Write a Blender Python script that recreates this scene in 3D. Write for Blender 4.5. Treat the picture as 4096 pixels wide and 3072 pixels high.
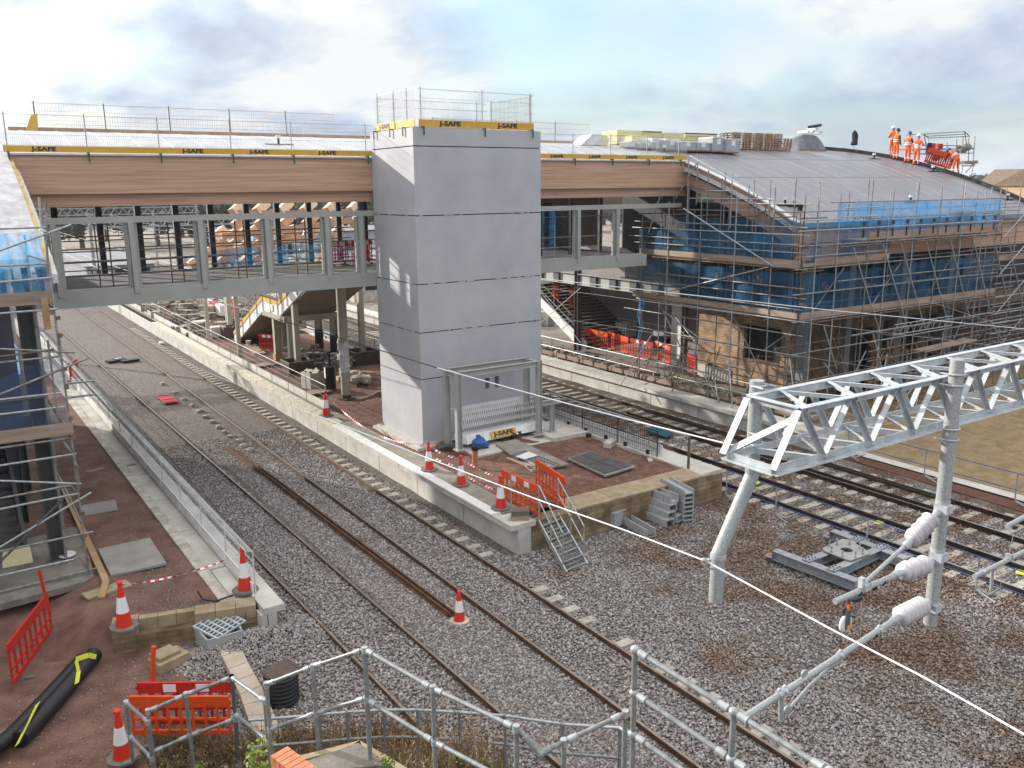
import bpy, math, random
import numpy as np
from mathutils import Vector, Matrix
random.seed(7); rng=np.random.default_rng(7)
for o in list(bpy.data.objects): bpy.data.objects.remove(o)
C=bpy.context.scene; COL=C.collection
# ---------------- camera
FPX=3480.13; YAW,PITCH,ROLL=0.58377829,0.22218242,-0.00955453; H=10.0
def cam_axes():
    cy,sy=math.cos(YAW),math.sin(YAW); cp,sp=math.cos(PITCH),math.sin(PITCH)
    f=Vector((sy*cp,cy*cp,-sp)); r=Vector((cy,-sy,0)); u=r.cross(f)
    c,s=math.cos(ROLL),math.sin(ROLL)
    return c*r+s*u, -s*r+c*u, f
RT,UP,FW=cam_axes(); EYE=Vector((0,0,H))
cd=bpy.data.cameras.new('camera'); cam=bpy.data.objects.new('camera',cd); COL.objects.link(cam)
cd.sensor_width=36; cd.lens=FPX/4096*36; cd.clip_end=6000; cd.clip_start=.1
cam.matrix_world=Matrix(((RT.x,UP.x,-FW.x,0),(RT.y,UP.y,-FW.y,0),(RT.z,UP.z,-FW.z,H),(0,0,0,1)))
C.camera=cam
# points of the photograph turned into places: on a level plane, on a plane x=const or y=const, or at a distance
def ray(px,py): return RT*((px-2048)/FPX)+UP*(-(py-1536)/FPX)+FW
def PZ(px,py,z=0.0): d=ray(px,py); return EYE+d*((z-H)/d.z)
def PX(px,py,x): d=ray(px,py); return EYE+d*(x/d.x)
def PY(px,py,y): d=ray(px,py); return EYE+d*(y/d.y)
def PD(px,py,t): return EYE+ray(px,py)*t
# ---------------- world
w=bpy.data.worlds.new('World'); C.world=w; w.use_nodes=True
nt=w.node_tree; N=nt.nodes; L=nt.links; N.clear()
SUN_EL=math.radians(18.1); SUN_ROT=math.atan2(-.483,.875)
sky=N.new('ShaderNodeTexSky'); sky.sky_type='NISHITA'; sky.sun_disc=False; sky.sun_elevation=SUN_EL; sky.sun_rotation=SUN_ROT
sky.altitude=100; sky.air_density=1.2; sky.dust_density=1.5
tc=N.new('ShaderNodeTexCoord'); 
sp=N.new('ShaderNodeSeparateXYZ'); L.new(tc.outputs['Generated'],sp.inputs[0])
def wm(op,a,b=None,clamp=False):
    n=N.new('ShaderNodeMath'); n.operation=op; n.use_clamp=clamp
    for i,q in enumerate((a,b)):
        if q is None: continue
        if isinstance(q,(int,float)): n.inputs[i].default_value=q
        else: L.new(q,n.inputs[i])
    return n.outputs[0]
zc=wm('ADD',wm('MAXIMUM',sp.outputs[2],0.0),0.26)
cx=wm('DIVIDE',sp.outputs[0],zc); cy_=wm('DIVIDE',sp.outputs[1],zc)
cb=N.new('ShaderNodeCombineXYZ'); L.new(cx,cb.inputs[0]); L.new(cy_,cb.inputs[1]); cb.inputs[2].default_value=3.3
def wnoise(scale,detail,rough,off=0):
    mp=N.new('ShaderNodeMapping'); L.new(cb.outputs[0],mp.inputs[0]); mp.inputs['Location'].default_value=(off,off*.7,off*.3)
    n=N.new('ShaderNodeTexNoise'); n.inputs['Scale'].default_value=scale; n.inputs['Detail'].default_value=detail; n.inputs['Roughness'].default_value=rough
    n.inputs['Distortion'].default_value=.35
    L.new(mp.outputs[0],n.inputs['Vector']); return n.outputs[0]
def wramp(fac,stops):
    r=N.new('ShaderNodeValToRGB'); e=r.color_ramp.elements
    while len(e)<len(stops): e.new(.5)
    for i,(p,c) in enumerate(stops): e[i].position=p; e[i].color=(*c,1)
    L.new(fac,r.inputs[0]); return r.outputs[0]
def wmix(f,a,b):
    m=N.new('ShaderNodeMix'); m.data_type='RGBA'
    for i,q in ((0,f),(6,a),(7,b)):
        if isinstance(q,(int,float)): m.inputs[i].default_value=q
        elif isinstance(q,tuple): m.inputs[i].default_value=(*q,1)
        else: L.new(q,m.inputs[i])
    return m.outputs[2]
n1=wnoise(.9,5,.52,3.1); n2=wnoise(1.05,7,.58,11.2)
cover=wramp(n1,[(.34,(.12,.12,.12)),(.50,(1,1,1))])          # how much of the sky is cloud
toward=wm('ADD',wm('MULTIPLY',sp.outputs[0],-.483),wm('MULTIPLY',sp.outputs[1],.875))   # clouds are brighter on the sun's side
cover=wm('MAXIMUM',cover,wm('SUBTRACT',1.0,wm('MULTIPLY',sp.outputs[2],6.5)),True)
shade=wramp(wm('ADD',n2,wm('MULTIPLY',wm('SUBTRACT',toward,.38),.20)),[(.40,(1.7,2.1,2.75)),(.49,(2.5,2.85,3.35)),(.57,(3.55,3.68,3.75))])   # grey bellies to white tops
vm=N.new('ShaderNodeVectorMath'); vm.operation='MULTIPLY'; L.new(sky.outputs[0],vm.inputs[0]); vm.inputs[1].default_value=(.70,.82,1.0)
zen=wm('ADD',wm('MULTIPLY',wm('SMOOTH_MIN',wm('MAXIMUM',wm('SUBTRACT',sp.outputs[2],.16),0.0),.5),2.6),1.0)
hi=wm('MULTIPLY',wm('SUBTRACT',sp.outputs[2],.22),2.6,True)
vz=N.new('ShaderNodeVectorMath'); vz.operation='SCALE'; L.new(wmix(hi,wmix(cover,vm.outputs[0],shade),(3.2,3.17,3.14)),vz.inputs[0]); L.new(zen,vz.inputs['Scale'])
col=vz.outputs[0]
bg=N.new('ShaderNodeBackground'); L.new(col,bg.inputs[0]); bg.inputs[1].default_value=.098
wo=N.new('ShaderNodeOutputWorld'); L.new(bg.outputs[0],wo.inputs[0])
# ---------------- sun
sl=bpy.data.lights.new('sun','SUN'); sl.energy=2.5; sl.angle=math.radians(.8); sl.color=(1,.94,.85)
so=bpy.data.objects.new('sun',sl); COL.objects.link(so)
sd=Vector((-.483*math.cos(SUN_EL),.875*math.cos(SUN_EL),math.sin(SUN_EL)))
so.rotation_euler=sd.to_track_quat('Z','Y').to_euler(); so.location=(0,0,60)
C.view_settings.view_transform='Standard'; C.view_settings.look='None'; C.view_settings.exposure=1.4; C.view_settings.gamma=1
C.render.engine='CYCLES'; C.cycles.max_bounces=6; C.cycles.transparent_max_bounces=24
# ---------------- materials
MC={}
def M(name,c1,c2=None,scale=6,rough=.7,metal=0,bump=0,bscale=None,detail=4,stretch=None,spec=.4,lo=.35,hi=.65):
    if name in MC: return MC[name]
    m=bpy.data.materials.new(name); m.use_nodes=True; t=m.node_tree; b=t.nodes['Principled BSDF']
    b.inputs['Roughness'].default_value=rough; b.inputs['Metallic'].default_value=metal; b.inputs['Specular IOR Level'].default_value=spec
    b.inputs['Base Color'].default_value=(*c1,1)
    if c2 is not None or bump:
        tc=t.nodes.new('ShaderNodeTexCoord'); mp=t.nodes.new('ShaderNodeMapping'); t.links.new(tc.outputs['Object'],mp.inputs[0])
        if stretch: mp.inputs['Scale'].default_value=stretch
        if c2 is not None:
            n=t.nodes.new('ShaderNodeTexNoise'); n.inputs['Scale'].default_value=scale; n.inputs['Detail'].default_value=detail; n.inputs['Roughness'].default_value=.62
            t.links.new(mp.outputs[0],n.inputs['Vector'])
            r=t.nodes.new('ShaderNodeValToRGB'); r.color_ramp.elements[0].position=lo; r.color_ramp.elements[1].position=hi
            r.color_ramp.elements[0].color=(*c1,1); r.color_ramp.elements[1].color=(*c2,1)
            t.links.new(n.outputs[0],r.inputs[0]); t.links.new(r.outputs[0],b.inputs['Base Color'])
        if bump:
            n2=t.nodes.new('ShaderNodeTexNoise'); n2.inputs['Scale'].default_value=bscale or scale*3; n2.inputs['Detail'].default_value=5
            t.links.new(mp.outputs[0],n2.inputs['Vector'])
            bp=t.nodes.new('ShaderNodeBump'); bp.inputs['Strength'].default_value=min(1,bump); bp.inputs['Distance'].default_value=.02*max(1,bump)
            t.links.new(n2.outputs[0],bp.inputs['Height']); t.links.new(bp.outputs[0],b.inputs['Normal'])
    MC[name]=m; return m
def patchfac(t,tc,pscale,plo,phi):
    # brown staining grows towards the right hand side of the yard, in ragged patches
    n=t.nodes.new('ShaderNodeTexNoise'); n.inputs['Scale'].default_value=pscale; n.inputs['Detail'].default_value=8; n.inputs['Roughness'].default_value=.65; t.links.new(tc.outputs['Object'],n.inputs['Vector'])
    s=t.nodes.new('ShaderNodeSeparateXYZ'); t.links.new(tc.outputs['Object'],s.inputs[0])
    mr=t.nodes.new('ShaderNodeMapRange'); mr.inputs['From Min'].default_value=11; mr.inputs['From Max'].default_value=17; mr.inputs['To Min'].default_value=-.10; mr.inputs['To Max'].default_value=.07; t.links.new(s.outputs[0],mr.inputs[0])
    a=t.nodes.new('ShaderNodeMath'); a.operation='ADD'; t.links.new(n.outputs[0],a.inputs[0]); t.links.new(mr.outputs[0],a.inputs[1])
    pr=t.nodes.new('ShaderNodeValToRGB'); pr.color_ramp.elements[0].position=plo; pr.color_ramp.elements[1].position=phi; t.links.new(a.outputs[0],pr.inputs[0]); return pr
def gravel(name,cols,patch,size=26,pscale=.35,plo=.5,phi=.62):
    """crushed stone: one colour per stone, gaps darkened with painted shade, large patches of another tint"""
    m=bpy.data.materials.new(name); m.use_nodes=True; t=m.node_tree; b=t.nodes['Principled BSDF']; b.inputs['Roughness'].default_value=.85; b.inputs['Specular IOR Level'].default_value=.25
    tc=t.nodes.new('ShaderNodeTexCoord')
    v=t.nodes.new('ShaderNodeTexVoronoi'); v.inputs['Scale'].default_value=size; t.links.new(tc.outputs['Object'],v.inputs['Vector'])
    s=t.nodes.new('ShaderNodeSeparateColor'); t.links.new(v.outputs['Color'],s.inputs[0])
    r=t.nodes.new('ShaderNodeValToRGB'); e=r.color_ramp.elements
    while len(e)<len(cols): e.new(.5)
    for i,c in enumerate(cols): e[i].position=i/(len(cols)-1); e[i].color=(*c,1)
    t.links.new(s.outputs[0],r.inputs[0])
    pr=patchfac(t,tc,pscale,plo,phi)
    mx=t.nodes.new('ShaderNodeMix'); mx.data_type='RGBA'; mx.blend_type='MULTIPLY'; t.links.new(pr.outputs[0],mx.inputs[0]); t.links.new(r.outputs[0],mx.inputs[6]); mx.inputs[7].default_value=(*patch,1)
    d=t.nodes.new('ShaderNodeValToRGB'); d.color_ramp.elements[0].position=.3; d.color_ramp.elements[0].color=(1,1,1,1); d.color_ramp.elements[1].position=.75; d.color_ramp.elements[1].color=(.35,.33,.31,1)  # shade between the stones, put into the colour at the cell edges
    t.links.new(v.outputs['Distance'],d.inputs[0])
    mx2=t.nodes.new('ShaderNodeMix'); mx2.data_type='RGBA'; mx2.blend_type='MULTIPLY'; mx2.inputs[0].default_value=1; t.links.new(mx.outputs[2],mx2.inputs[6]); t.links.new(d.outputs[0],mx2.inputs[7])
    t.links.new(mx2.outputs[2],b.inputs['Base Color'])
    bp=t.nodes.new('ShaderNodeBump'); bp.inputs['Strength'].default_value=.9; bp.inputs['Distance'].default_value=.03; bp.invert=True
    t.links.new(v.outputs['Distance'],bp.inputs['Height']); t.links.new(bp.outputs[0],b.inputs['Normal'])
    MC[name]=m; return m
def stone_mat(name,cols,patch,pscale=.35,plo=.5,phi=.62):
    m=bpy.data.materials.new(name); m.use_nodes=True; t=m.node_tree; b=t.nodes['Principled BSDF']; b.inputs['Roughness'].default_value=.85; b.inputs['Specular IOR Level'].default_value=.25
    g=t.nodes.new('ShaderNodeNewGeometry'); r=t.nodes.new('ShaderNodeValToRGB'); e=r.color_ramp.elements
    while len(e)<len(cols): e.new(.5)
    for i,c in enumerate(cols): e[i].position=i/(len(cols)-1); e[i].color=(*c,1)
    t.links.new(g.outputs['Random Per Island'],r.inputs[0])
    tc=t.nodes.new('ShaderNodeTexCoord'); pr=patchfac(t,tc,pscale,plo,phi)
    mx=t.nodes.new('ShaderNodeMix'); mx.data_type='RGBA'; mx.blend_type='MULTIPLY'; t.links.new(pr.outputs[0],mx.inputs[0]); t.links.new(r.outputs[0],mx.inputs[6]); mx.inputs[7].default_value=(*patch,1)
    t.links.new(mx.outputs[2],b.inputs['Base Color']); MC[name]=m; return m
def brickmat(name,c1,c2,mortar,sx,sy,ax='X',bump=.3,ms=.02):
    """masonry laid in courses; ax is the direction the wall runs"""
    m=bpy.data.materials.new(name); m.use_nodes=True; t=m.node_tree; b=t.nodes['Principled BSDF']; b.inputs['Roughness'].default_value=.85
    tc=t.nodes.new('ShaderNodeTexCoord'); s=t.nodes.new('ShaderNodeSeparateXYZ'); t.links.new(tc.outputs['Object'],s.inputs[0])
    c=t.nodes.new('ShaderNodeCombineXYZ'); t.links.new(s.outputs[0 if ax=='X' else 1],c.inputs[0]); t.links.new(s.outputs[2],c.inputs[1])
    br=t.nodes.new('ShaderNodeTexBrick'); t.links.new(c.outputs[0],br.inputs['Vector'])
    br.inputs['Color1'].default_value=(*c1,1); br.inputs['Color2'].default_value=(*c2,1); br.inputs['Mortar'].default_value=(*mortar,1)
    br.inputs['Scale'].default_value=1; br.inputs['Brick Width'].default_value=sx; br.inputs['Row Height'].default_value=sy; br.inputs['Mortar Size'].default_value=ms
    n=t.nodes.new('ShaderNodeTexNoise'); n.inputs['Scale'].default_value=2.2; n.inputs['Detail'].default_value=6; t.links.new(tc.outputs['Object'],n.inputs['Vector'])
    r=t.nodes.new('ShaderNodeValToRGB'); r.color_ramp.elements[0].color=(.42,.38,.34,1); r.color_ramp.elements[0].position=.33; r.color_ramp.elements[1].color=(1.1,1.1,1.05,1); r.color_ramp.elements[1].position=.7; t.links.new(n.outputs[0],r.inputs[0])
    mx=t.nodes.new('ShaderNodeMix'); mx.data_type='RGBA'; mx.blend_type='MULTIPLY'; mx.inputs[0].default_value=1; t.links.new(br.outputs[0],mx.inputs[6]); t.links.new(r.outputs[0],mx.inputs[7])
    t.links.new(mx.outputs[2],b.inputs['Base Color'])
    bp=t.nodes.new('ShaderNodeBump'); bp.inputs['Strength'].default_value=bump; bp.inputs['Distance'].default_value=.02; bp.invert=True; t.links.new(br.outputs['Fac'],bp.inputs['Height']); t.links.new(bp.outputs[0],b.inputs['Normal'])
    MC[name]=m; return m
def netmat(name,colr,alpha,scale=2.0,var=.3):
    """fine woven netting: lets part of the light through"""
    m=bpy.data.materials.new(name); m.use_nodes=True; t=m.node_tree; b=t.nodes['Principled BSDF']; b.inputs['Base Color'].default_value=(*colr,1); b.inputs['Roughness'].default_value=.7
    tr=t.nodes.new('ShaderNodeBsdfTransparent'); mx=t.nodes.new('ShaderNodeMixShader'); out=t.nodes['Material Output']
    tl=t.nodes.new('ShaderNodeBsdfTranslucent'); tl.inputs[0].default_value=(*colr,1); m2=t.nodes.new('ShaderNodeMixShader'); m2.inputs[0].default_value=.45
    t.links.new(b.outputs[0],m2.inputs[1]); t.links.new(tl.outputs[0],m2.inputs[2])
    tc=t.nodes.new('ShaderNodeTexCoord'); n=t.nodes.new('ShaderNodeTexNoise'); n.inputs['Scale'].default_value=scale; n.inputs['Detail'].default_value=4; t.links.new(tc.outputs['Object'],n.inputs['Vector'])
    mr=t.nodes.new('ShaderNodeMapRange'); mr.inputs['From Min'].default_value=.3; mr.inputs['From Max'].default_value=.7; mr.inputs['To Min'].default_value=max(0,alpha-var); mr.inputs['To Max'].default_value=min(1,alpha+var); t.links.new(n.outputs[0],mr.inputs[0])
    t.links.new(mr.outputs[0],mx.inputs[0]); t.links.new(tr.outputs[0],mx.inputs[1]); t.links.new(m2.outputs[0],mx.inputs[2]); t.links.new(mx.outputs[0],out.inputs[0])
    MC[name]=m; return m
GREYSTONE=[(.13,.118,.11),(.22,.193,.182),(.275,.248,.234),(.34,.31,.295),(.25,.205,.19),(.42,.385,.365),(.31,.28,.268),(.52,.49,.465)]
m_bal=gravel('granite ballast',[(c[0]*.70,c[1]*.68,c[2]*.67) for c in GREYSTONE],(.66,.50,.38),pscale=.55,plo=.50,phi=.62)
m_balr=m_bal
m_stone=stone_mat('loose granite stones',[(c[0]*.98,c[1]*.98,c[2]*.98) for c in GREYSTONE],(.70,.56,.45),pscale=.55,plo=.50,phi=.62)
m_stoner=m_stone
m_earth=M('red earth',(.095,.045,.03),(.185,.10,.07),scale=3.2,rough=.95,bump=1.4,bscale=18,detail=8)
m_earth2=M('dark red earth',(.095,.048,.034),(.20,.115,.087),scale=1.4,rough=.95,bump=1.4,bscale=22,detail=9)
m_sand=M('ochre sand',(.19,.135,.07),(.29,.215,.12),scale=2.2,rough=.95,bump=2.2,bscale=12,detail=10,lo=.35,hi=.65)
m_conc=M('smooth grey concrete',(.35,.355,.38),(.45,.455,.47),scale=.5,rough=.62,bump=.12,bscale=30,detail=7,lo=.32,hi=.68)
m_pale=M('pale concrete',(.40,.38,.34),(.55,.53,.48),scale=1.3,rough=.8,bump=.25,bscale=25)
m_paledirt=M('stained pale concrete',(.30,.27,.22),(.55,.52,.46),scale=2.6,rough=.85,bump=.3,bscale=20)
m_pave=M('grey paving slab',(.20,.18,.15),(.29,.27,.23),scale=2,rough=.85,bump=.2)
m_joint=M('dark joint',(.03,.03,.03),rough=.9)
m_white=M('white paint',(.74,.74,.73),(.62,.62,.60),scale=3,rough=.5)
m_steel=M('grey painted steel',(.33,.335,.31),(.375,.38,.355),scale=1.2,rough=.45,spec=.4)
m_dsteel=M('dark grey steel',(.060,.068,.066),(.085,.09,.088),scale=2,rough=.5)
m_galv=M('galvanised steel',(.27,.29,.30),(.43,.45,.46),scale=9,rough=.42,metal=.35,detail=6)
m_truss=M('new galvanised steel',(.34,.365,.385),(.50,.53,.55),scale=5,rough=.5,metal=.15,detail=5)
m_tube=M('scaffold tube steel',(.15,.14,.128),(.34,.33,.315),scale=4,rough=.5,metal=.4,detail=5)
m_rust=M('rusty scaffold tube',(.13,.07,.045),(.22,.16,.12),scale=6,rough=.7,metal=.2)
m_handrail=M('galvanised handrail tube',(.16,.17,.17),(.27,.28,.28),scale=14,rough=.5,metal=.3,detail=6)
m_glulam=M('glulam timber',(.38,.215,.14),(.57,.37,.255),scale=3.0,rough=.6,stretch=(.12,1,6.5),detail=8,bump=.1)
m_glulamY=M('glulam timber along the slope',(.30,.19,.14),(.40,.27,.20),scale=3.0,rough=.6,stretch=(1,.14,4.5),detail=7)
m_lattice=M('sun-painted glulam lattice',(.58,.42,.29),(.74,.58,.43),scale=2.5,rough=.6)  # timber lightened so its faces look sunlit; the sun is in the colour
m_board=M('scaffold board timber',(.22,.155,.115),(.36,.27,.21),scale=1.5,rough=.8,stretch=(.3,.3,4),detail=6)
m_ply=M('brown plywood',(.30,.18,.09),(.40,.26,.14),scale=2,rough=.7)
m_railrust=M('rusted rail steel',(.075,.038,.022),(.15,.085,.052),scale=4,rough=.75,metal=.2,detail=6)
m_raildark=M('dark rail steel',(.030,.018,.013),(.065,.038,.026),scale=3,rough=.6,metal=.3)
m_railtop=M('worn rail head',(.20,.15,.12),(.30,.25,.21),scale=5,rough=.4,metal=.5)
m_railshine=M('polished rail head',(.35,.34,.33),(.5,.49,.48),scale=5,rough=.25,metal=.8)
m_sleeper=M('concrete sleeper',(.30,.27,.23),(.42,.39,.34),scale=5,rough=.9,bump=.3)
m_yellow=M('yellow board',(.55,.31,.03),(.62,.36,.05),scale=3,rough=.5)
m_membw=M('white roof membrane',(.40,.41,.43),(.55,.56,.58),scale=1.5,rough=.45)
m_membg=M('grey roof membrane',(.15,.147,.165),(.205,.197,.215),scale=.8,rough=.42,detail=7,bump=.1,stretch=(1,.25,1))
m_seam=M('membrane lap seam',(.46,.46,.48),rough=.5)
m_green=M('green clamp',(.02,.10,.055),rough=.6)
m_black=M('black plastic',(.012,.013,.016),rough=.42)
m_orange=M('orange plastic',(.68,.085,.015),(.60,.06,.012),scale=8,rough=.45)
m_redp=M('red plastic',(.50,.025,.018),(.42,.02,.015),scale=6,rough=.45)
m_cone=M('red cone plastic',(.62,.035,.015),rough=.45)
m_refl=M('white reflective band',(.72,.73,.76),rough=.35)
m_rubber=M('grey rubber base',(.12,.11,.10),(.18,.17,.155),scale=10,rough=.8)
m_tapew=M('white tape',(.75,.72,.72),rough=.5); m_taper=M('red tape',(.55,.03,.04),rough=.5)
m_ytape=M('lime yellow tape',(.60,.64,.05),rough=.5)
m_stonewall=brickmat('weathered stone courses',(.235,.165,.095),(.33,.245,.145),(.17,.125,.075),.44,.15,'X',.35,.011)
m_stonetop=M('stone coping',(.235,.18,.11),(.35,.285,.19),scale=2.4,rough=.9,bump=.4,bscale=20)
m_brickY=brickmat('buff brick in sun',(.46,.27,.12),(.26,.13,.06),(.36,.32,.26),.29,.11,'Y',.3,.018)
m_brickX=brickmat('buff brick front in painted shade',(.22,.115,.055),(.12,.06,.03),(.16,.13,.10),.29,.11,'X',.3,.018)  # darker copy of the side wall brick, the front's shade painted in
m_redbrick=M('red brick',(.46,.15,.075),(.56,.22,.12),scale=14,rough=.8)
m_net=netmat('blue debris netting',(.03,.18,.36),.40,1.4,.26)
m_netb=netmat('bright blue debris netting',(.05,.24,.50),.58,1.5,.25)
m_hiv=M('orange hi-vis cloth',(.90,.15,.025),(.74,.11,.02),scale=9,rough=.8)
m_skin=M('skin',(.42,.24,.17),rough=.6); m_dark=M('dark cloth',(.025,.027,.035),rough=.9)
m_blueh=M('blue helmet plastic',(.03,.08,.35),rough=.35)
m_ins=M('white insulator',(.50,.48,.50),(.58,.56,.58),scale=8,rough=.35)
m_bluerope=M('blue coated rail',(.03,.085,.25),(.05,.12,.32),scale=12,rough=.5)
m_wire=M('white covered wire',(.78,.79,.80),rough=.4); m_dwire=M('dark cable',(.05,.05,.055),rough=.5)
m_glass=M('dark glazing',(.012,.02,.028),rough=.25,spec=.35)
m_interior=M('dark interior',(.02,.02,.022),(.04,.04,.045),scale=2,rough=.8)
m_soffit=M('tan soffit',(.23,.19,.15),(.28,.235,.19),scale=1,rough=.8)
m_cream=M('insulation board',(.62,.55,.30),(.68,.62,.38),scale=6,rough=.8)
m_wrap=M('white plastic wrap',(.66,.67,.68),(.5,.5,.52),scale=4,rough=.35)
m_pallet=M('pallet wood',(.20,.12,.075),(.32,.21,.14),scale=5,rough=.85)
m_tarp=M('grey tarpaulin',(.13,.135,.15),(.20,.205,.22),scale=3,rough=.5,bump=.5)
m_weed=M('dry weed stems',(.16,.10,.05),(.28,.19,.10),scale=2,rough=.9)
m_leafg=M('green weed leaves',(.12,.19,.05),(.22,.28,.07),scale=5,rough=.8)
m_grate=M('plastic grey lattice',(.30,.31,.31),(.36,.37,.37),scale=9,rough=.6)
m_tealcov=M('teal cover sheet',(.02,.10,.13),rough=.5)
m_hill=M('hazy hill fields',(.17,.19,.13),(.24,.24,.20),scale=.01,rough=1)
m_tree=M('dark tree leaves',(.045,.06,.03),(.10,.095,.05),scale=.8,rough=1)
m_bark=M('bark',(.09,.07,.05),rough=1)
m_fg=M('weathered gantry steel',(.22,.23,.235),(.30,.31,.315),scale=2,rough=.6)
m_wet=M('dull yard ground',(.17,.14,.115),(.27,.235,.20),scale=.25,rough=.9,detail=8)
m_roofslate=M('brown roof tiles',(.14,.10,.07),(.19,.14,.10),scale=2,rough=.8)
m_buff=M('buff house brick',(.42,.30,.16),(.50,.37,.21),scale=3,rough=.85)
# ---------------- mesh building
X_,Y_,Z_=Vector((1,0,0)),Vector((0,1,0)),Vector((0,0,1))
class MB:
    def __init__(s): s.v=[];s.f=[];s.s=[];s.m=[];s.cm=0
    def _a(s,vs,fs,sm=False):
        n=len(s.v); s.v+=[tuple(q) for q in vs]
        for f in fs: s.f.append(tuple(i+n for i in f)); s.s.append(sm); s.m.append(s.cm)
        return s
    def hexa(s,p): return s._a(p,[(0,3,2,1),(4,5,6,7),(0,1,5,4),(1,2,6,5),(2,3,7,6),(3,0,4,7)])
    def box(s,x0,y0,z0,x1,y1,z1):
        return s.hexa([(x0,y0,z0),(x1,y0,z0),(x1,y1,z0),(x0,y1,z0),(x0,y0,z1),(x1,y0,z1),(x1,y1,z1),(x0,y1,z1)])
    def cbox(s,c,sx,sy,sz,rz=0,tilt=None):
        R=Matrix.Rotation(rz,3,'Z')
        if tilt is not None: R=R@tilt
        c=Vector(c); P=[]
        for dz in (-1,1):
            for dx,dy in ((-1,-1),(1,-1),(1,1),(-1,1)): P.append(c+R@Vector((dx*sx/2,dy*sy/2,dz*sz/2)))
        return s.hexa(P)
    def frame(s,p,q,up=Z_):
        p=Vector(p);q=Vector(q);d=(q-p).normalized(); u=Vector(up)
        a=d.cross(u)
        if a.length<1e-4: a=d.cross(X_ if abs(d.x)<.9 else Y_)
        a.normalize(); b=a.cross(d); return p,q,a,b
    def beam(s,p,q,w,h,up=Z_,ow=0,oh=0):
        p,q,a,b=s.frame(p,q,up); o=a*ow+b*oh; a=a*(w/2); b=b*(h/2)
        return s.hexa([p-a-b+o,p+a-b+o,p+a+b+o,p-a+b+o,q-a-b+o,q+a-b+o,q+a+b+o,q-a+b+o])
    def ibeam(s,p,q,h,w,t=.015,up=Z_):
        s.beam(p,q,w,t,up,oh=h/2-t/2); s.beam(p,q,w,t,up,oh=-h/2+t/2); return s.beam(p,q,t*.8,h-2*t,up)
    def angle(s,p,q,w,t=.01,up=Z_,sx=1,sy=1):
        s.beam(p,q,w,t,up,oh=sy*w/2); return s.beam(p,q,t,w-t,up,ow=sx*(w/2-t/2),oh=-sy*t/2)
    def tube(s,p,q,r,n=8,r2=None,cap=True):
        p,q,a,b=s.frame(p,q); r2=r if r2 is None else r2
        vs=[p+(a*math.cos(2*math.pi*i/n)+b*math.sin(2*math.pi*i/n))*r for i in range(n)]+[q+(a*math.cos(2*math.pi*i/n)+b*math.sin(2*math.pi*i/n))*r2 for i in range(n)]
        s._a(vs,[(i,n+i,n+(i+1)%n,(i+1)%n) for i in range(n)],True)
        if cap: s._a(vs[:n],[tuple(range(n))]); s._a(vs[n:],[tuple(range(n-1,-1,-1))])
        return s
    def path(s,pts,r,n=8):
        for i in range(len(pts)-1): s.tube(pts[i],pts[i+1],r,n)
        for q in pts[1:-1]: s.ball(q,r*1.02,6,8)
        return s
    def ball(s,c,r,nr=6,n=10,sz=1):
        c=Vector(c); vs=[c+Vector((0,0,r*sz))]
        for i in range(1,nr):
            t=math.pi*i/nr
            for j in range(n): vs.append(c+Vector((r*math.sin(t)*math.cos(2*math.pi*j/n),r*math.sin(t)*math.sin(2*math.pi*j/n),r*math.cos(t)*sz)))
        vs.append(c-Vector((0,0,r*sz))); fs=[(0,1+j,1+(j+1)%n) for j in range(n)]
        for i in range(nr-2):
            for j in range(n): a=1+i*n+j;b=1+i*n+(j+1)%n; fs.append((a,a+n,b+n,b))
        e=len(vs)-1; k=1+(nr-2)*n; fs+=[(k+j,e,k+(j+1)%n) for j in range(n)]
        return s._a(vs,fs,True)
    def lathe(s,prof,p,d=Z_,n=16,smooth=True):
        p=Vector(p); d=Vector(d).normalized(); a=d.cross(X_ if abs(d.x)<.9 else Y_).normalized(); b=d.cross(a); vs=[]
        for r,h in prof:
            for j in range(n): t=2*math.pi*j/n; vs.append(p+d*h+(a*math.cos(t)+b*math.sin(t))*r)
        fs=[(i*n+j,i*n+(j+1)%n,(i+1)*n+(j+1)%n,(i+1)*n+j) for i in range(len(prof)-1) for j in range(n)]
        s._a(vs,fs,smooth); k=len(prof)-1
        s._a(vs[:n],[tuple(range(n-1,-1,-1))]); return s._a(vs[k*n:],[tuple(range(n))])
    def prism(s,pts,d):
        n=len(pts); d=Vector(d); P=[Vector(q) for q in pts]
        return s._a(P+[q+d for q in P],[tuple(range(n-1,-1,-1)),tuple(range(n,2*n))]+[(i,(i+1)%n,n+(i+1)%n,n+i) for i in range(n)])
    def poly(s,pts): return s._a(pts,[tuple(range(len(pts)))])
    def grid(s,nx,ny,fn,sm=True):
        vs=[fn(i/nx,j/ny) for j in range(ny+1) for i in range(nx+1)]
        return s._a(vs,[(j*(nx+1)+i,j*(nx+1)+i+1,(j+1)*(nx+1)+i+1,(j+1)*(nx+1)+i) for j in range(ny) for i in range(nx)],sm)
    def obj(s,name,mat,parent=None,smooth=None):
        me=bpy.data.meshes.new(name); off=parent.matrix_world.translation if parent and parent.matrix_world.translation.length>0 else Vector((0,0,0))
        off=ORG.get(parent.name,Vector((0,0,0))) if parent else off
        me.from_pydata([(a-off.x,b-off.y,c-off.z) for a,b,c in s.v],[],s.f)
        me.polygons.foreach_set('use_smooth',s.s)
        for m_ in (mat if isinstance(mat,(list,tuple)) else [mat]): me.materials.append(m_)
        me.polygons.foreach_set('material_index',s.m)
        o=bpy.data.objects.new(name,me); COL.objects.link(o)
        if parent: o.parent=parent; ORG[o.name]=off
        return o
ORG={}
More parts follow.
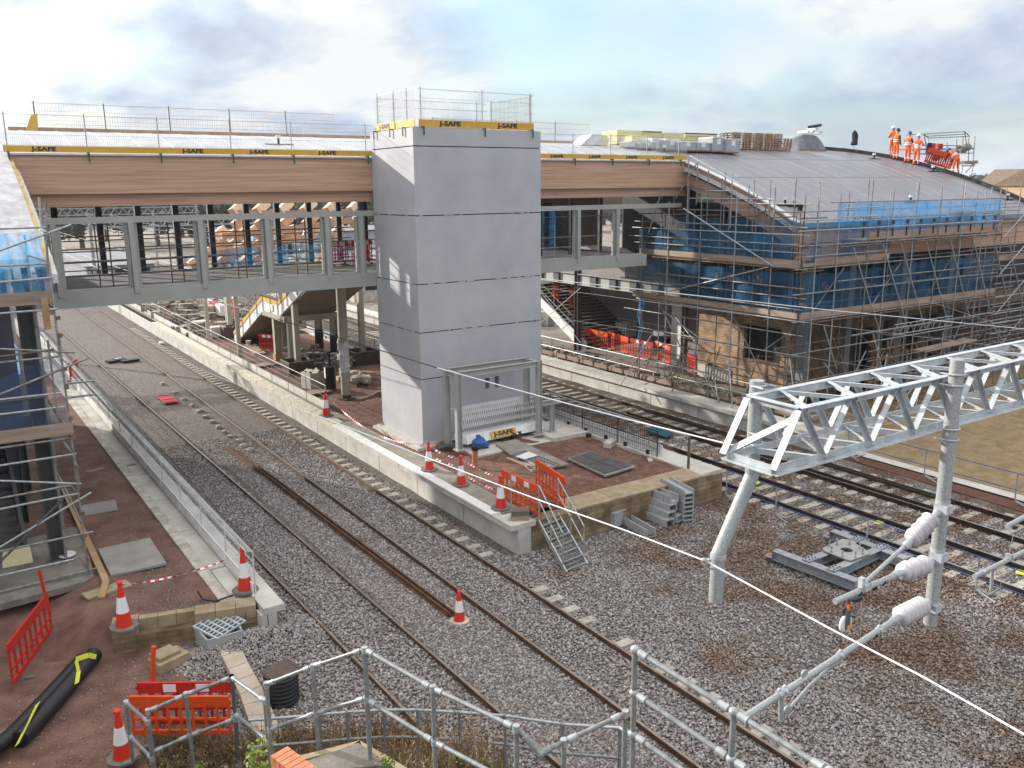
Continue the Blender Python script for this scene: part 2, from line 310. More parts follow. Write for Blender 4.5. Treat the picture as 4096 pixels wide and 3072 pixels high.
def thing(name,label,cat,loc=(0,0,0),group=None):
    o=bpy.data.objects.new(name,None); COL.objects.link(o); o.location=loc; o.empty_display_size=.2
    o['label']=label; o['category']=cat
    if group: o['group']=group
    ORG[o.name]=Vector(loc); return o
def tag(o,label,cat,group=None):
    o['label']=label; o['category']=cat
    if group: o['group']=group
    return o
def struct(o,kind='structure'): o['kind']=kind; return o
def dup(root,loc,rz=0,label=None,group=None,tilt=None):
    r=root.copy(); COL.objects.link(r); r.location=loc; r.rotation_euler=(tilt[0],tilt[1],rz) if tilt else (0,0,rz)
    if label: r['label']=label
    if group: r['group']=group
    for ch in root.children:
        c=ch.copy(); COL.objects.link(c); c.parent=r
        for g in ch.children:
            d=g.copy(); COL.objects.link(d); d.parent=c
    return r
ORD=['nearest','second','third','fourth','fifth','sixth','seventh','eighth','ninth','tenth','eleventh','twelfth','thirteenth','fourteenth','fifteenth','sixteenth','seventeenth','eighteenth','nineteenth','twentieth','twenty-first','twenty-second','twenty-third','twenty-fourth','twenty-fifth','twenty-sixth','twenty-seventh','twenty-eighth']
def lerp(a,b,t): return Vector(a)*(1-t)+Vector(b)*t
def text_mesh(s,size,ext=.004,shear=0,sx=1):
    c=bpy.data.curves.new('lettering','FONT'); c.body=s; c.size=size; c.extrude=ext; c.offset=size*.034; c.resolution_u=2; c.align_x='CENTER'; c.align_y='CENTER'; c.shear=shear
    o=bpy.data.objects.new('t',c); COL.objects.link(o); bpy.context.view_layer.update()
    me=bpy.data.meshes.new_from_object(o.evaluated_get(bpy.context.evaluated_depsgraph_get())); bpy.data.objects.remove(o); bpy.data.curves.remove(c)
    for v in me.vertices: v.co.x*=sx
    me.name='lettering'; me.materials.clear(); me.materials.append(m_black); return me
JS=text_mesh('J-SAFE',.24,.003,0,1.45); 
def lettering(parent,loc,rz=0,scale=1,tilt=math.pi/2):
    o=bpy.data.objects.new('lettering',JS); COL.objects.link(o); o.parent=parent
    o.location=Vector(loc)-ORG.get(parent.name,Vector((0,0,0))); o.rotation_euler=(tilt,0,rz); o.scale=(scale,)*3; return o
# ================= GROUND
def sheet(name,mat,pts,kind='structure'):
    b=MB(); b.poly(pts); o=b.obj(name,mat); struct(o,kind); return o
sheet('ground',m_wet,[(-900,-120,-.42),(1800,-120,-.42),(1800,2600,-.42),(-900,2600,-.42)])
def hb(x,y): return .018*math.sin(x*3.1+y*1.7)+.014*math.sin(y*2.3-x*1.1)
def gsheet(name,mat,x0,y0,x1,y1,fn,nx,ny):
    b=MB(); b.grid(nx,ny,lambda u,v:(x0+(x1-x0)*u,y0+(y1-y0)*v,fn(x0+(x1-x0)*u,y0+(y1-y0)*v))); return struct(b.obj(name,mat))
def fl(x,y):   # left tracks ballast level: nearly up to the rail foot, heaped slightly against the platforms
    z=-.125+.5*hb(x,y)
    if 8.35<x<9.9: z+=.02
    if x<5.9 and y>18: z+=.03
    return z
gsheet('ballast',m_bal,3.4,2.0,14.3,130,fl,44,300)
gsheet('ballast',m_balr,14.3,2.0,28.0,130,lambda x,y:-.175+.6*hb(x,y)+(.05 if x>27.2 else 0)-(0 if x>14.35 else -.05),56,300)
# red earth in front of the left platform, ragged edge where it meets the ballast
pts=[PZ(*q,-.075) for q in ((-300,2350),(300,2300),(520,2450),(700,2590),(760,2700),(735,2760),(640,2800),(660,2900),(560,3000),(640,3150),(300,3400),(-400,3400))]
b=MB(); b.poly([(p.x,p.y,-.07) for p in pts]); struct(b.obj('earth',m_earth2))
# ochre bank beside the right tracks
b=MB(); b.grid(120,120,lambda u,v:(29.2+26*u,9+16*v,-.12+.9*max(0,u-.03)**.7*(1+.25*math.sin(v*9+u*7))+(.10*math.sin(v*31+u*17)*math.sin(u*43-v*9)+.06*math.sin(v*67)*math.sin(u*83) if u>.03 else 0))); struct(b.obj('sand_bank',m_sand))
gsheet('path',m_pale,28.55,8,29.1,24,lambda x,y:-.10,2,10)
b=MB(); b.prism([(27.5,10.6,-.15),(28.3,10.6,-.15),(28.4,23,-.15),(27.9,23,-.15)],(0,0,.06)); struct(b.obj('earth_strip',M('brown membrane strip',(.085,.035,.02),(.12,.055,.035),scale=3,rough=.9)))
# embankment under the handrails
def mound(x,y):
    s=x*.65+y; z=-.14
    s0=16.0+.25*max(0,min(1,(x-3.2)/1.8))
    if s<s0: z+=max(0,min((s0-s)*.62,3.72))
    u=x-.70*y; k=1-min(1,max(0,(u+.9)/1.0)); k=k*k*(3-2*k); 
    return -.14+(z+.14)*k+.04*math.sin(x*7+y*5)+.03*math.sin(x*13-y*11)-.02
b=MB(); b.grid(70,80,lambda u,v:(-5+13*u,-1+17.5*v,mound(-5+13*u,-1+17.5*v)-.01)); struct(b.obj('embankment',M('weedy bank soil',(.055,.045,.025),(.13,.10,.055),scale=2.5,rough=1,bump=1.5,bscale=25)))
# loose stones
def stones(name,n,x0,x1,y0,y1,mat,fz,ok=None,smin=.026,smax=.050,bias=1.6):
    k=int(n); xs=rng.uniform(x0,x1,k); ys=y0+(y1-y0)*rng.random(k)**bias
    if ok is not None: m=ok(xs,ys); xs=xs[m]; ys=ys[m]
    k=len(xs); zs=fz(xs,ys)
    base=np.array([[1,0,0],[-1,0,0],[0,1,0],[0,-1,0],[0,0,1],[0,0,-1]],float)
    F=np.array([[0,2,4],[2,1,4],[1,3,4],[3,0,4],[2,0,5],[1,2,5],[3,1,5],[0,3,5]])
    V=base[None]*rng.uniform(smin,smax,(k,1,1))*rng.uniform(.6,1.25,(k,6,1)); V+=rng.normal(0,.006,V.shape); V[:,:,2]*=.75
    a=rng.uniform(0,6.28,k); c,s=np.cos(a),np.sin(a); x=V[:,:,0]*c[:,None]-V[:,:,1]*s[:,None]; y=V[:,:,0]*s[:,None]+V[:,:,1]*c[:,None]; V[:,:,0]=x; V[:,:,1]=y
    t=rng.normal(0,.5,k); c,s=np.cos(t),np.sin(t); y=V[:,:,1]*c[:,None]-V[:,:,2]*s[:,None]; z=V[:,:,1]*s[:,None]+V[:,:,2]*c[:,None]; V[:,:,1]=y; V[:,:,2]=z
    V[:,:,0]+=xs[:,None]; V[:,:,1]+=ys[:,None]; V[:,:,2]+=zs[:,None]
    F=(F[None]+6*np.arange(k)[:,None,None]).reshape(-1,3)
    me=bpy.data.meshes.new(name); me.vertices.add(6*k); me.vertices.foreach_set('co',V.reshape(-1)); nf=len(F)
    me.loops.add(3*nf); me.loops.foreach_set('vertex_index',F.reshape(-1)); me.polygons.add(nf)
    me.polygons.foreach_set('loop_start',np.arange(0,3*nf,3)); me.update(calc_edges=True); me.validate(); me.materials.append(mat)
    o=bpy.data.objects.new(name,me); COL.objects.link(o); return struct(o,'stuff')
RX=(6.63,8.12,10.14,11.64)
def offrail(x,y):
    m=np.ones(len(x),bool)
    for r in RX+(21.86,23.32,25.15,26.62): m&=np.abs(x-r)>.075
    return m
def hbn(x,y): return .018*np.sin(x*3.1+y*1.7)+.014*np.sin(y*2.3-x*1.1)
def okl(x,y):
    m=offrail(x,y)&~((x<5.9)&(y>18.2))&~((x>12.35)&(y>19))
    earth=(x<3.35+.25*np.sin(y*2.1)); s=x*.65+y
    return m&~earth&~((s<16.4)&(x-.70*y<-.5))
stones('ballast_stones',150000,3.0,14.3,4.0,36,m_stone,lambda x,y:-.112+.5*hbn(x,y)+rng.uniform(-.01,.022,len(x)),okl)
def okr(x,y):
    return offrail(x,y)&~((x<21.2)&(y>18.9))
stones('ballast_stones',110000,14.3,27.9,4.0,32,m_stoner,lambda x,y:-.163+.6*hbn(x,y)+rng.uniform(-.012,.022,len(x)),okr)
stones('gravel_on_earth',6500,-1,4.2,14,19.2,m_stone,lambda x,y:-.06+0*x,lambda x,y:rng.random(len(x))<np.clip((x+1)/5,.25,.9),.006,.02,1)
stones('gravel_on_platform',9000,2.25,4.6,19.7,44,m_stone,lambda x,y:.515+0*x,lambda x,y:rng.random(len(x))<.9,.005,.015,1.7)
# heap of ballast against the end of the left platform
def heap(xs,ys): return -.1+.32*np.clip(1-np.hypot((xs-5.0)/1.9,(ys-18.3)/1.1),0,1)+rng.uniform(0,.03,len(xs))
stones('ballast_heap',9000,3.2,7.0,17.0,19.6,m_stone,lambda x,y:heap(x,y),lambda x,y:(np.hypot((x-5.0)/1.9,(y-18.3)/1.1)<1)&((y<18.7)|(x>5.95))&(x<6.5),.02,.04,1)
# ================= TRACKS
def track(name,label,xs,y0,y1,side,head,sleepers,group=None,bend=0,zt=0):
    t=thing(name,label,'railway track',(xs[0],y0,0))
    def bx(x,y): return x+bend*max(-.2,(y-13)/50.)
    n=12 if bend else 1
    for x in xs:
        b=MB(); hd=MB()
        for i in range(n):
            ya=y0+(y1-y0)*i/n; yb=y0+(y1-y0)*(i+1)/n; xa=bx(x,ya); xb=bx(x,yb)
            b.beam((xa,ya,zt-.145),(xb,yb,zt-.145),.14,.014); b.beam((xa,ya,zt-.088),(xb,yb,zt-.088),.022,.10)
            b.beam((xa,ya,zt-.022),(xb,yb,zt-.022),.070,.036); hd.beam((xa,ya,zt-.0015),(xb,yb,zt-.0015),.058,.006)
        r=b.obj('rail',side,t); hd.obj('rail_head',head,r)
    for i,(y,xa,xb,zz) in enumerate(sleepers[:100]):
        b=MB(); b.box(bx(xa,y),y-.125,zz-.12,bx(xb,y),y+.125,zz)
        b.obj('sleeper',m_sleeper,t)
    return t
track('railway_track','leftmost rusty railway track, its sleepers buried in grey ballast',(RX[0],RX[1]),2.5,120,m_railrust,m_railtop,[],bend=-.72)
def ends(): 
    out=[]; y=5.0
    while y<70: 
        if not(12.5<y<20 and random.random()<.45): out.append((y,RX[3]+.06,RX[3]+.52,-.066-random.random()*.012))
        y+=.66
    return out
track('railway_track','rusty railway track beside the island platform, pale sleeper ends showing',(RX[2],RX[3]),2.5,140,m_railrust,m_railtop,ends(),bend=0)
track('railway_track','dark railway track along the far side of the island platform',(21.86,23.32),3.5,140,m_raildark,m_railshine,[(4+.68*i,21.3,23.9,-.142) for i in range(46)],bend=0)
track('railway_track','dark railway track beside the scaffolded right platform',(25.15,26.62),3.5,140,m_raildark,m_railshine,[(4+.68*i,24.6,27.2,-.142) for i in range(80)],bend=0)
b=MB(); 
for i in range(2):
    x0=(25.42,26.36)[i]; b.beam((x0,14.2,-.03),(x0+(.0 if i else .0),29,-.03),.06,.10)
tag(b.obj('check_rail',m_raildark),'pair of dark check rails lying inside the right hand track','rail')
# ballast plough of exposed sleeper blocks and the long loose rail between the two left tracks
b=MB()
for i in range(13):
    c=PZ(652+(1000-652)*(i/12.)**.8,1535+(1800-1535)*(i/12.)**.8,-.05)+Vector((random.uniform(-.05,.05),0,0))
    k=thing('concrete_block','%s small concrete block from the camera, in the row between the left tracks'%ORD[12-i],'block',c,'concrete blocks set out between the left tracks'); 
    k2=MB(); k2.cbox(Vector(c),.26+random.uniform(-.05,.1),.22,.13,random.uniform(-.4,.4)); k2.cbox(Vector(c)+Vector((.03,.02,.075)),.10,.08,.05,.3); k2.obj('block_body',m_sleeper,k)
def loose(px0,py0,px1,py1,label,wd=.1):
    p=PZ(px0,py0,-.02); q=PZ(px1,py1,-.02); b=MB(); o=Vector((.062,0,0))
    for s in (-1,1): b.beam(p+o*s,q+o*s,.035,.13)
    b.beam(p+Vector((0,0,-.05)),q+Vector((0,0,-.05)),.16,.014)
    for s in (-1,1): b.beam(p+o*s*1.45+Vector((0,0,-.058)),q+o*s*1.45+Vector((0,0,-.058)),.06,.012)
    return tag(b.obj('steel_channel',m_railrust),label,'steel channel')
loose(908,1785,1130,1945,'short far length of rusty steel channel between the left tracks')
loose(1120,1938,1810,2460,'long rusty steel channel ending at the lone traffic cone between the tracks')
# ================= PLATFORMS
def platform_wall(t,xw,xc0,xc1,y0,y1,zt,step,zc=.16,mw=m_pale,mc=m_pale,side=-1,coping=True,cop_to=None):
    """wall units with thin dark joints, coping slabs jutting over them"""
    y=y0; i=0; nz=zt-zc
    while y<y1 and i<48:
        b=MB(); b.box(min(xw,xw-side*.07),y+.02,-.42,max(xw,xw-side*.07),min(y+step,y1)-.02,nz-.004); b.obj('wall_unit',mw,t)
        if coping and (cop_to is None or y<cop_to):
            b=MB(); b.box(min(xc0,xc1),y+.018+.9,nz,max(xc0,xc1),min(y+step,y1)+.9-.018,zt)
            if i==0: b.box(min(xc0,xc1),y-.0,nz,max(xc0,xc1),y+.9-.012,zt)
            b.obj('coping_slab',mc,t)
        y+=step; i+=1
ZI=.8
t=thing('railway_platform','island platform of pale concrete wall units with red earth fill and stone end wall','platform',(12.5,19,0))
platform_wall(t,12.72,12.48,13.32,19.0,110,ZI,3.05,cop_to=31)
platform_wall(t,20.75,20.05,21.05,19.2,110,ZI,3.05,side=1,cop_to=60)
b=MB(); b.box(12.80,19.5,-.42,12.9,105,ZI-.2); b.box(20.6,19.7,-.42,20.68,105,ZI-.2); b.obj('joint_backing',m_joint,t)
b=MB(); b.box(12.75,19.0,-.42,13.15,19.35,ZI-.17); b.obj('wall_end',m_pale,t)
b=MB(); b.box(13.153,19.05,-.42,20.9,19.40,ZI-.065); b.box(13.153,19.403,-.42,20.88,19.55,ZI-.075); b.obj('stone_end_wall',m_stonewall,t)
x=13.2
while x<20.3:
    w_=random.uniform(.62,.95); b=MB(); b.box(x,19.03,ZI-.062,min(x+w_,20.4)-.006,19.98,ZI-.002+random.uniform(-.004,.004))
    if x>14.3: b.obj('stone_coping',m_stonetop,t)
    x+=w_
b=MB(); b.grid(60,160,lambda u,v:(13.3+(20.08-13.3)*u,19.9+90*v**1.4,ZI-.10+.035*math.sin(u*23+v*90)*math.sin(v*140+u*9)+.05*math.sin(u*7.1)*math.sin(v*31))); b.obj('earth_fill',m_earth,t)
stones('gravel_on_platform',7000,13.6,20.0,20,44,m_stone,lambda x,y:ZI-.08+0*x,lambda x,y:~((x>14)&(x<19.7)&(y>25)&(y<31)),.005,.018,1.5)
# paving strip and painted edge on the near part
for i in range(24):
    y=19.9+i*.5; b=MB(); b.box(12.78,y+.004,ZI+.001,13.42,y+.496,ZI+.045); b.obj('paving_slab',m_pave,t)
for i in range(14):
    y=20.0+i*.85; b=MB(); b.box(12.44,y+.004,ZI+.003,12.773,y+.846,ZI+.05); b.obj('painted_edge_slab',m_white,t)
for i in range(14):
    y=32.0+i*2.4; b=MB(); b.box(12.50,y+.02,ZI-.16,12.98,y+2.38,ZI+.055); b.obj('edge_formwork',M('timber edge formwork',(.36,.32,.25),(.62,.58,.50),scale=5,rough=.8),t)
b=MB(); b.grid(10,60,lambda u,v:(13.0+.5*u,32+60*v,ZI-.04)); b.obj('haunch',m_pave,t)
# trench boards on the island
def plate(px,py,z,sx,sy,h,rz,mat,name,label,cat,tilt=None):
    c=PZ(px,py,z); b=MB(); b.cbox(c+Vector((0,0,h/2)),sx,sy,h,rz); return tag(b.obj(name,mat),label,cat)
ZL=.6
t=thing('railway_platform','left platform of pale concrete with red earth fill and stone end wall','platform',(5.8,18.4,0))
def lx(y): return -.0085*max(0,y-20)
# left platform edge follows its gently curving track
y=18.5; i=0
while y<75:
    st=3.05; b=MB(); x0=5.62+lx(y); x1=5.62+lx(y+st); b.hexa([(x0-.2,y+.01,-.42),(x0,y+.01,-.42),(x1,y+st-.01,-.42),(x1-.2,y+st-.01,-.42),(x0-.2,y+.01,ZL-.16),(x0,y+.01,ZL-.16),(x1,y+st-.01,ZL-.16),(x1-.2,y+st-.01,ZL-.16)]); b.obj('wall_unit',m_pale,t)
    b=MB(); b.hexa([(x0-.30,y+.01,ZL-.155),(x0+.2,y+.01,ZL-.155),(x1+.2,y+st-.01,ZL-.155),(x1-.30,y+st-.01,ZL-.155),(x0-.30,y+.01,ZL),(x0+.2,y+.01,ZL),(x1+.2,y+st-.01,ZL),(x1-.30,y+st-.01,ZL)]); b.obj('coping_slab',m_pale,t)
    yh=max(y,19.3); b=MB(); b.hexa([(x0-1.0,yh+.02,ZL-.1),(x0-.725,yh+.02,ZL-.1),(x1-.725,y+st-.02,ZL-.1),(x1-1.0,y+st-.02,ZL-.1),(x0-1.0,yh+.02,ZL-.035),(x0-.725,yh+.02,ZL-.035),(x1-.725,y+st-.02,ZL-.035),(x1-1.0,y+st-.02,ZL-.035)]); b.obj('haunch_strip',m_paledirt,t)
    b=MB(); b.hexa([(x0-.715,y+.02,ZL-.2),(x0-.31,y+.02,ZL-.2),(x1-.31,y+st-.02,ZL-.2),(x1-.715,y+st-.02,ZL-.2),(x0-.715,y+.02,ZL-.07),(x0-.31,y+.02,ZL-.07),(x1-.31,y+st-.02,ZL-.07),(x1-.715,y+st-.02,ZL-.07)]) if y>19.5 else b.box(4.92,19.05,.4,5.30,21.5,ZL-.07); b.obj('edge_strip',m_pale,t)
    y+=st; i+=1
b=MB(); b.prism([(5.56,18.6,-.4),(5.0,75,-.4),(4.9,75,-.4),(5.46,18.6,-.4)],(0,0,.8)); b.obj('joint_backing',m_joint,t)
b=MB(); b.box(5.25,18.52,-.42,5.40,18.9,ZL-.16); b.obj('wall_end',m_pale,t)
a=Vector((2.25,19.62,0)); c_=Vector((5.38,18.78,0)); d_=(c_-a).normalized(); nrm=Vector((-d_.y,d_.x,0))
# stepped stone end wall with a low middle
wl=(c_-a).length
b=MB(); 
def wseg(s0,s1,z1,w0=0,w1=.42,bb=None,z0=-.42):
    bb=bb or b; p=a+d_*s0; q=a+d_*s1; bb.hexa([p+nrm*w0+Z_*z0,q+nrm*w0+Z_*z0,q+nrm*w1+Z_*z0,p+nrm*w1+Z_*z0,p+nrm*w0+Z_*z1,q+nrm*w0+Z_*z1,q+nrm*w1+Z_*z1,p+nrm*w1+Z_*z1])
wseg(0,wl,.30); b.obj('stone_end_wall',m_stonewall,t)
def cope(s0,s1,z0,z1,w0,w1):
    q=MB(); wseg(s0+.006,s1-.006,z1,w0,w1,q,z0); q.obj('stone_coping',m_stonetop,t)
cope(0,.55,.303,.46,-.01,.45); cope(0,.55,.463,.60,-.01,.45)
for k in range(3): cope(.55+k*.4,.95+k*.4,.303,.58,.22,.42)
for s0,s1 in ((1.75,2.3),(2.3,2.85),(2.85,3.10)): cope(s0,s1,.303,.45,-.01,.43); 
for s0,s1 in ((1.75,2.2),(2.2,2.65),(2.65,3.10)): cope(s0,s1,.453,.60,-.012,.43)
def lef(u,v):
    x=-3+(7.65+lx(19+55*v))*u; y=19.2+(1-u)*1.1+55*v; z=ZL-.09+.03*math.sin(u*19+v*60)*math.sin(v*77)
    z-=.62*max(0,min(1,(2.2-x)/1.4))*max(0,min(1,(24.5-y)/3.5))
    return (x,y,-.4 if v==0 else z)
b=MB(); b.grid(40,140,lef); b.obj('earth_fill',m_earth2,t)
ZR=.65
t=thing('railway_platform','right platform with broad pale coping slabs beside the scaffolded building','platform',(27.5,21,0))
platform_wall(t,27.72,27.42,28.42,20.6,110,ZR,3.1,side=1,mw=m_pale)
b=MB(); b.grid(20,60,lambda u,v:(28.42+3.5*u,20.6+60*v,ZR-.22+.05*math.sin(u*15)*math.sin(v*70))); b.obj('earth_fill',M('grey site spoil',(.12,.10,.075),(.28,.24,.19),scale=2.5,rough=.95,bump=1.5,bscale=12),t)
b=MB(); b.box(27.9,20.5,-.42,31.9,20.9,ZR-.25); b.obj('wall_end',m_paledirt,t)
# ================= LIFT TOWER
TX0,TX1,TY0,TY1=14.15,19.46,27.37,30.78
t=thing('lift_tower','tall square grey precast concrete lift tower standing on the island platform','tower',(TX0,TY0,.8))
js=[.86,3.26,4.96,6.69,9.07,11.41,12.02]
for i in range(6):
    b=MB(); z0,z1=js[i]+(.018 if i else 0),js[i+1]-(.018 if i<5 else 0); d=random.uniform(-.004,.004)
    if i==0:   # two small slots in the front
        hx=((16.86,17.06),(17.29,17.49)); h0,h1=2.55,2.98
        xs=[TX0,hx[0][0],hx[0][1],hx[1][0],hx[1][1],TX1]
        for k in range(5):
            if k in (1,3): b.box(xs[k],TY0,z0,xs[k+1],TY0+.25,h0); b.box(xs[k],TY0,h1,xs[k+1],TY0+.25,z1)
            else: b.box(xs[k],TY0,z0,xs[k+1],TY0+.25,z1)
        b.box(TX0,TY0+.252,z0,TX1,TY1,z1)
    else:
        w_=.22
        b.box(TX0+d,TY0+d,z0,TX1+d,TY0+w_,z1); b.box(TX0+d,TY1-w_,z0,TX1+d,TY1,z1); b.box(TX0+d,TY0+w_,z0,TX0+w_,TY1-w_,z1); b.box(TX1-w_,TY0+w_,z0,TX1+d,TY1-w_,z1)
    b.obj('concrete_ring',m_conc,t)
b=MB(); b.box(TX0+.03,TY0+.03,3.2,TX1-.03,TY1-.03,11.6); b.obj('joint_filler',m_joint,t)
b=MB(); b.box(TX0-.35,TY0-.25,.62,TX1+.3,TY1+.2,.80); b.box(TX0-.2,TY0-.1,.80,TX1+.2,TY1+.1,.86); b.box(TX1-1.0,TY0-2.2,.62,TX1+1.0,TY0-.1,.86); b.box(TX0+1.0,TY0-2.1,.62,TX1-.9,TY0-.255,.74); b.obj('concrete_base',m_pale,t)
b=MB()
for z in (9.07,6.69,4.96):
    for k in range(9): x=random.uniform(TX0,TX1-.3); b.box(x,TY0-.012,z-.014,x+random.uniform(.05,.3),TY0+.02,z+.012)
    for k in range(4): y=random.uniform(TY0,TY1-.3); b.box(TX0-.012,y,z-.014,TX0+.02,y+random.uniform(.05,.2),z+.012)
b.obj('loose_joint_sealant',m_pale,t)
# ---- edge protection: mesh panel + posts + yellow toe board with lettering
def barrier(p,q,zb,label,cat='safety barrier',h=1.05,toe=.24,toemat=None,text=True,wire=m_galv,postmat=m_galv,group=None,clamps=True,dense=.055,name='edge_barrier',posts=(0,1),out=None,rails=(0,.03,.36,.7,.98,1.0),lettered=0):
    p=Vector((p[0],p[1],zb)); q=Vector((q[0],q[1],zb)); d=(q-p).normalized(); n=Vector((d.y,-d.x,0)); L_=(q-p).length
    t=thing(name,label,cat,p,group)
    b=MB(); rw=.0035
    k=max(2,int(L_/dense))
    for i in range(k+1):
        x=p+d*(L_*i/k); b.beam(x+Z_*toe,x+Z_*h,rw*1.4,rw*1.4)
    for r in rails: z=toe+(h-toe)*r; b.beam(p+Z_*z,q+Z_*z,rw*2.2,rw*2.2)
    b.obj('mesh_panel',wire,t)
    for s in posts:
        x=p+d*(L_*s+(.12 if s==0 else -.12 if s==1 else 0))-n*.045; b=MB(); b.tube(x-Z_*.05,x+Z_*(h+.06),.021,8); po=b.obj('post',postmat,t)
        if clamps:
            b=MB(); b.beam(x-Z_*.02,x+Z_*.16,.07,.06,up=n); b.beam(x,x+n*.20-Z_*.0,.05,.03); b.beam(x+n*.19+Z_*.02,x+n*.19-Z_*.28,.05,.03,up=n); b.obj('clamp',m_green,po)
    if toe>0:
        b=MB(); b.beam(p+n*.01+Z_*(toe/2+.01),q+n*.01+Z_*(toe/2+.01),.02,toe); o=b.obj('toe_board',toemat or m_yellow,t)
        if text:
            l=lettering(o,(p+q)/2+n*.026+Z_*(toe/2+.01)+d*lettered,math.atan2(d.y,d.x),toe/.24*.9)
    return t
# front edge of the bridge roof
FY=30.78
xs=[PY(px,640,FY).x for px in (18,338,627,915,1158,1455)]+[TX0+.02]
LB=['at the far left end, its lettering worn','third from the left end','second from the left end','standing fourth from the left end','next but one left of the lift tower','touching the left side of the lift tower']
names=['leftmost roof edge barrier above the bridge fascia, beside the sloping white roof','second roof edge barrier from the left above the bridge fascia','third roof edge barrier from the left above the bridge fascia','third roof edge barrier left of the lift tower','second roof edge barrier left of the lift tower','short roof edge barrier touching the left side of the lift tower']
for i in range(6): barrier((xs[i],FY),(xs[i+1],FY),11.17,names[i],h=1.12,toe=.19,text=i not in (1,5),posts=(0,),group='yellow barriers on the front roof edge')
xr=[21.9]+[PY(px,660,FY).x for px in (2315,2455,2600,2735)]
xr=[21.7]+[PY(px,640,FY).x for px in (2302,2452,2597,2745)]
for i in range(4): barrier((xr[i],FY),(xr[i+1],FY),11.17,['nearest','second','third','fourth'][i]+' yellow roof edge barrier right of the lift tower',h=1.02,toe=.19,posts=(1,) if i<3 else (.8,),group='yellow barriers on the front roof edge')
b=MB(); b.box(19.4,FY-.0,11.17,21.7,FY+.02,11.42); tag(b.obj('toe_board',m_yellow),'yellow toe board hidden behind the lift tower top','toe board')
# far edge of the bridge roof
for i in range(11):
    x0=3.7+i*2.35
    if x0>13.5 and x0<20: continue
    barrier((x0,37.1),(x0+2.3,37.1),12.22,('rear roof edge barrier, number %s from the left, on the brown upstand'%(['one','two','three','four','five','six','','','seven','eight','nine'][i])) if i else 'leftmost rear roof edge barrier beside the yellow gable board',h=.95,toe=0.0,text=False,clamps=False,wire=M('orange rusted mesh',(.40,.22,.10),rough=.7),postmat=m_rust,posts=(0,),group='barriers on the rear roof edge',dense=.09)
# around the tower top
for i,(a0,a1,lb) in enumerate((((TX0+.25,TY0+.03),(TX0+2.7,TY0+.03),'left half of the front barrier on the lift tower top'),((TX0+2.7,TY0+.03),(TX1-.3,TY0+.03),'right half of the front barrier on the lift tower top'))):
    barrier(a0,a1,12.04,lb,h=1.25,toe=.24,posts=(0,) if i==0 else (0,1),group='yellow barriers on the lift tower top')
barrier((TX0+.06,TY1-.35),(TX0+.06,TY0+1.45),12.04,'rear half of the left barrier on the lift tower top',h=1.25,posts=(0,.9),group='yellow barriers on the lift tower top')
barrier((TX0+.08,TY0+1.45),(TX0+.08,TY0-.02),12.04,'near half of the left barrier on the lift tower top',h=1.25,posts=(.55,),group='yellow barriers on the lift tower top',text=False)
barrier((TX1-.1,TY0+.4),(TX1-.1,TY1-.1),12.04,'right hand barrier on the lift tower top',h=1.25,posts=(0,1),group='yellow barriers on the lift tower top',wire=m_rust,toemat=m_ply,text=False)
barrier((TX1-.3,TY1-.1),(TX0+.3,TY1-.1),12.04,'rear barrier on the lift tower top',h=1.2,posts=(.1,),group='yellow barriers on the lift tower top',text=False)
# ================= FOOTBRIDGE
ROOF=[(24.15,8.42),(25,8.86),(26,9.33),(27,9.75),(28,10.13),(29,10.49),(30,10.83),(31,11.15),(32.5,11.56),(34,11.88),(35.5,12.08),(37,12.16)]
t=thing('footbridge','covered footbridge with deep glulam fascia, grey steel truss sides and white roof','footbridge',(16,34,6.4))
def extrude_roof(x0,x1,prof,th,mat,name,parent,mats=None):
    b=MB(); P=[(y,z) for y,z in prof]; Q=[(y,z-th) for y,z in reversed(prof)]
    b.prism([(x0,y,z) for y,z in P+Q],(x1-x0,0,0)); return b.obj(name,mat,parent)
for i in range(1):
    prof=[(30.85,11.12)]+ROOF[8:]
    extrude_roof(2.3,14.1,prof,.10,m_membw,'roof_deck',t); extrude_roof(19.5,30.5,prof,.10,M('pale grey roof membrane',(.33,.33,.35),(.42,.42,.44),scale=1.5,rough=.4),'roof_deck',t)
    extrude_roof(14.1,19.5,[(30.85,11.12)]+ROOF[8:],.10,m_membw,'roof_deck',t)
b=MB()
x=3.2
while x<30:
    if not 14<x<19.6:
        for k in range(len(prof)-1): b.beam((x,prof[k][0],prof[k][1]+.006),(x,prof[k+1][0],prof[k+1][1]+.006),.06,.008)
    x+=1.05
b.obj('roof_seam',m_wrap,t)
b=MB(); b.box(2.35,30.72,11.10,30.45,30.86,11.155); b.obj('eaves_flashing',m_membw,t)
b=MB(); b.box(2.9,37.0,12.0,30.4,37.12,12.30); b.obj('roof_upstand',m_ply,t)
b=MB(); b.box(2.32,30.80,9.93,30.5,31.0,11.10); b.obj('fascia_beam',m_glulam,t)
b=MB(); b.box(2.5,30.98,9.53,30.6,31.14,9.93); b.obj('lower_beam',m_glulam,t)
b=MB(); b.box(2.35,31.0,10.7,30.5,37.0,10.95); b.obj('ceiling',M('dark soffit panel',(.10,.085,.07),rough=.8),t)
b=MB(); b.box(2.5,36.9,10.3,30.5,37.05,11.9); b.obj('rear_beam',m_glulam,t)
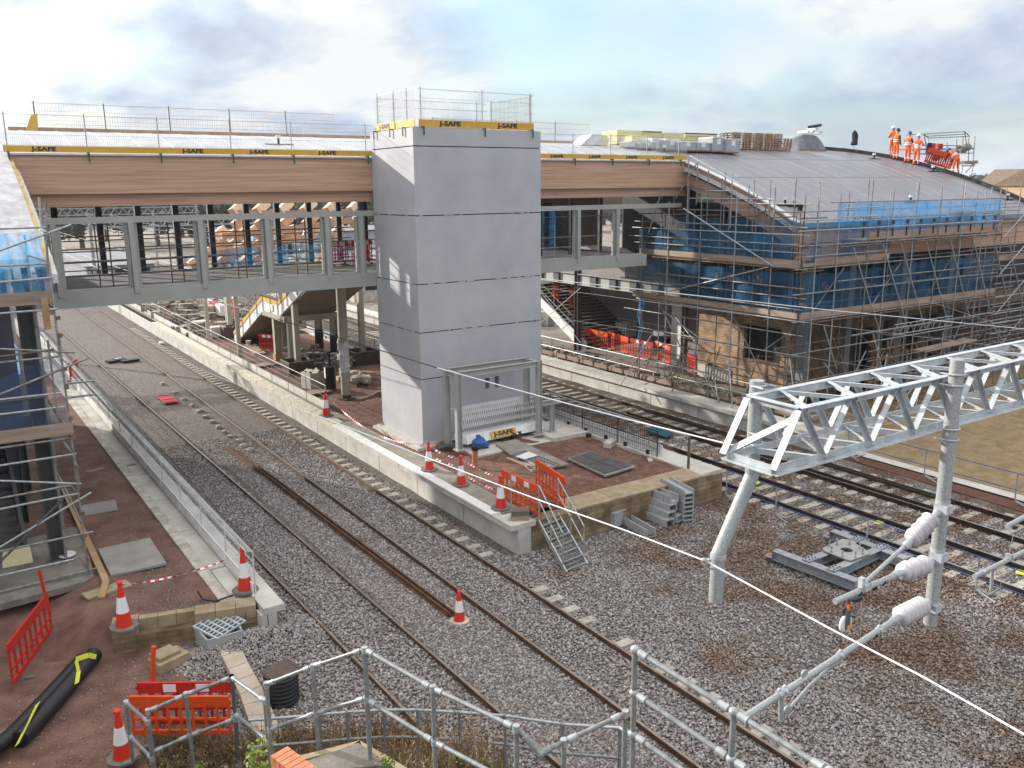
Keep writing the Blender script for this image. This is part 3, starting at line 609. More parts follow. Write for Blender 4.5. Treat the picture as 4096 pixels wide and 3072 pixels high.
# steel sides
b=MB(); b.box(2.2,30.86,9.0,30.2,31.06,9.20); b.obj('top_chord',m_steel,t)
b=MB(); b.box(2.35,30.82,6.36,28.0,31.12,6.88); b.obj('bottom_beam',m_steel,t)
b=MB(); b.box(2.4,36.6,6.40,28.0,36.85,6.9); b.obj('rear_bottom_beam',m_steel,t)
b=MB(); b.box(2.4,36.6,10.4,28.0,36.8,10.6); b.obj('rear_top_chord',m_dsteel,t)
b=MB(); b.box(2.3,31.13,6.70,28.3,36.59,6.84); b.obj('floor_deck',M('dusty grey deck',(.15,.145,.14),(.23,.22,.21),scale=1,rough=.8),t)
b=MB(); b.box(2.3,31.13,6.36,28.3,36.59,6.40); b.obj('soffit',m_soffit,t)
for x in (3.28,5.55,7.75,10.05,12.28,13.62,23.97,26.22):
    b=MB(); b.box(x-.08,30.78,6.72,x+.08,31.0,8.995); p_=b.obj('post',m_steel,t)
    b=MB(); b.box(x-.20,30.93,6.885,x-.10,31.03,8.98); b.box(x+.10,30.93,6.885,x+.20,31.03,8.98); b.obj('glazing_frame',M('light grey frame',(.30,.31,.28),(.34,.35,.32),scale=1,rough=.5),t)
for a0,a1 in ((3.48,5.35),(5.75,7.55),(7.95,9.85),(10.25,12.08),(12.48,13.42),(21.0,23.77),(24.17,26.02),(26.42,27.9)):
    b=MB(); b.box(a0,30.94,6.885,a1,31.0,6.94); b.obj('window_sill',m_steel,t)
for x in (4.0,5.5,6.9,8.3,9.65,11.1,12.4,13.8,15.15,16.4,20.5,22.3,24.1,26):
    b=MB(); b.ibeam((x,36.7,6.9),(x,36.7,10.7),.22,.2,.02); b.obj('rear_post',m_dsteel,t)
for x in (13.85,20.2,22.1,23.9,25.7,27.5):   # roof posts standing above the chord
    b=MB(); b.box(x-.09,31.2,6.85,x+.09,31.38,9.53) if x in (13.85,) else b.box(x-.08,33.6,6.85,x+.08,33.76,10.7); b.obj('roof_post',m_dsteel,t)
# temporary guard rails inside the bridge
t=thing('guard_rail','rusty scaffold tube guard rails running inside the left half of the footbridge','guard rail',(8,32,6.85))
for z in (7.3,7.75,8.15,8.55): b=MB(); b.tube((3.3,31.75,z),(13.6,31.75,z+.02),.024,6); b.obj('rail',m_rust if z>8 else m_tube,t)
for x in (4.6,5.0,6.9,7.3,9.2,9.5,11.4,11.8): b=MB(); b.tube((x,31.8,6.85),(x,31.8,8.95),.024,6); b.obj('upright',m_rust,t)
t=thing('guard_rail','scaffold tube guard rails with blue netting on the far side of the footbridge','guard rail',(8,36.2,6.85))
for z in (7.1,7.4,7.8,8.2): b=MB(); b.tube((3.0,36.2,z),(28,36.2,z),.024,6); b.obj('rail',m_tube,t)
for x in (9.6,11.7,13.8): b=MB(); b.grid(10,6,lambda u,v:(x+2.0*u,36.1+.05*math.sin(u*12),6.95+.75*v)); b.obj('netting',m_net,t)
t=thing('guard_rail','scaffold tube guard rails inside the bridge right of the lift tower','guard rail',(24,31.8,6.85))
for z in (7.35,7.8,8.7): b=MB(); b.tube((20,31.75,z),(26.1,31.75,z),.024,6); b.obj('rail',m_tube,t)
for x in (23.4,25.9): b=MB(); b.tube((x,31.8,6.85),(x,31.8,8.75),.024,6); b.obj('upright',m_tube,t)
# blue sheet screens beyond the right half
for i,x in enumerate((20.2,22.6,25.0)):
    b=MB(); b.grid(8,8,lambda u,v:(x+2.2*u,36.3+.06*math.sin(u*14),6.95+1.9*v)); tag(b.obj('netting_screen',m_net),['blue netting screen nearest the tower','blue netting screen in the middle','blue netting screen furthest right'][i]+' across the far side of the bridge','netting')
b=MB(); b.box(26.3,36.9,6.9,30.3,37.0,9.5); tag(b.obj('partition_wall',m_soffit),'plain tan partition wall at the right end inside the bridge','wall')
b=MB(); b.box(26.42,36.86,7.0,26.9,36.9,9.2); tag(b.obj('door_panel',M('maroon door',(.16,.03,.03),rough=.6)),'narrow dark red door in the tan wall at the right end of the bridge','door')
# red hoarding panels inside near tower
def chapter8(loc,rz,L_,label,mat,group,h=1.0,name='plastic_barrier',style='slots',white=False,tilt=None,reflect=False):
    """plastic pedestrian barrier: frame, slatted middle, feet"""
    t=thing(name,label,'barrier',loc,group); loc=Vector(loc); n=9 if style=='slots' else 13
    b=MB(); th=.05
    z0=.12
    b.box(-L_/2,-th/2,h-.22,L_/2,th/2,h); b.box(-L_/2,-th/2,z0,L_/2,th/2,z0+.10)
    if style=='tall': b.box(-L_/2,-th/2-.01,h-.30,L_/2,th/2+.01,h-.24)
    for i in range(n):
        x=-L_/2+L_*i/(n-1); w_=.075 if i in (0,n-1) else .045
        b.box(max(-L_/2,x-w_/2),-th/2+.004,z0+.10,min(L_/2,x+w_/2),th/2-.004,h-.22)
    if style=='slots': b.box(-L_/2,-th/2+.006,.42,L_/2,th/2-.006,.47)
    for s in (-1,1): b.box(s*L_/2-(.0 if s>0 else .04),-th/2+.01,h-.16,s*L_/2+(.04 if s>0 else 0),th/2-.01,h-.08)
    R=Matrix.Rotation(rz,3,'Z')
    if tilt is not None: R=R@tilt
    b.v=[tuple(R@Vector(q)+loc) for q in b.v]; b.obj('panel',mat,t)
    for s in (-.32,.32):
        b=MB(); b.box(s*L_-.035,-.28,0,s*L_+.035,.28,.05); b.box(s*L_-.03,-.03,.05,s*L_+.03,.03,.14); b.v=[tuple(R@Vector(q)+loc) for q in b.v]; b.obj('foot',m_rubber,t)
    if reflect:
        for s in (-.22,.12):
            b=MB(); b.box(s*L_-.02,-th/2-.004,h-.19,s*L_+.22,-th/2+.0,h-.03); b.v=[tuple(R@Vector(q)+loc) for q in b.v]; b.obj('reflective_panel',m_refl,t)
    return t
for i,x in enumerate((14.35,15.45)):
    chapter8((x,35.0,6.85),.1,1.0,['red plastic barrier inside the bridge seen through the last window before the tower','red plastic barrier inside the bridge touching the tower edge'][i],m_redp,'red barriers inside the bridge',reflect=True)
chapter8((21.9,38.5,6.0),0,1.2,'small red barrier on the far landing right of the tower',m_redp,None)
# support columns + stair under the bridge on the island
def hcol(x,y,z0,z1,name,label,cat='column',s=.2,mat=m_steel,base=True):
    t=thing(name,label,cat,(x,y,z0)); b=MB(); b.ibeam((x,y,z0),(x,y,z1),s*1.1,s,.02,up=Y_); b.obj('shaft',mat,t)
    if base: b=MB(); b.box(x-s*.8,y-s*.8,z0-.02,x+s*.8,y+s*.8,z0+.03); b.obj('base_plate',mat,t)
    return t
m_colm=M('stone coloured steel',(.35,.33,.27),(.40,.38,.31),scale=1,rough=.5)
t=thing('round_column','round stone coloured steel column with torn plastic wrap, left of the lift tower','column',(14.84,36.07,.75))
b=MB(); b.tube((14.84,36.07,.95),(14.84,36.07,6.36),.215,20); b.obj('shaft',m_colm,t)
b=MB(); b.tube((14.84,36.07,.80),(14.84,36.07,.95),.222,20); b.obj('rusty_foot',m_railrust,t)
b=MB(); b.cbox((14.84,36.07,.785),.62,.62,.03,.3); b.obj('base_plate',m_dsteel,t)
b=MB(); random.seed(3)
for k in range(26):
    z=2.2+k*.052; a0=random.uniform(2.4,4.4); r=.235+random.uniform(0,.14)*(1 if 5<k<20 else .4); c=Vector((14.84,36.07,z)); 
    P=[c+Vector((math.cos(a0+s)*r*random.uniform(.9,1.25),math.sin(a0+s)*r,random.uniform(-.12,.12)+dz)) for s,dz in ((0,0),(.7,.03),(.9,-.25),(.1,-.3))]; b.poly(P)
b.obj('plastic_wrap',m_wrap,t)
ST=m_colm
for i,(x,y,z1,lb) in enumerate(((15.40,43.75,6.4,'tall column rising from the nearer plywood formwork box'),(19.15,43.9,6.4,'tall column rising from the right hand formwork box by the tracks'),(15.83,57.6,4.2,'far column left of the orange worker under the bridge'),(17.2,63.0,4.5,'furthest pale column behind the orange worker'))):
    t=thing('column',lb+', stone coloured steel','column',(x,y,.8)); b=MB(); b.box(x-.14,y-.14,.8,x+.14,y+.14,z1); b.obj('shaft',ST,t)
    b=MB(); b.cbox((x,y,.83),.5,.5,.04); b.obj('base_plate',m_dsteel,t)
for i,(x,y,z1,lb) in enumerate(((15.46,47.1,3.3,'front left leg of the stair landing'),(15.50,44.9,3.3,'front inner leg of the stair landing'),(18.41,48.4,3.3,'rear leg of the stair landing, black wrapped foot'),(18.30,45.8,3.3,'rear right leg of the stair landing, black wrapped foot'))):
    t=thing('stair_leg',lb+', stone coloured steel','column',(x,y,.8)); b=MB(); b.ibeam((x,y,.8),(x,y,z1),.34,.30,.03,up=X_); b.obj('shaft',ST,t)
    b=MB(); (b.box(x-.22,y-.22,.7,x+.22,y+.22,1.08) if i<2 else b.tube((x,y,.8),(x,y,2.0),.25,12)); b.obj('foot_wrap',m_ply if i<2 else m_black,t)
t=thing('staircase','white edged steel staircase with tan underside climbing from the island to the bridge','staircase',(15.3,54,.8))
def stair_part(xa,xb,pts,th,name,mat,parent):
    b=MB(); P=[(xa,y,z) for y,z in pts]+[(xa,y,z-th) for y,z in reversed(pts)]; b.prism(P,(xb-xa,0,0)); return b.obj(name,mat,parent)
sp_=[(54.6,1.15),(48.5,3.95),(45.75,3.95),(38.2,7.3)]
stair_part(15.22,15.34,sp_,.62,'white_stringer',m_white,t)
stair_part(18.35,18.45,sp_,.62,'stringer',ST,t)
stair_part(15.36,18.34,[(54.4,.75),(48.5,3.4),(45.75,3.4),(38.0,6.65)],.10,'soffit',m_soffit,t)
b=MB(); b.box(15.25,44.8,3.1,18.5,44.95,3.42); b.box(15.25,48.2,3.1,18.5,48.35,3.42); b.box(15.15,44.8,3.12,15.3,48.4,3.40); b.obj('landing_beam',ST,t)
b=MB()
for i in range(15): z=.95+i*.175; y=54.3-i*.385; b.box(15.36,y-.4,z-.04,18.3,y,z)
for i in range(18): z=3.9+i*.175; y=45.6-i*.39; b.box(15.36,y-.4,z-.04,18.3,y,z)
b.obj('treads',m_paledirt,t)
b=MB()
for (y0,z0),(y1,z1) in zip(sp_[:-1],sp_[1:]): b.beam((15.2,y0,z0+.1),(15.2,y1,z1+.1),.03,.2)
b.obj('yellow_toe_board',m_yellow,t)
for i,(y,z) in enumerate(((54,1.3),(52.5,2.0),(51,2.7),(49.5,3.4),(48.3,3.95),(47,3.95),(45.8,3.95),(44.2,4.6),(42.6,5.35),(41,6.0))):
    b=MB(); b.tube((15.18,y,z-.55),(15.18,y,z+1.15),.024,6); b.obj('guard_post',m_tube,t)
b=MB()
for dz in (.45,.8,1.12):
    for (y0,z0),(y1,z1) in zip(sp_[:-1],sp_[1:]): b.tube((15.15,y0,z0+dz),(15.15,y1,z1+dz),.02,6)
b.obj('guard_rails',m_tube,t)
b=MB(); b.box(15.175,46.6,3.5,15.195,47.8,3.9); o=b.obj('yellow_label_board',m_white,t)
b=MB(); b.box(15.16,46.9,3.92,15.175,47.6,4.12); lab=b.obj('label',m_yellow,t); 
# formwork boxes, drum, debris on the island
def openbox(x,y,z,sx,sy,h,label,name='formwork_box',mat=m_ply,mi=m_interior):
    t=thing(name,label,'formwork box',(x,y,z)); b=MB(); w_=.03
    b.box(x-sx/2,y-sy/2,z,x+sx/2,y-sy/2+w_,z+h); b.box(x-sx/2,y+sy/2-w_,z,x+sx/2,y+sy/2,z+h); b.box(x-sx/2,y-sy/2+w_,z,x-sx/2+w_,y+sy/2-w_,z+h); b.box(x+sx/2-w_,y-sy/2+w_,z,x+sx/2,y+sy/2-w_,z+h); b.obj('side_panels',M('weathered dark ply',(.05,.035,.025),(.09,.065,.045),scale=3),t)
    b=MB(); b.box(x-sx/2-.004,y-sy/2-.004,z+h,x+sx/2+.004,y-sy/2+w_,z+h+.02); b.box(x-sx/2-.004,y+sy/2-w_,z+h,x+sx/2,y+sy/2,z+h+.02); b.box(x-sx/2-.004,y-sy/2+w_,z+h,x-sx/2+w_,y+sy/2-w_,z+h+.02); b.box(x+sx/2-w_,y-sy/2+w_,z+h,x+sx/2,y+sy/2-w_,z+h+.02); b.obj('top_rim',m_board,t)
openbox(15.2,43.3,.72,1.35,1.3,.62,'dark plywood formwork box round the left column on the island'); openbox(18.95,43.4,.72,1.5,1.4,.72,'dark plywood formwork box beside the tracks, right of the round column')
openbox(15.6,56.6,.72,1.2,1.0,.7,'dark formwork box at the foot of the island stairs')
t=thing('ribbed_pipe','upright black ribbed drainage pipe beside the round column','pipe',(14.95,38.2,.78)); b=MB(); pr=[]
for k in range(22): z=k*.05; pr+=[(.24,z),(.27,z+.012),(.27,z+.03),(.24,z+.042)]
b.lathe(pr,(14.95,38.2,.78),n=20); b.obj('ribbed_wall',m_black,t); b=MB(); b.cbox((14.98,38.25,2.0),.10,.04,.9,.3); b.obj('offcut_inside',m_black,t)
t=thing('bulk_bag','white bulk bag of spoil standing beside the black ribbed pipe','bag',(14.4,38.9,.75)); b=MB(); b.cbox((14.42,39.1,1.15),.75,.8,.75,.2); b.obj('bag_body',m_pale,t); b=MB(); b.grid(6,6,lambda u,v:(14.08+.7*u,38.75+.75*v,1.53+.12*math.sin(u*9+v*5))); b.obj('bag_contents',m_paledirt,t)
for i,(px,py,lb) in enumerate(((1580,1510,'pile of broken stone and timber right of the round column'),)):
    c=PZ(px*.0+1410,1545,.8); t=thing('rubble_pile',lb,'rubble',c+Vector((.5,1.2,0))); b=MB()
    for k in range(34): b.cbox(c+Vector((random.uniform(0,1.3),random.uniform(.2,2.0),random.uniform(0,.3))),random.uniform(.15,.5),random.uniform(.12,.4),random.uniform(.08,.3),random.uniform(0,3))
    b.obj('stones',m_paledirt,t); b=MB()
    for k in range(6): p=c+Vector((random.uniform(0,1.2),random.uniform(.4,1.6),.42)); b.beam(p,p+Vector((random.uniform(-.6,.8),random.uniform(-.9,-.1),random.uniform(-.15,.1))),.10,.03)
    b.obj('boards',m_board,t)
b=MB(); c=PZ(1560,1610,.7)
b.grid(20,20,lambda u,v:(c.x-1.6+3*u,c.y-2.0+4*v,.6+.75*math.exp(-((u-.55)**2+(v-.5)**2)*9)*(1+.1*math.sin(u*40)*math.sin(v*37)))); tag(b.obj('earth_mound',m_earth),'low heap of red earth against the left face of the lift tower','earth heap')
for i,(px,py,sx,sy,rz,lb) in enumerate(((1265,1570,1.3,.8,.1,'nearest timber board lying inside the island fence by the first cone'),(1060,1460,1.1,.9,.1,'second timber board lying on the island earth behind the fence'),(1020,1400,3.2,.7,1.45,'long strip of pale boards at the foot of the stair legs'),(1300,1455,4.2,.18,.12,'long thin timber lying across the island beyond the column'))):
    plate(px,py,.77,sx,sy,.06,rz,m_board,'timber_board',lb,'board')
b=MB()
for i in range(3): p=PZ(1478+i*6,1500+i*14,.85); b.beam(p,p+Vector((1.1,-.5,-.02)),.09,.05)
tag(b.obj('timber_pile',m_board),'few pale timbers leaning against the left face of the tower','timber')
t=thing('bucket','small white bucket under the foot of the island stairs','bucket',PZ(995,1383,.8)); b=MB(); b.lathe([(.13,0),(.16,.30),(.165,.30),(.165,.32)],PZ(995,1383,.78),n=14); b.obj('bucket_body',m_white,t)
p=PZ(1068,1405,.8); chapter8(p,-1.0,1.05,'faded red plastic barrier standing under the island stair landing',m_redp,None,reflect=True)
# debris under the stair
b=MB(); random.seed(11)
for k in range(60): b.cbox(Vector((random.uniform(15.6,18.2),random.uniform(42.5,48),.8+random.uniform(0,.35))),random.uniform(.1,.7),random.uniform(.05,.5),random.uniform(.04,.3),random.uniform(0,3))
tag(b.obj('debris_pile',M('dark mixed debris',(.02,.02,.022),(.25,.23,.2),scale=3,rough=.8)),'dark heap of mixed building debris under the stair landing','debris')['kind']='stuff'
for i,(px,py) in enumerate(((808,1318),(868,1342))):
    c=PZ(px,py,.8); b=MB(); b.cbox(c+Vector((0,0,.3)),1.0,.8,.6,.1); tag(b.obj('stone_block',m_pale),['left','right'][i]+' pale stone block on the island beside the orange worker','block')
# ================= STEEL FRAME AND STACK IN FRONT OF THE TOWER
zf=lambda x,y:(1700+x*560/2212,1400+y*560/2212)
pA=PZ(*zf(540,1580),.86); pB=PZ(*zf(1770,1325),.86); pC=PZ(*zf(330,1470),.86)
ya,yb=pA.y,TY0-.62
ztop=PY(*zf(515,350),ya).z
x0,x1=pA.x,PY(*zf(1800,1300),ya).x
t=thing('steel_goalpost','grey steel goalpost frame standing in front of the lift tower','frame',(x0,ya,.86))
for x in (x0,x1):
    for y in (ya,yb):
        b=MB(); b.ibeam((x,y,.86),(x,y,ztop),.20,.17,.014,up=X_); b.obj('leg',m_steel,t)
        b=MB(); b.box(x-.17,y-.17,.862,x+.17,y+.17,.892); b.obj('base_plate',m_steel,t)
for y in (ya,yb): b=MB(); b.ibeam((x0+.1,y,ztop-.10),(x1-.1,y,ztop-.10),.20,.16,.014); b.obj('cross_beam',m_steel,t)
for x in (x0,x1): b=MB(); b.ibeam((x,ya+.1,ztop-.12),(x,yb-.1,ztop-.12),.18,.14,.014); b.obj('end_beam',m_steel,t)
t=thing('steel_trestle','small grey steel stub frame beside the right leg of the goalpost frame','frame',(x1+.6,ya+.1,.86))
for dx,dy in ((.62,.0),(.62,1.3),(-.25,1.0)):
    b=MB(); b.ibeam((x1+dx,ya+dy,.86),(x1+dx,ya+dy,1.95),.16,.14,.012,up=X_); b.obj('leg',m_steel,t); b=MB(); b.box(x1+dx-.16,ya+dy-.16,.862,x1+dx+.16,ya+dy+.16,.885); b.obj('base_plate',m_steel,t)
b=MB(); b.ibeam((x1+.12,ya,2.04),(x1+1.0,ya,2.04),.18,.14,.012); b.obj('beam',m_steel,t)
b=MB(); b.ibeam((x1+.62,ya+.1,2.04),(x1+.62,ya+1.5,2.04),.16,.12,.012); b.obj('beam',m_steel,t)
# stack of leaning white barrier panels
for i in range(6):
    yo=ya+.28+i*.07; xo=x0+.50-.055*i; zt_=.90
    lean=.42-.02*i
    p=Vector((xo,yo,zt_)); q=Vector((xo+3.45,yo+.02,zt_+.02)); up=Vector((0,math.sin(lean),math.cos(lean)))
    t=thing('stacked_barrier_panel','%s of six white edge barrier panels leaning on the lift tower front'%(['front one','second','third','fourth','fifth','rearmost'][i]),'barrier panel',p,'white panels leaning on the tower')
    b=MB()
    for k in range(40): x=p+(q-p)*(k/39); b.beam(x+up*.33,x+up*1.32,.006,.006)
    for r in (.36,.62,.9,1.12,1.30): b.beam(p+up*r,q+up*r,.010,.010)
    b.obj('mesh_panel',m_white,t); b=MB(); b.beam(p+up*.17,q+up*.17,.03,.34,up=up); o=b.obj('toe_board',m_white,t)
    if i==0:
        b=MB(); c=(p+q)/2+Vector((-.15,-.02,.18)); u2=up; b.beam(c-Vector((.55,0,0)),c+Vector((.55,0,0)),.012,.26,up=up); o2=b.obj('yellow_label',m_yellow,t)
        lettering(o2,c+Vector((0,-.012,.01)),0,.92,math.pi/2-lean)
t=thing('blue_sack','crumpled blue sack lying in front of the leaning panels','sack',PZ(*zf(855,1490),.9)); b=MB(); c=PZ(*zf(855,1470),.95)
b.ball(c,.26,7,10,.8); b.ball(c+Vector((.22,-.05,-.08)),.18,6,8,.7); b.ball(c+Vector((-.02,.02,.2)),.10,5,7,1.2)
random.seed(5); b.v=[(x+random.uniform(-.03,.03),y+random.uniform(-.03,.03),z+random.uniform(-.03,.03)) for x,y,z in b.v]; b.s=[False]*len(b.s); b.obj('sack_body',M('blue plastic sack',(.02,.07,.22),(.04,.12,.35),scale=8,rough=.4),t)
for i,(px,py) in enumerate((zf(1400,1370),zf(1480,1340))):
    t=thing('pipe_cap',['left','right'][i]+' of two small black pipe caps below the lettered panel','pipe cap',PZ(px,py,.86)); b=MB(); b.lathe([(.11,0),(.11,.16),(.09,.16),(.09,.05)],PZ(px,py,.865),n=14); b.obj('cap_body',m_black,t)  # black pipe caps, not pots
t=thing('pipe_bundle','bundle of dark pipes and timber lying at the left foot of the steel frame','pipes',PZ(*zf(300,1520),.88)); b=MB()
for k in range(4): p=PZ(*zf(190+k*12,1500+k*16),.90); b.tube(p,p+Vector((1.9,.25,0)),.035,8)
b.obj('pipe',m_dsteel,t); b=MB(); p=PZ(*zf(120,1530),.88); b.beam(p,p+Vector((.7,.5,.05)),.14,.03); b.obj('timber',m_board,t)
for i,(zx,zy,lb) in enumerate(((790,1650,'terracotta pipe stub with black cap in the red earth near the traffic cones'),)):
    p=PZ(1901,1868,.72); t=thing('pipe_stub',lb,'pipe',p); b=MB(); b.tube(p,p+Z_*.62,.10,14); b.obj('clay_pipe',M('terracotta',(.38,.15,.08),rough=.7),t); b=MB(); b.tube(p+Z_*.60,p+Z_*.74,.125,14); b.obj('cap',m_black,t)
E=lambda x,y:(1900+x*1100/2028,1700+y*1100/2028)
p=PZ(*E(838,110),.72); t=thing('pipe_stub','short clay pipe stub with black cap near the right island fence','pipe',p); b=MB(); b.tube(p,p+Z_*.12,.09,12); b.obj('clay_pipe',MC['terracotta'],t); b=MB(); b.tube(p+Z_*.12,p+Z_*.24,.11,12); b.obj('cap',m_black,t)
for i,(zx,zy,s,lb) in enumerate(((765,65,(.55,.25,.14),'pale kerb block lying near the steel trestle'),(995,155,(.6,.3,.2),'stained concrete block lying by the right island fence'),(1290,262,(.35,.15,.05),'small pale offcut under the right island fence'),(45,172,(.25,.15,.08),'small grey clamp lying left of the open hatch'))):
    c=PZ(*E(zx,zy),.72); b=MB(); b.cbox(c+Vector((0,0,s[2]/2)),*s,.5*i); tag(b.obj('loose_block',m_paledirt),lb,'block')
# covers set in the island earth
def slab4(name,label,cat,pts,z,h,mat,extra=None):
    P=[PZ(*q,z) for q in pts]; t=thing(name,label,cat,P[0]); b=MB(); b.prism([(p.x,p.y,z) for p in reversed(P)],(0,0,h)); b.obj('cover',m_pave if name in('access_cover','open_hatch') else mat,t); return t,[Vector((p.x,p.y,z+h)) for p in P]
t,P=slab4('access_cover','dark four section access cover in a pale frame set in the island earth','access cover',[E(680,255),E(845,205),E(1185,315),E(960,385)],.73,.06,m_paledirt)
b=MB(); c=[lerp(P[i],sum(P,Vector())/4,.07)+Vector((0,0,.004)) for i in range(4)]
for u in range(2):
    for v in range(2):
        f=lambda a,b_: lerp(lerp(c[0],c[1],a),lerp(c[3],c[2],a),b_)
        q=[f(u*.5+.015,v*.5+.01),f(u*.5+.485,v*.5+.01),f(u*.5+.485,v*.5+.49),f(u*.5+.015,v*.5+.49)]; b.prism([tuple(k) for k in reversed(q)],(0,0,.02))
b.obj('dark_infill',M('dark cover infill',(.05,.048,.05),(.085,.08,.08),scale=3,rough=.8),t)
t,P=slab4('open_hatch','rough concrete hatch surround half covered with wire crates and timber offcuts','hatch',[E(150,150),E(300,115),E(690,300),E(420,350)],.73,.07,m_paledirt)
b=MB(); a0,a1,a2,a3=PZ(*E(275,215),.85),PZ(*E(360,190),.85),PZ(*E(625,290),.85),PZ(*E(520,330),.85)
for k in range(13): f=k/12; b.beam(lerp(a0,a3,f),lerp(a1,a2,f),.02,.05)
for k in range(5): f=k/4; b.beam(lerp(a0,a1,f),lerp(a3,a2,f),.025,.06)
b.obj('wire_grid',m_galv,t)
b=MB(); q=[PZ(*E(*k),.90) for k in ((300,235),(395,200),(465,225),(365,255))]; b.prism([tuple(k) for k in reversed(q)],(0,0,.02)); b.obj('pale_board',m_white,t)
b=MB(); 
for (u,v),(u2,v2) in (((380,310),(480,290)),((500,335),(545,300)),((240,240),(400,310))): b.beam(PZ(*E(u,v),.88),PZ(*E(u2,v2),.88),.09,.04)
b.obj('timber_offcut',m_board,t)
# ================= CONES
def cone(px,py,z,h,label,group=None,base=m_rubber,sleeve=True,tip=False,cap=True):
    p=PZ(px,py,z); t=thing('traffic_cone',label,'traffic cone',p,group); r0=.15*h/.75*.85
    b=MB(); w_=.24*h/.75*.9; n=8; b.prism([(p.x+w_*math.cos(math.pi/8+math.pi/4*k)*1.05,p.y+w_*math.sin(math.pi/8+math.pi/4*k)*1.05,p.z) for k in range(8)],(0,0,.05)); b.obj('base',base,t)
    f=lambda k:r0+(.035-r0)*k
    b=MB(); b.lathe([(f(0),.05),(f(0),.055),(f(.98),h)],p,n=20); b.obj('body',m_cone,t)
    b=MB(); b.lathe([(f(.33)+.006,h*.36),(f(.68)+.006,h*.70)],p,n=20); b.obj('reflective_sleeve',m_refl,t)
    if cap: b=MB(); b.lathe([(.06,h-.02),(.065,h+.05),(.05,h+.055)],p,n=12); b.obj('cap',m_cone,t)
    return p
c1=cone(1306,1664,ZI+.05,1.0,'traffic cone at the end of the left island fence, tape tied to it','cones along the island edge')
c2=cone(1717,1880,ZI+.05,.93,'traffic cone on the island paving, next along from the fence end cone','cones along the island edge')
c3=cone(1845,1940,ZI+.05,.93,'traffic cone on the island paving with a striped tape wound round it','cones along the island edge')
c4=cone(2003,2034,ZI+.05,.96,'traffic cone on the island corner beside the orange barriers','cones along the island edge')
cl=cone(498,2508,.60,1.04,'traffic cone on the left end of the left platform stone wall','cones on the left platform wall')
cr=cone(982,2362,.60,1.04,'traffic cone on the right end of the left platform stone wall','cones on the left platform wall')
cone(1838,2487,-.12,.80,'lone traffic cone standing on the ballast between the rusty tracks',cap=False,base=m_paledirt)
cone(491,3035,.1,.93,'traffic cone in the dry weeds left of the bright orange barriers')
cone(2301,1385,.7,1.0,'traffic cone at the foot of the right platform stairs')
def tape(p,q,label,sag=.25,stripes=True,wd=.07,twist=2.5):
    p=Vector(p);q=Vector(q); n=max(10,int((q-p).length/.09)); t=thing('barrier_tape',label,'tape',p)
    A=MB()
    def pt(u): return lerp(p,q,u)+Vector((0,0,-4*sag*u*(1-u)))
    for i in range(n):
        u,v=i/n,(i+1)/n; a=math.sin(u*twist*6.28)*1.3; a2=math.sin(v*twist*6.28)*1.3
        d=(q-p).normalized(); s=d.cross(Z_).normalized(); w1=(Z_*math.cos(a)+s*math.sin(a))*wd/2; w2=(Z_*math.cos(a2)+s*math.sin(a2))*wd/2
        A.cm=i%2; A.poly([pt(u)-w1,pt(v)-w2,pt(v)+w2,pt(u)+w1])
    A.obj('tape_strip',[m_taper,m_tapew],t); return t
tp=lambda c,h:c+Vector((0,0,h))
tape(tp(c1,.97),tp(c2,.90),'long striped tape from the fence end cone across the front of the tower',.62)
tape(tp(c2,.88),tp(c3,.90),'upper striped tape between the two middle island cones',.12)
tape(tp(c2,.5),tp(c3,.6),'lower striped tape between the two middle island cones',.05)
tape(tp(c3,.88),tp(c4,.92),'upper striped tape leading to the island corner cone',.06)
tape(tp(c3,.45),tp(c4,.55),'lower striped tape leading to the island corner cone',.1)
tape(tp(cl,1.0),tp(cr,.98),'thin striped tape strung between the two cones on the left platform wall',.14,wd=.045)
tape(PZ(2330,1310,1.5),PZ(2490,1325,1.4),'striped tape across the foot of the right platform stairs',.05)
# front barriers and steps at the island corner
b4=lambda x,y:(2100+x,1900+y)
pa=PZ(*E(205,560),ZI-.05); pb=PZ(*E(480,700),ZI-.05); d=(pb-pa)
chapter8(((pa+pb)/2),math.atan2(d.y,d.x),d.length,'orange plastic barrier standing at the island corner beside the cone',m_orange,'orange barriers at the top of the steps',h=1.0,reflect=True)
pa=PZ(*E(450,485),ZI-.05); pb=PZ(*E(660,640),ZI-.05); d=(pb-pa)
chapter8(((pa+pb)/2),math.atan2(d.y,d.x),d.length,'orange plastic barrier standing behind the metal steps',m_orange,'orange barriers at the top of the steps',h=1.05)
t=thing('metal_steps','galvanised site steps with tube handrails leading up to the island corner','steps',PZ(*E(745,1060),-.12))
fl_=PZ(*E(675,1095),-.12); fr_=PZ(*E(830,1035),-.12); tl_=PZ(*E(470,715),.70); tr_=PZ(*E(610,660),.70)
b=MB(); b.beam(fl_,tl_,.04,.14); b.obj('stringer',m_galv,t); b=MB(); b.beam(fr_,tr_,.04,.14); b.obj('stringer',m_galv,t)
for i in range(7):
    f=(i+.6)/7; a_=lerp(fl_,tl_,f); c_=lerp(fr_,tr_,f); dd=Vector((tl_.x-fl_.x,tl_.y-fl_.y,0)).normalized()*.12
    b=MB(); 
    for s in (-1,1): b.beam(a_+dd*s,c_+dd*s,.03,.03)
    for k in range(9): q=lerp(a_,c_,(k+.5)/9); b.beam(q-dd,q+dd,.012,.02)
    b.obj('tread',m_galv,t)
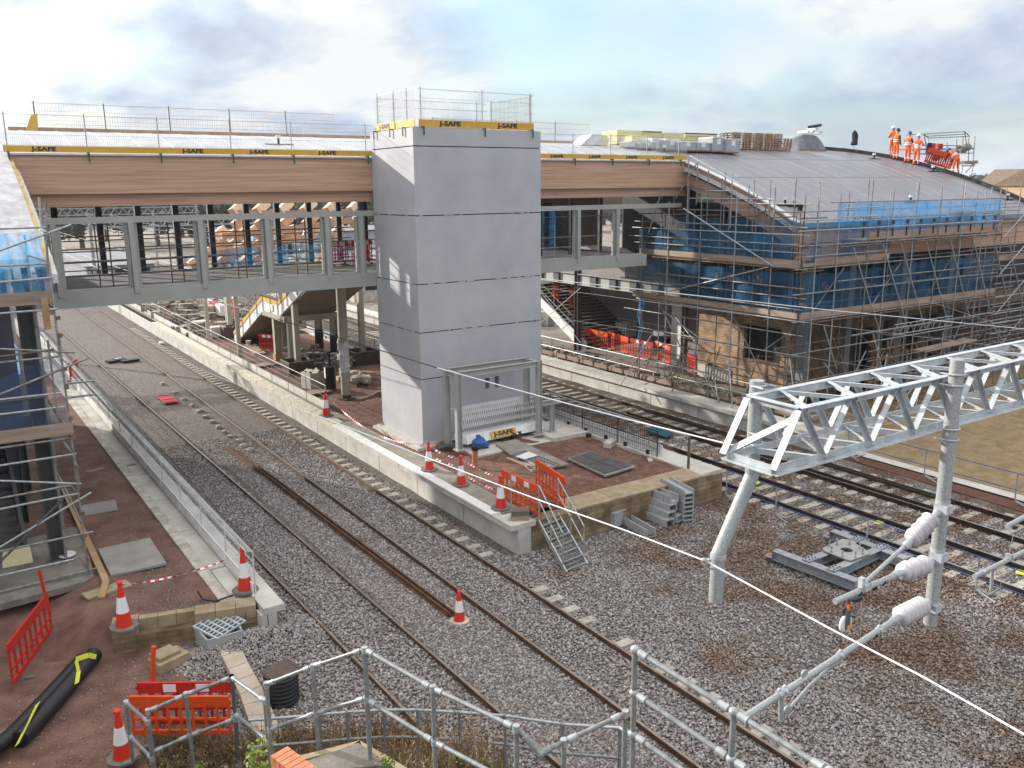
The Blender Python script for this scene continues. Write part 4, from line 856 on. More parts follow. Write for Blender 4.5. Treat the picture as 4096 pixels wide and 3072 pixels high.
for a_,c_,nm in ((fl_,tl_,'handrail'),(fr_,tr_,'handrail')):
    for h in (.5,.95): b=MB(); b.tube(lerp(a_,c_,.12)+Z_*h,c_+Z_*(h+.15),.021,8); b.obj('handrail',m_galv,t)
    for f in (.12,.55,1): b=MB(); b.tube(lerp(a_,c_,f),lerp(a_,c_,f)+Z_*(.97+.15*f),.021,8); b.obj('handrail_post',m_galv,t)
for i in range(2):
    c=PZ(*E(332,690),ZI+.0)+Vector((0,0,.07+i*.14)); b=MB(); b.cbox(c,.50,.36,.135,-.5+i*.08); tag(b.obj('stone_block',m_stonetop if i==0 else M('dark engineering block',(.10,.09,.075),(.15,.13,.11),scale=8)),['lower pale','upper dark'][i]+' block stacked on the island coping corner','block')
b=MB(); p=PZ(*E(268,700),ZI); b.tube(p,p+Z_*1.45,.02,8); b.cbox(p+Z_*.01,.2,.14,.02,.4); tag(b.obj('steel_upright',m_galv),'thin galvanised upright bolted to the island coping by the cone','post')
# cable troughs at the stone wall
def trough(p,q,w_,h,t,name='trough',mat=m_grate,inv=False):
    b=MB(); p=Vector(p);q=Vector(q); s=-1 if inv else 1
    b.beam(p-Z_*(s*(h/2-.02)),q-Z_*(s*(h/2-.02)),w_,.04); 
    for k in (-1,1): b.beam(p,q,.03,h-.0,ow=k*(w_/2-.015),oh=s*.041)
    d=(q-p).normalized(); L_=(q-p).length
    for k in range(int(L_/.16)+1):
        c=p+d*k*.16
        for q_ in (-1,1): b.beam(c-d*.012,c+d*.012,.03,h*.8,ow=q_*(w_/2+.015))
    return b.obj(name,mat,t)
G=E
def tr(name,label,a_,b_,w_=.32,h=.22,zo=0,inv=False,group='plastic cable troughs by the stone wall',z=-.12):
    p=PZ(*a_,z)+Vector((0,0,h/2+zo)); q=PZ(*b_,z)+Vector((0,0,h/2+zo)); t=thing(name,label,'cable trough',p,group); trough(p,q,w_,h,t,'trough_body',inv=inv)
    b=MB(); b.beam(p+Z_*(-.02),q+Z_*(-.02),w_-.09,.05); b.obj('trough_inside',M('trough inside',(.12,.11,.10),(.17,.16,.14),scale=6),t); return t
c=PZ(*G(1040,740),-.12); t=thing('drain_box','upturned pale plastic drain box lying left of the trough pile','box',c); b=MB(); b.cbox(c+Vector((.1,.2,.24)),.85,.62,.44,.25); b.cbox(c+Vector((.1,.2,.48)),.9,.68,.05,.25)
for k in range(7): b.cbox(c+Vector((-.28+k*.13,-.12+k*.033,.24)),.02,.05,.40,.25)
b.obj('box_body',m_grate,t)
tr('cable_trough','single open cable trough lying in front of the upturned drain box',G(1110,720),G(1300,830))
k0=[((1250,660),(1440,740),0),((1255,620),(1450,695),.21),((1270,590),(1445,650),.42),((1300,560),(1450,600),.63)]
nm=['bottom','second','third','top']
for i,(a_,b_,zo) in enumerate(k0): 
    p=PZ(*G(1255,665),-.12); q=PZ(*G(1440,745),-.12); o=Vector((.09*i,.04*i,0)); t=thing('cable_trough','%s cable trough of the left leaning pile by the stone wall'%nm[i],'cable trough',p+o,'plastic cable troughs by the stone wall'); trough(p+o+Z_*(.12+zo),q+o+Z_*(.12+zo),.34,.20,t,'trough_body',inv=i<3)
for i in range(7):
    p=PZ(*G(1430,640),-.12)+Vector((.15,.35,0)); q=PZ(*G(1590,720),-.12)+Vector((0,.1,0)); t=thing('cable_trough','%s cable trough counted from the ground in the neat right hand stack'%['lowest','second','third','fourth','fifth','sixth','topmost'][i],'cable trough',p,'plastic cable troughs by the stone wall'); trough(p+Z_*(.07+.145*i),q+Z_*(.07+.145*i),.36,.10,t,'trough_body')
for i in range(3):
    p=PZ(*G(1440+i*35,705+i*8),-.12); t=thing('cable_trough','%s short hollow trough end poking out below the stacks'%['left','middle','right'][i],'cable trough',p,'plastic cable troughs by the stone wall'); b=MB(); q=p+Vector((-.25,.8,.0)); 
    for s in (-1,1): b.beam(p+Z_*.14,q+Z_*.14,.03,.22,ow=s*.14)
    for s in (-1,1): b.beam(p+Z_*.14,q+Z_*.14,.25,.03,oh=s*.1)
    b.obj('trough_body',m_grate,t)
# ================= FENCES
def railfence(x,y0,n,step,z,labelf,toe_h=.33,h=1.1,wires=4,mat=m_galv,toemat=m_pale,mesh=False,name='platform_fence_panel',group=None,xo=None,toe_off=0,topfold=False,dense=.06,tube=.02,wirew=.006):
    for i in range(n):
        ya=y0+i*step; yb=ya+step; xa=x+(xo(ya) if xo else 0); xb=x+(xo(yb) if xo else 0)
        t=thing(name,labelf(i),'fence panel',(xa,ya,z),group)
        b=MB(); b.tube((xa,ya+.03,z),(xa,ya+.03,z+h),tube,6); b.obj('post',mat,t)
        if i==n-1: b=MB(); b.tube((xb,yb-.03,z),(xb,yb-.03,z+h),tube,6); b.obj('post',mat,t)
        b=MB()
        for k in range(wires): zz=z+toe_h+(h-toe_h-.03)*k/(wires-1); b.beam((xa,ya,zz),(xb,yb,zz),.015,.015) if k<wires-1 else b.tube((xa,ya,zz),(xb,yb,zz),.014,6)
        if mesh:
            m_=int(step/dense)
            for k in range(m_): f=k/m_; b.beam((xa+(xb-xa)*f,ya+step*f,z+toe_h),(xa+(xb-xa)*f,ya+step*f,z+h),wirew,wirew)
        if topfold:
            m_=int(step/.075)
            for k in range(m_+1): f=k/m_; b.beam((xa+(xb-xa)*f,ya+step*f,z+h),(xa-.16+(xb-xa)*f,ya+step*f,z+h+.02),.012,.012)
            b.beam((xa-.16,ya,z+h+.02),(xb-.16,yb,z+h+.02),.014,.014)
        b.obj('mesh_panel' if mesh else 'wire_rails',mat,t)
        if toe_h>0: b=MB(); b.beam((xa+toe_off,ya+.04,z+toe_h/2),(xb+toe_off,yb-.04,z+toe_h/2),.06 if toemat is m_pale else .03,toe_h); b.obj('kick_board',toemat,t)
railfence(13.25,34.4,20,2.35,ZI,lambda i:'%s panel of the island left wire fence, counted from the cone'%ORD[i],group='wire fence panels along the island left edge')
railfence(5.42,19.35,17,2.35,ZL,lambda i:'%s mesh fence panel on the left platform, counted from the stone end wall'%ORD[i],toe_h=.26,toemat=m_white,mat=M('pale coated mesh',(.50,.51,.51),(.58,.59,.59),scale=4,rough=.5),mesh=True,group='mesh fence panels along the left platform',xo=lambda y:lx(y),toe_off=-.05,topfold=True,dense=.08,wirew=.0035)
m_dmesh=M('dark wire mesh',(.03,.03,.03),rough=.6)
railfence(20.12,19.85,1,.001,ZI,lambda i:'end post of the right island fence beside the stone coping',toe_h=0,mat=m_rust,group=None,tube=.024,h=1.15)
railfence(20.18,21.4,15,2.1,ZI-.05,lambda i:'%s dark mesh fence panel with white board on the right side of the island'%ORD[i],toe_h=0,h=1.0,wires=4,mat=m_dmesh,mesh=True,group='dark mesh fence panels along the island right edge',dense=.10,wirew=.011)
t=thing('white_hoarding','long white perforated board standing behind the dark mesh on the right island edge','board',(20.4,21.5,.75))
for i in range(14):
    y=21.3+i*2.3; b=MB(); b.box(20.32,y+.03,.84,20.35,y+2.27,1.20); b.obj('board',m_white,t); b=MB()
    for k in range(8): b.box(20.305,y+.15+k*.27,1.15,20.318,y+.19+k*.27,1.19)
    for k in range(2): b.box(20.10,y+.5+k*1.2,.62,20.16,y+.62+k*1.2,.95)
    b.obj('holes_and_clamps',m_black,t)
b=MB(); b.tube((20.12,19.85,ZI+1.10),(20.12,34,ZI+1.08),.028,6); tag(b.obj('handrail',M('pinkish rusty tube',(.32,.24,.21),(.42,.36,.33),scale=5,rough=.6)),'rusty tube handrail running above the right island fence','handrail')
m_rt=M('bright scaffold tube',(.40,.41,.42),(.55,.56,.57),scale=6,rough=.4,metal=.4)
def rail2(x,y0,n,step,z,mat,tubem,labelf,group,zr=(.55,1.05),r=.024,rr=.022,ext=0):
    for i in range(n):
        ya=y0+i*step; t=thing('handrail_section',labelf(i),'handrail',(x,ya,z),group)
        b=MB(); b.tube((x,ya,z),(x,ya,z+zr[-1]+.08),r,8); b.obj('post',mat,t)
        for q in zr: b=MB(); b.tube((x,ya,z+q),(x,ya+step,z+q),rr,8); b.obj('rail',tubem,t)
        if toef: b=MB(); b.box(x+.14,ya+.1,z+.02,x+.17,ya+step*.48,z+.24); b.box(x+.14,ya+step*.55,z+.02,x+.17,ya+step-.05,z+.24); b.obj('kick_board',m_board,t)
toef=True
rail2(28.55,22.3,12,2.4,ZR,m_tube,m_rt,lambda i:'%s tube handrail section on the right platform behind the coping'%ORD[i],'tube handrails on the right platform')
toef=False
ys=[8.6,10.9,13.6,16.6,19.3]; 
def bluerail(x,ys,z,lab,group,ztop=1.05,zm=.5,foot=True):
    for i in range(len(ys)-1):
        ya,yb=ys[i],ys[i+1]; t=thing('blue_safety_rail',lab(i),'safety rail',(x,yb,z),group)
        for q in (zm,ztop): b=MB(); b.tube((x,ya,z+q),(x,yb,z+q),.016,8); b.obj('rail',m_bluerope,t)
        b=MB(); b.tube((x,yb-.05,z+.15),(x,yb-.05,z+ztop),.022,8); b.path([Vector((x,yb-.05,z+.15)),Vector((x+.15,yb-.3,z+.03)),Vector((x+.9,yb-.25,z+.02))],.018,6); b.path([Vector((x,yb-.05,z+.12)),Vector((x-.1,yb-.6,z+.02))],.018,6); b.obj('bent_foot_post',m_galv,t)
bluerail(20.95,[4.6,7.6,10.55,13.7,16.9,18.95],-.15,lambda i:'%s blue rail section on the ballast beside the island end'%['nearest','second','third','fourth','fifth'][i],'blue rails on the near side of the right tracks',1.0,.42)
bluerail(28.0,[9.6,13.2,16.3,19.4,22.4],-.1,lambda i:'%s blue rail section along the foot of the ochre bank'%['nearest','second','third','fourth'][i],'blue rails at the ochre bank',1.05,.5)
for i,(px,py) in enumerate(((3025,1930),(3517,2090),(4085,2290))):
    c=PZ(px,py,-.13); b=MB(); b.cbox(c,.30,.22,.02,.2); tag(b.obj('yellow_marker',m_ytape),['leftmost','middle','rightmost'][i]+' small yellow marker plate on the sleepers of the dark track','marker')
c=PZ(2645,1728,-.05); b=MB(); q=[PZ(*k,-.02) for k in ((2583,1725),(2612,1708),(2700,1737),(2665,1752))]; b.prism([tuple(k) for k in reversed(q)],(0,0,.05)); tag(b.obj('teal_board',m_tealcov),'flat dark teal board lying on the ballast beside the island fence','board')
# left tracks odds and ends
q=[PZ(*k,-.03) for k in ((632,1587),(680,1582),(712,1610),(662,1617))]; t=thing('fallen_barrier','bright red plastic barrier panel lying flat on the ballast between the left tracks','barrier',q[0])
b=MB()
for k in range(13): f=k/12; b.beam(lerp(q[0],q[1],f)+Z_*.02,lerp(q[3],q[2],f)+Z_*.02,.07,.04)
for f in (0.03,.55,.85,.97): b.beam(lerp(q[0],q[3],f)+Z_*.05,lerp(q[1],q[2],f)+Z_*.05,.09,.03)
b.obj('panel',m_redp,t)
t=thing('cable_heap','small dark heap of rubber mats and a block on the far left ballast','mats',PZ(475,1450,-.05)); b=MB(); 
for dx,dy,sx,sy,r in ((0,0,1.1,.5,.3),(.7,-.5,1.0,.45,.25),(.2,.4,.5,.5,.7)): c=PZ(465,1445,-.05); b.cbox(c+Vector((dx,dy,.05)),sx,sy,.12,r)
b.obj('mat_pile',m_black,t); b=MB(); c=PZ(472,1436,.05); b.cbox(c,.4,.2,.12,.5); b.obj('block',m_paledirt,t)
c=PZ(647,1372,0); b=MB(); b.ball(c,.2,6,8,.7); tag(b.obj('white_bag',m_white),'small white bag lying on the ballast against the island wall','bag')
# ================= LEFT PLATFORM OBJECTS
z9=lambda x,y:(x*1200/1699,1900+y*1200/1699)
slab4('duct_cover','large square weathered board lying on the red earth of the left platform','board',[z9(555,430),z9(850,365),z9(945,510),z9(630,580)],.53,.06,M('weathered grey board',(.20,.185,.17),(.30,.28,.26),scale=1.2,rough=.85,detail=8))
slab4('duct_cover','pale rectangular cover set in the earth beside the left scaffold','board',[z9(455,180),z9(655,145),z9(668,200),z9(470,238)],.53,.04,MC['weathered grey board'])
for i,(px,py,rz,lb) in enumerate(((380,1883,.25,'left small pale board on the left platform earth'),(505,1866,.15,'right small pale board by the left platform haunch'))): plate(px,py,.52,.62,.2,.04,rz,m_board,'timber_board',lb,'board')
# edging board between platform and scaffold
t=thing('edging_board','long timber edging board running along the foot of the left scaffold','timber',PZ(390,2300,.6)); b=MB(); b.beam(PZ(238,1920,.62),PZ(424,2325,.62),.16,.05); b.beam(PZ(424,2325,.62),PZ(405,2392,.55),.16,.05); b.obj('board',m_ply,t)
c=PZ(430,2425,.15); b=MB(); b.cbox(c+Vector((.05,.1,.38)),1.05,.42,.05,.22); t=tag(b.obj('sandstone_slab',m_stonetop),'loose pale slab bridging a dark hole beside the left traffic cone','slab')
b=MB(); b.cbox(c+Vector((.1,.15,.1)),.7,.35,.4,.22); tag(b.obj('pit_opening',m_interior),'dark pit opening under the loose slab','pit')
t=thing('concrete_block','notched sandstone block lying in front of the left platform end wall','block',PZ(*z9(960,1070),-.08)); b=MB(); c=PZ(*z9(965,1085),-.08); b.cbox(c+Vector((0,.1,.11)),.72,.5,.22,.35); b.cbox(c+Vector((-.06,.16,.26)),.5,.42,.08,.35); b.obj('block_body',m_stonetop,t)
# catchpit with grate and a run of trough lids
cg=PZ(*z9(1255,960),-.1); t=thing('catchpit','grey plastic catchpit with an open grid lid beside the end wall','drain',cg); b=MB()
for (dx,dy,sx,sy,r) in ((-.42,0,.04,.75,.1),(.42,.05,.04,.75,-.1),(0,-.38,.8,.04,0)): b.cbox(cg+Vector((dx,dy,.16)),sx,sy,.5,r)
b.obj('pit_walls',m_grate,t); b=MB(); b.cbox(cg+Vector((0,0,.02)),.75,.7,.02); b.obj('pit_inside',m_black,t)
b=MB(); R=Matrix.Rotation(.12,3,'X')@Matrix.Rotation(-.08,3,'Y')
for k in range(6): b.cbox(cg+Matrix.Rotation(.45,3,'Z')@R@Vector((-.40+.16*k,0,0))+Vector((0.02,.10,.46)),.035,.80,.05,.45,R)
for k in range(8): b.cbox(cg+Matrix.Rotation(.45,3,'Z')@R@Vector((0,-.385+.11*k,0))+Vector((0.02,.10,.463)),.80,.025,.04,.45,R)
b.obj('grid_lid',M('bluish grey plastic grid',(.36,.40,.43),(.44,.48,.50),scale=6,rough=.5),t)
pts=[(z9(1225,955),z9(1345,925)),(z9(1292,1095),z9(1402,1055)),(z9(1360,1240),z9(1478,1190)),(z9(1400,1360),z9(1550,1345)),(z9(1460,1490),z9(1610,1480))]
t=thing('trough_route','run of pale concrete trough lids crossing the ballast from the catchpit','trough lids',PZ(*z9(1290,1100),-.05),)
for i in range(4):
    a0,a1=PZ(*pts[i][0],.10),PZ(*pts[i][1],.10); b0,b1=PZ(*pts[i+1][0],.10),PZ(*pts[i+1][1],.10)
    for k in range(2 if i in (0,1,2,3) else 1):
        f0,f1=k/2+.01,(k+1)/2-.01; b=MB(); q=[lerp(a0,b0,f0),lerp(a1,b1,f0),lerp(a1,b1,f1),lerp(a0,b0,f1)]; b.prism([(v.x,v.y,-.12) for v in q],(0,0,.21)); b.obj('concrete_lid',M('sandy trough lid',(.36,.30,.23),(.46,.40,.32),scale=2,rough=.85),t)
# ribbed manhole riser
cd_=PZ(1130,2800,-.1); t=thing('manhole_riser','black ribbed manhole riser topped with a square brown board','manhole riser',cd_); pr=[]
for k in range(7): z=k*.088; pr+=[(.31,z),(.345,z+.018),(.345,z+.053),(.31,z+.075)]
b=MB(); b.lathe(pr,cd_,n=32); b.obj('ribbed_wall',m_black,t); b=MB(); b.lathe([(.33,.62),(.33,.65)],cd_+Vector((0,0.02,0)),n=24); b.cbox(cd_+Vector((.02,.0,.665)),.66,.54,.025,.25); b.obj('board_lid',M('dark brown ply lid',(.06,.042,.035),(.11,.08,.065),scale=5,rough=.8),t)
# big black ducts wrapped with yellow tape
t=thing('corrugated_duct','thick black corrugated duct lying across the earth, wrapped in lime yellow tape','duct',PZ(380,2600,.1))
def corr(pts,r,parent,name='duct_wall'):
    b=MB()
    for i in range(len(pts)-1):
        p,q=pts[i],pts[i+1]; d=(q-p); n=max(1,int(d.length/.05)); pr=[]
        for k in range(n): u=k*d.length/n; s=d.length/n; pr+=[(r*.94,u),(r,u+s*.3),(r,u+s*.7),(r*.94,u+s*.98)]
        b.lathe(pr,p,d,16)
    return b.obj(name,m_black,parent)
za,zb,zc_=.12,.10,.10
corr([PZ(*z9(535,1015),.10),PZ(*z9(330,1260),.10),PZ(*z9(110,1500),.12)],.17,t); corr([PZ(*z9(470,1040),.12),PZ(*z9(260,1270),.10),PZ(*z9(60,1480),.13),PZ(*z9(-90,1590),.18)],.15,t)
def strip(pts,wd,mat,name,parent,z=0):
    b=MB(); n=len(pts)
    for i in range(n-1):
        p,q=Vector(pts[i]),Vector(pts[i+1]); d=(q-p).normalized(); s=d.cross(FW).normalized()*wd/2; b.poly([p-s,q-s,q+s,p+s])
    return b.obj(name,mat,parent)
strip([PZ(*z9(545,1030),.30),PZ(*z9(500,1020),.34),PZ(*z9(430,1045),.36),PZ(*z9(445,1110),.30),PZ(*z9(435,1180),.20)],.11,m_ytape,'yellow_tape',t)
strip([PZ(*z9(215,1290),.32),PZ(*z9(160,1400),.30),PZ(*z9(95,1530),.28)],.12,m_ytape,'yellow_tape',t)
t=thing('yellow_strap','lime yellow strap hanging from the loose slab down to the earth','strap',PZ(*z9(510,800),.4)); strip([PZ(*z9(525,795),.45),PZ(*z9(510,850),.3),PZ(*z9(505,930),.1),PZ(*z9(505,985),.0)],.13,m_ytape,'strap_body',t)
b=MB(); b.path([PZ(*z9(1120,660),.63),PZ(*z9(1150,705),.63),PZ(*z9(1220,715),.63),PZ(*z9(1320,680),.63)],.022,6); tag(b.obj('rubber_hose',m_black),'short black hose lying on the left platform end wall','hose')
# red barrier with bar, orange barriers and cone set
pa=PZ(*z9(75,1225),-.07); pb=PZ(*z9(300,900),-.07); d=pb-pa
chapter8((pa+pb)/2,math.atan2(d.y,d.x),d.length*.98,'red plastic barrier standing at the far left on the earth with an upright red bar',m_redp,None,h=1.05,style='slots')
b=MB(); q=PZ(*z9(285,790),.85); b.tube(q,PY(*z9(220,540),q.y),.035,8); tag(b.obj('red_bar',m_redp),'thin red bar sticking up behind the far left red barrier','bar')
pa=PZ(537,2960,-.05); pb=PZ(930,2960,-.05); d=pb-pa; L_=d.length; rz=math.atan2(d.y,d.x)
hh=.92
chapter8((pa+pb)/2,rz,L_,'bright orange plastic barrier behind the near handrail, in the weeds',m_orange,'barriers beside the dry weeds',h=hh)
n_=Vector((-d.y,d.x,0)).normalized()
chapter8((pa+pb)/2+n_*.34,rz+.02,L_*.98,'red plastic barrier with white reflective panels behind the bright orange one',m_redp,'barriers beside the dry weeds',h=1.0,reflect=True)
b=MB(); q=PZ(*z9(845,1275),.25); b.tube(q-Z_*.35,PY(*z9(870,970),q.y),.045,10); tag(b.obj('orange_post',m_orange),'upright orange plastic post behind the reflective red barrier','post')
# ================= OVERHEAD LINE BOOM
YF,YR,ZB,ZT=6.82,7.65,6.52,7.22
t=thing('lattice_boom','bright galvanised lattice boom crossing above the ballast on the right','gantry',(12,7.2,6.5))
XE=30.0
def ang(p,q,w_,nm='lattice_bar',tk=.010,up=Z_,sx=1,sy=1):
    b=MB(); b.angle(p,q,w_,tk,up,sx,sy); return b.obj(nm,m_truss,t)
ang((8.40,YF,ZB),(XE,YF,ZB),.105,'bottom_chord',.012,sx=-1,sy=-1); ang((8.40,YR,ZB),(XE,YR,ZB),.105,'bottom_chord',.012,sx=1,sy=-1)
ang((8.82,YF,ZT),(XE,YF,ZT),.105,'top_chord',.012,sx=-1,sy=1); ang((8.82,YR,ZT),(XE,YR,ZT),.105,'top_chord',.012,sx=1,sy=1)
for y in (YF,YR):
    ang((8.42,y,ZB),(8.84,y,ZT),.10,'end_bar',.012,up=Y_)
ang((8.41,YF,ZB),(8.41,YR,ZB),.10,'end_bar',.012,sy=-1); ang((8.83,YF,ZT),(8.83,YR,ZT),.10,'end_bar',.012)
b=MB(); b.beam((8.47,YR,ZB+.04),(8.82,YF,ZT-.06),.03,.09,up=Y_); b.obj('end_bar',m_truss,t)
def flat(p,q,nm,w_=.075):
    b=MB(); b.angle(p,q,w_,.009,Y_); b.obj(nm,m_truss,t)
x=8.93; i=0
while x<18.5:
    for y,s in ((YF+.02,0),(YR-.02,.15)):
        flat((x+s,y,ZT-.03),(x+s+.44,y,ZB+.03),'lattice_bar',.065); flat((x+s+.52,y,ZB+.03),(x+s+.93,y,ZT-.03),'lattice_bar',.085)
    b=MB(); b.angle((x+.05,YF+.03,ZT+.012),(x+.50,YR-.03,ZT+.012),.07,.008); b.obj('cross_bar',m_truss,t); b=MB(); b.angle((x+.55,YR-.03,ZT+.012),(x+.98,YF+.03,ZT+.012),.045,.008); b.obj('cross_bar',m_truss,t)
    b=MB(); b.angle((x+.05,YR-.03,ZB-.03),(x+.46,YF+.03,ZB-.03),.07,.008); b.obj('cross_bar',m_truss,t); b=MB(); b.angle((x+.5,YF+.03,ZB-.03),(x+.98,YR-.03,ZB-.03),.045,.008); b.obj('cross_bar',m_truss,t)
    x+=1.0; i+=1
b=MB()
while x<XE-1:
    for y in (YF,YR): b.beam((x,y,ZT),(x+.5,y,ZB),.05,.05); b.beam((x+.5,y,ZB),(x+1,y,ZT),.05,.05)
    x+=1.0
b.obj('far_lattice',m_truss,t); b=MB(); b.box(29.6,6.9,-.4,30.0,7.6,6.5); tag(b.obj('gantry_mast',m_truss),'steel mast holding up the far end of the lattice boom','mast')
m_drop=M('speckled galvanised tube',(.25,.265,.265),(.40,.42,.42),scale=40,rough=.5,metal=.2)
XB=11.93; YBp=6.60
t=thing('drop_tube','straight galvanised drop tube clamped to the front of the lattice boom','mast',(XB,YBp,3.5))
b=MB(); b.tube((XB,YBp,3.47),(XB,YBp,7.56),.098,24); b.tube((XB,YBp,7.561),(XB,YBp,7.565),.08,20); b.obj('tube',m_drop,t)
def ubolt(x,y,z,r,ob,n=2,back=.16):
    for k in range(n):
        b=MB(); zz=z+k*.16; 
        pts=[Vector((x-r-.03,y+back,zz)),Vector((x-r-.02,y-.04,zz))]+[Vector((x+(r+.02)*math.cos(a),y-(r+.02)*math.sin(a),zz)) for a in np.linspace(math.pi,0,7)]+[Vector((x+r+.02,y-.04,zz)),Vector((x+r+.03,y+back,zz))]
        b.path(pts,.013,6); b.obj('clamp_bolt',m_truss,ob)
ubolt(XB,YBp,ZB-.12,.1,t); ubolt(XB,YBp,ZT-.02,.1,t)
t=thing('drop_tube','cranked galvanised drop tube hanging at the free end of the lattice boom','mast',(9.0,7.9,4.5))
YA=7.82
pa=[PY(2862,2402,YA),PY(2873,2215,YA),PY(3008,1900,YA),PY(3025,1522,YA)]; XA=pa[2].x
b=MB(); b.tube(pa[0],pa[1],.098,22); b.tube(pa[1],pa[2],.098,22); b.tube(pa[2],Vector((pa[2].x,YA,pa[3].z)),.098,22); b.ball(pa[1],.098,8,16); b.ball(pa[2],.098,8,16); b.obj('tube',m_drop,t)
b=MB(); b.tube(pa[1]-Z_*.06,pa[1]-Z_*.0,.112,20); b.obj('collar',m_truss,t)
ubolt(XA,YA,ZB-.0,.1,t,2,-.22); ubolt(XA,YA,ZT-.04,.1,t,2,-.22)
# cantilever arms with insulators
def insulator(p,q,r,sheds,parent,helix=True):
    p=Vector(p);q=Vector(q); L_=(q-p).length; pr=[(.035,0)]
    for k in range(sheds): u=L_*(k+.15)/sheds; s=L_/sheds; rr=r if k%2==0 or not helix else r*.9; pr+=[(.05,u),(rr,u+s*.22),(rr,u+s*.32),(.05,u+s*.42)]
    pr+=[(.035,L_)]; b=MB(); b.lathe(pr,p,q-p,24); b.obj('insulator',m_ins,parent)
    b=MB(); d=(q-p).normalized(); b.tube(p-d*.14,p+d*.01,.045,12); b.tube(q-d*.01,q+d*.16,.05,12); b.ball(p-d*.14,.06,6,8); b.ball(q+d*.1,.06,6,8); b.obj('end_fitting',m_truss,parent)
Pc=lambda x,y:PY(2700+x*1396/1976,1900+y*1396/1976,6.6)
t=thing('cantilever_arm','upper sloping cantilever stay with a helical white insulator on the straight drop tube','cantilever',Pc(1510,190))
b=MB(); e1=Pc(1085,600); b.tube(Pc(1320,385),e1,.030,12); b.obj('stay_tube',m_drop,t); insulator(Pc(1452,248),Pc(1335,370),.135,8,t)
b=MB(); b.cbox((XB-.02,6.57,Pc(1510,185).z),.17,.20,.13); b.tube((XB,6.6,Pc(1510,185).z-.1),(XB,6.6,Pc(1510,185).z+.12),.104,16); b.beam(Pc(1500,200),Pc(1455,245),.05,.05); b.obj('bracket',m_truss,t)
t=thing('cantilever_arm','middle cantilever arm with a fat ribbed insulator and a hanging pulley','cantilever',Pc(1480,470))
b=MB(); e2=Pc(905,718); b.tube(Pc(1270,558),e2,.042,14); b.obj('arm_tube',m_drop,t); insulator(Pc(1420,505),Pc(1280,552),.145,6,t)
b=MB(); b.cbox((XB-.02,6.57,Pc(1480,455).z),.17,.20,.13); b.tube((XB,6.6,Pc(1480,455).z-.1),(XB,6.6,Pc(1480,455).z+.12),.104,16); b.beam(Pc(1470,480),Pc(1425,503),.05,.05); b.obj('bracket',m_truss,t)
b=MB(); 
for x,y in ((1125,635),(1175,605),(1040,665)): q=Pc(x,y); d=(e2-Pc(1270,558)).normalized(); b.tube(q-d*.015,q+d*.015,.05,12)
q=Pc(1030,705); b.cbox(q,.16,.06,.04); b.obj('black_band',m_black,t)
b=MB(); q=Pc(1075,630); b.cbox(q,.14,.12,.10); b.cbox(q+Vector((-.08,0,.08)),.07,.07,.14); b.tube(q+Z_*.05,e1,.03,8); b.obj('clamp',m_truss,t)
b=MB(); q=Pc(985,690); b.tube(q,q-Z_*.09,.03,8); b.obj('sling',M('brown sling',(.12,.05,.04),rough=.9),t)
b=MB(); b.beam(Pc(985,735),Pc(980,760),.03,.02); b.obj('orange_hook',m_orange,t)
c=Pc(965,840); b=MB(); b.lathe([(.085,-.02),(.12,-.02),(.12,.02),(.085,.02)],c,Y_,18); b.obj('pulley_wheel',m_white,t)
b=MB(); b.beam(Pc(970,760)-Y_*.035,Pc(965,865)-Y_*.035,.085,.02,up=Y_); b.beam(Pc(970,760)+Y_*.035,Pc(965,865)+Y_*.035,.085,.02,up=Y_); b.obj('pulley_cheek',m_dsteel,t); b=MB(); b.beam(Pc(966,845)-Y_*.05,Pc(965,870)-Y_*.05,.07,.01,up=Y_); b.obj('yellow_tag',m_yellow,t)
t=thing('registration_arm','long lower cantilever arm with a white ribbed insulator reaching over the rusty track','cantilever',Pc(1460,740))
e3=Vector((6.2,6.6,3.30)); s3=Pc(1255,815); e3=Pc(385,1378); e3=s3+(e3-s3)*1.0
b=MB(); b.tube(s3,e3,.045,14); b.obj('arm_tube',m_drop,t); insulator(Pc(1405,738),Pc(1268,805),.15,6,t,False)
b=MB(); z_=Pc(1465,735).z; b.cbox((XB-.02,6.57,z_),.16,.19,.12); b.tube((XB,6.6,z_-.08),(XB,6.6,z_+.1),.104,16); b.beam(Pc(1450,745),Pc(1410,738),.05,.05); b.obj('bracket',m_truss,t)
b=MB(); d=(e3-s3).normalized()
for x,y in ((1125,905),): q=Pc(x,y); b.tube(q-d*.03,q+d*.03,.052,12)
b.obj('black_band',m_black,t); b=MB()
for x,y in ((1155,880),(935,1020),(620,1222),(590,1240)): q=Pc(x,y); b.tube(q-d*.02,q+d*.02,.06,12); b.ball(q+Z_*.06,.03,5,6)
b.obj('clamp_ring',m_truss,t)
b=MB(); b.tube(Pc(600,1235),Pc(600,1390),.034,12); b.obj('hanging_stub',m_drop,t)
b=MB(); b.path([Pc(935,1050),Pc(870,1095),Pc(755,1200),Pc(645,1325)],.022,8); b.obj('steady_arm',m_drop,t); b=MB(); q=Pc(635,1330); b.lathe([(.05,-.012),(.065,-.012),(.065,.012),(.05,.012)],q,Y_,14); q=Pc(732,1125); b.lathe([(.045,-.012),(.06,-.012),(.06,.012),(.045,.012)],q,Y_,14); b.obj('ring',m_galv,t)
b=MB(); b.tube(Pc(730,1130),Pc(640,1320),.004,4); b.tube(Pc(1060,640),Pc(1050,930),.004,4); b.tube(Pc(1060,640),Pc(1075,600),.004,4); b.obj('steel_dropper',m_galv,t)
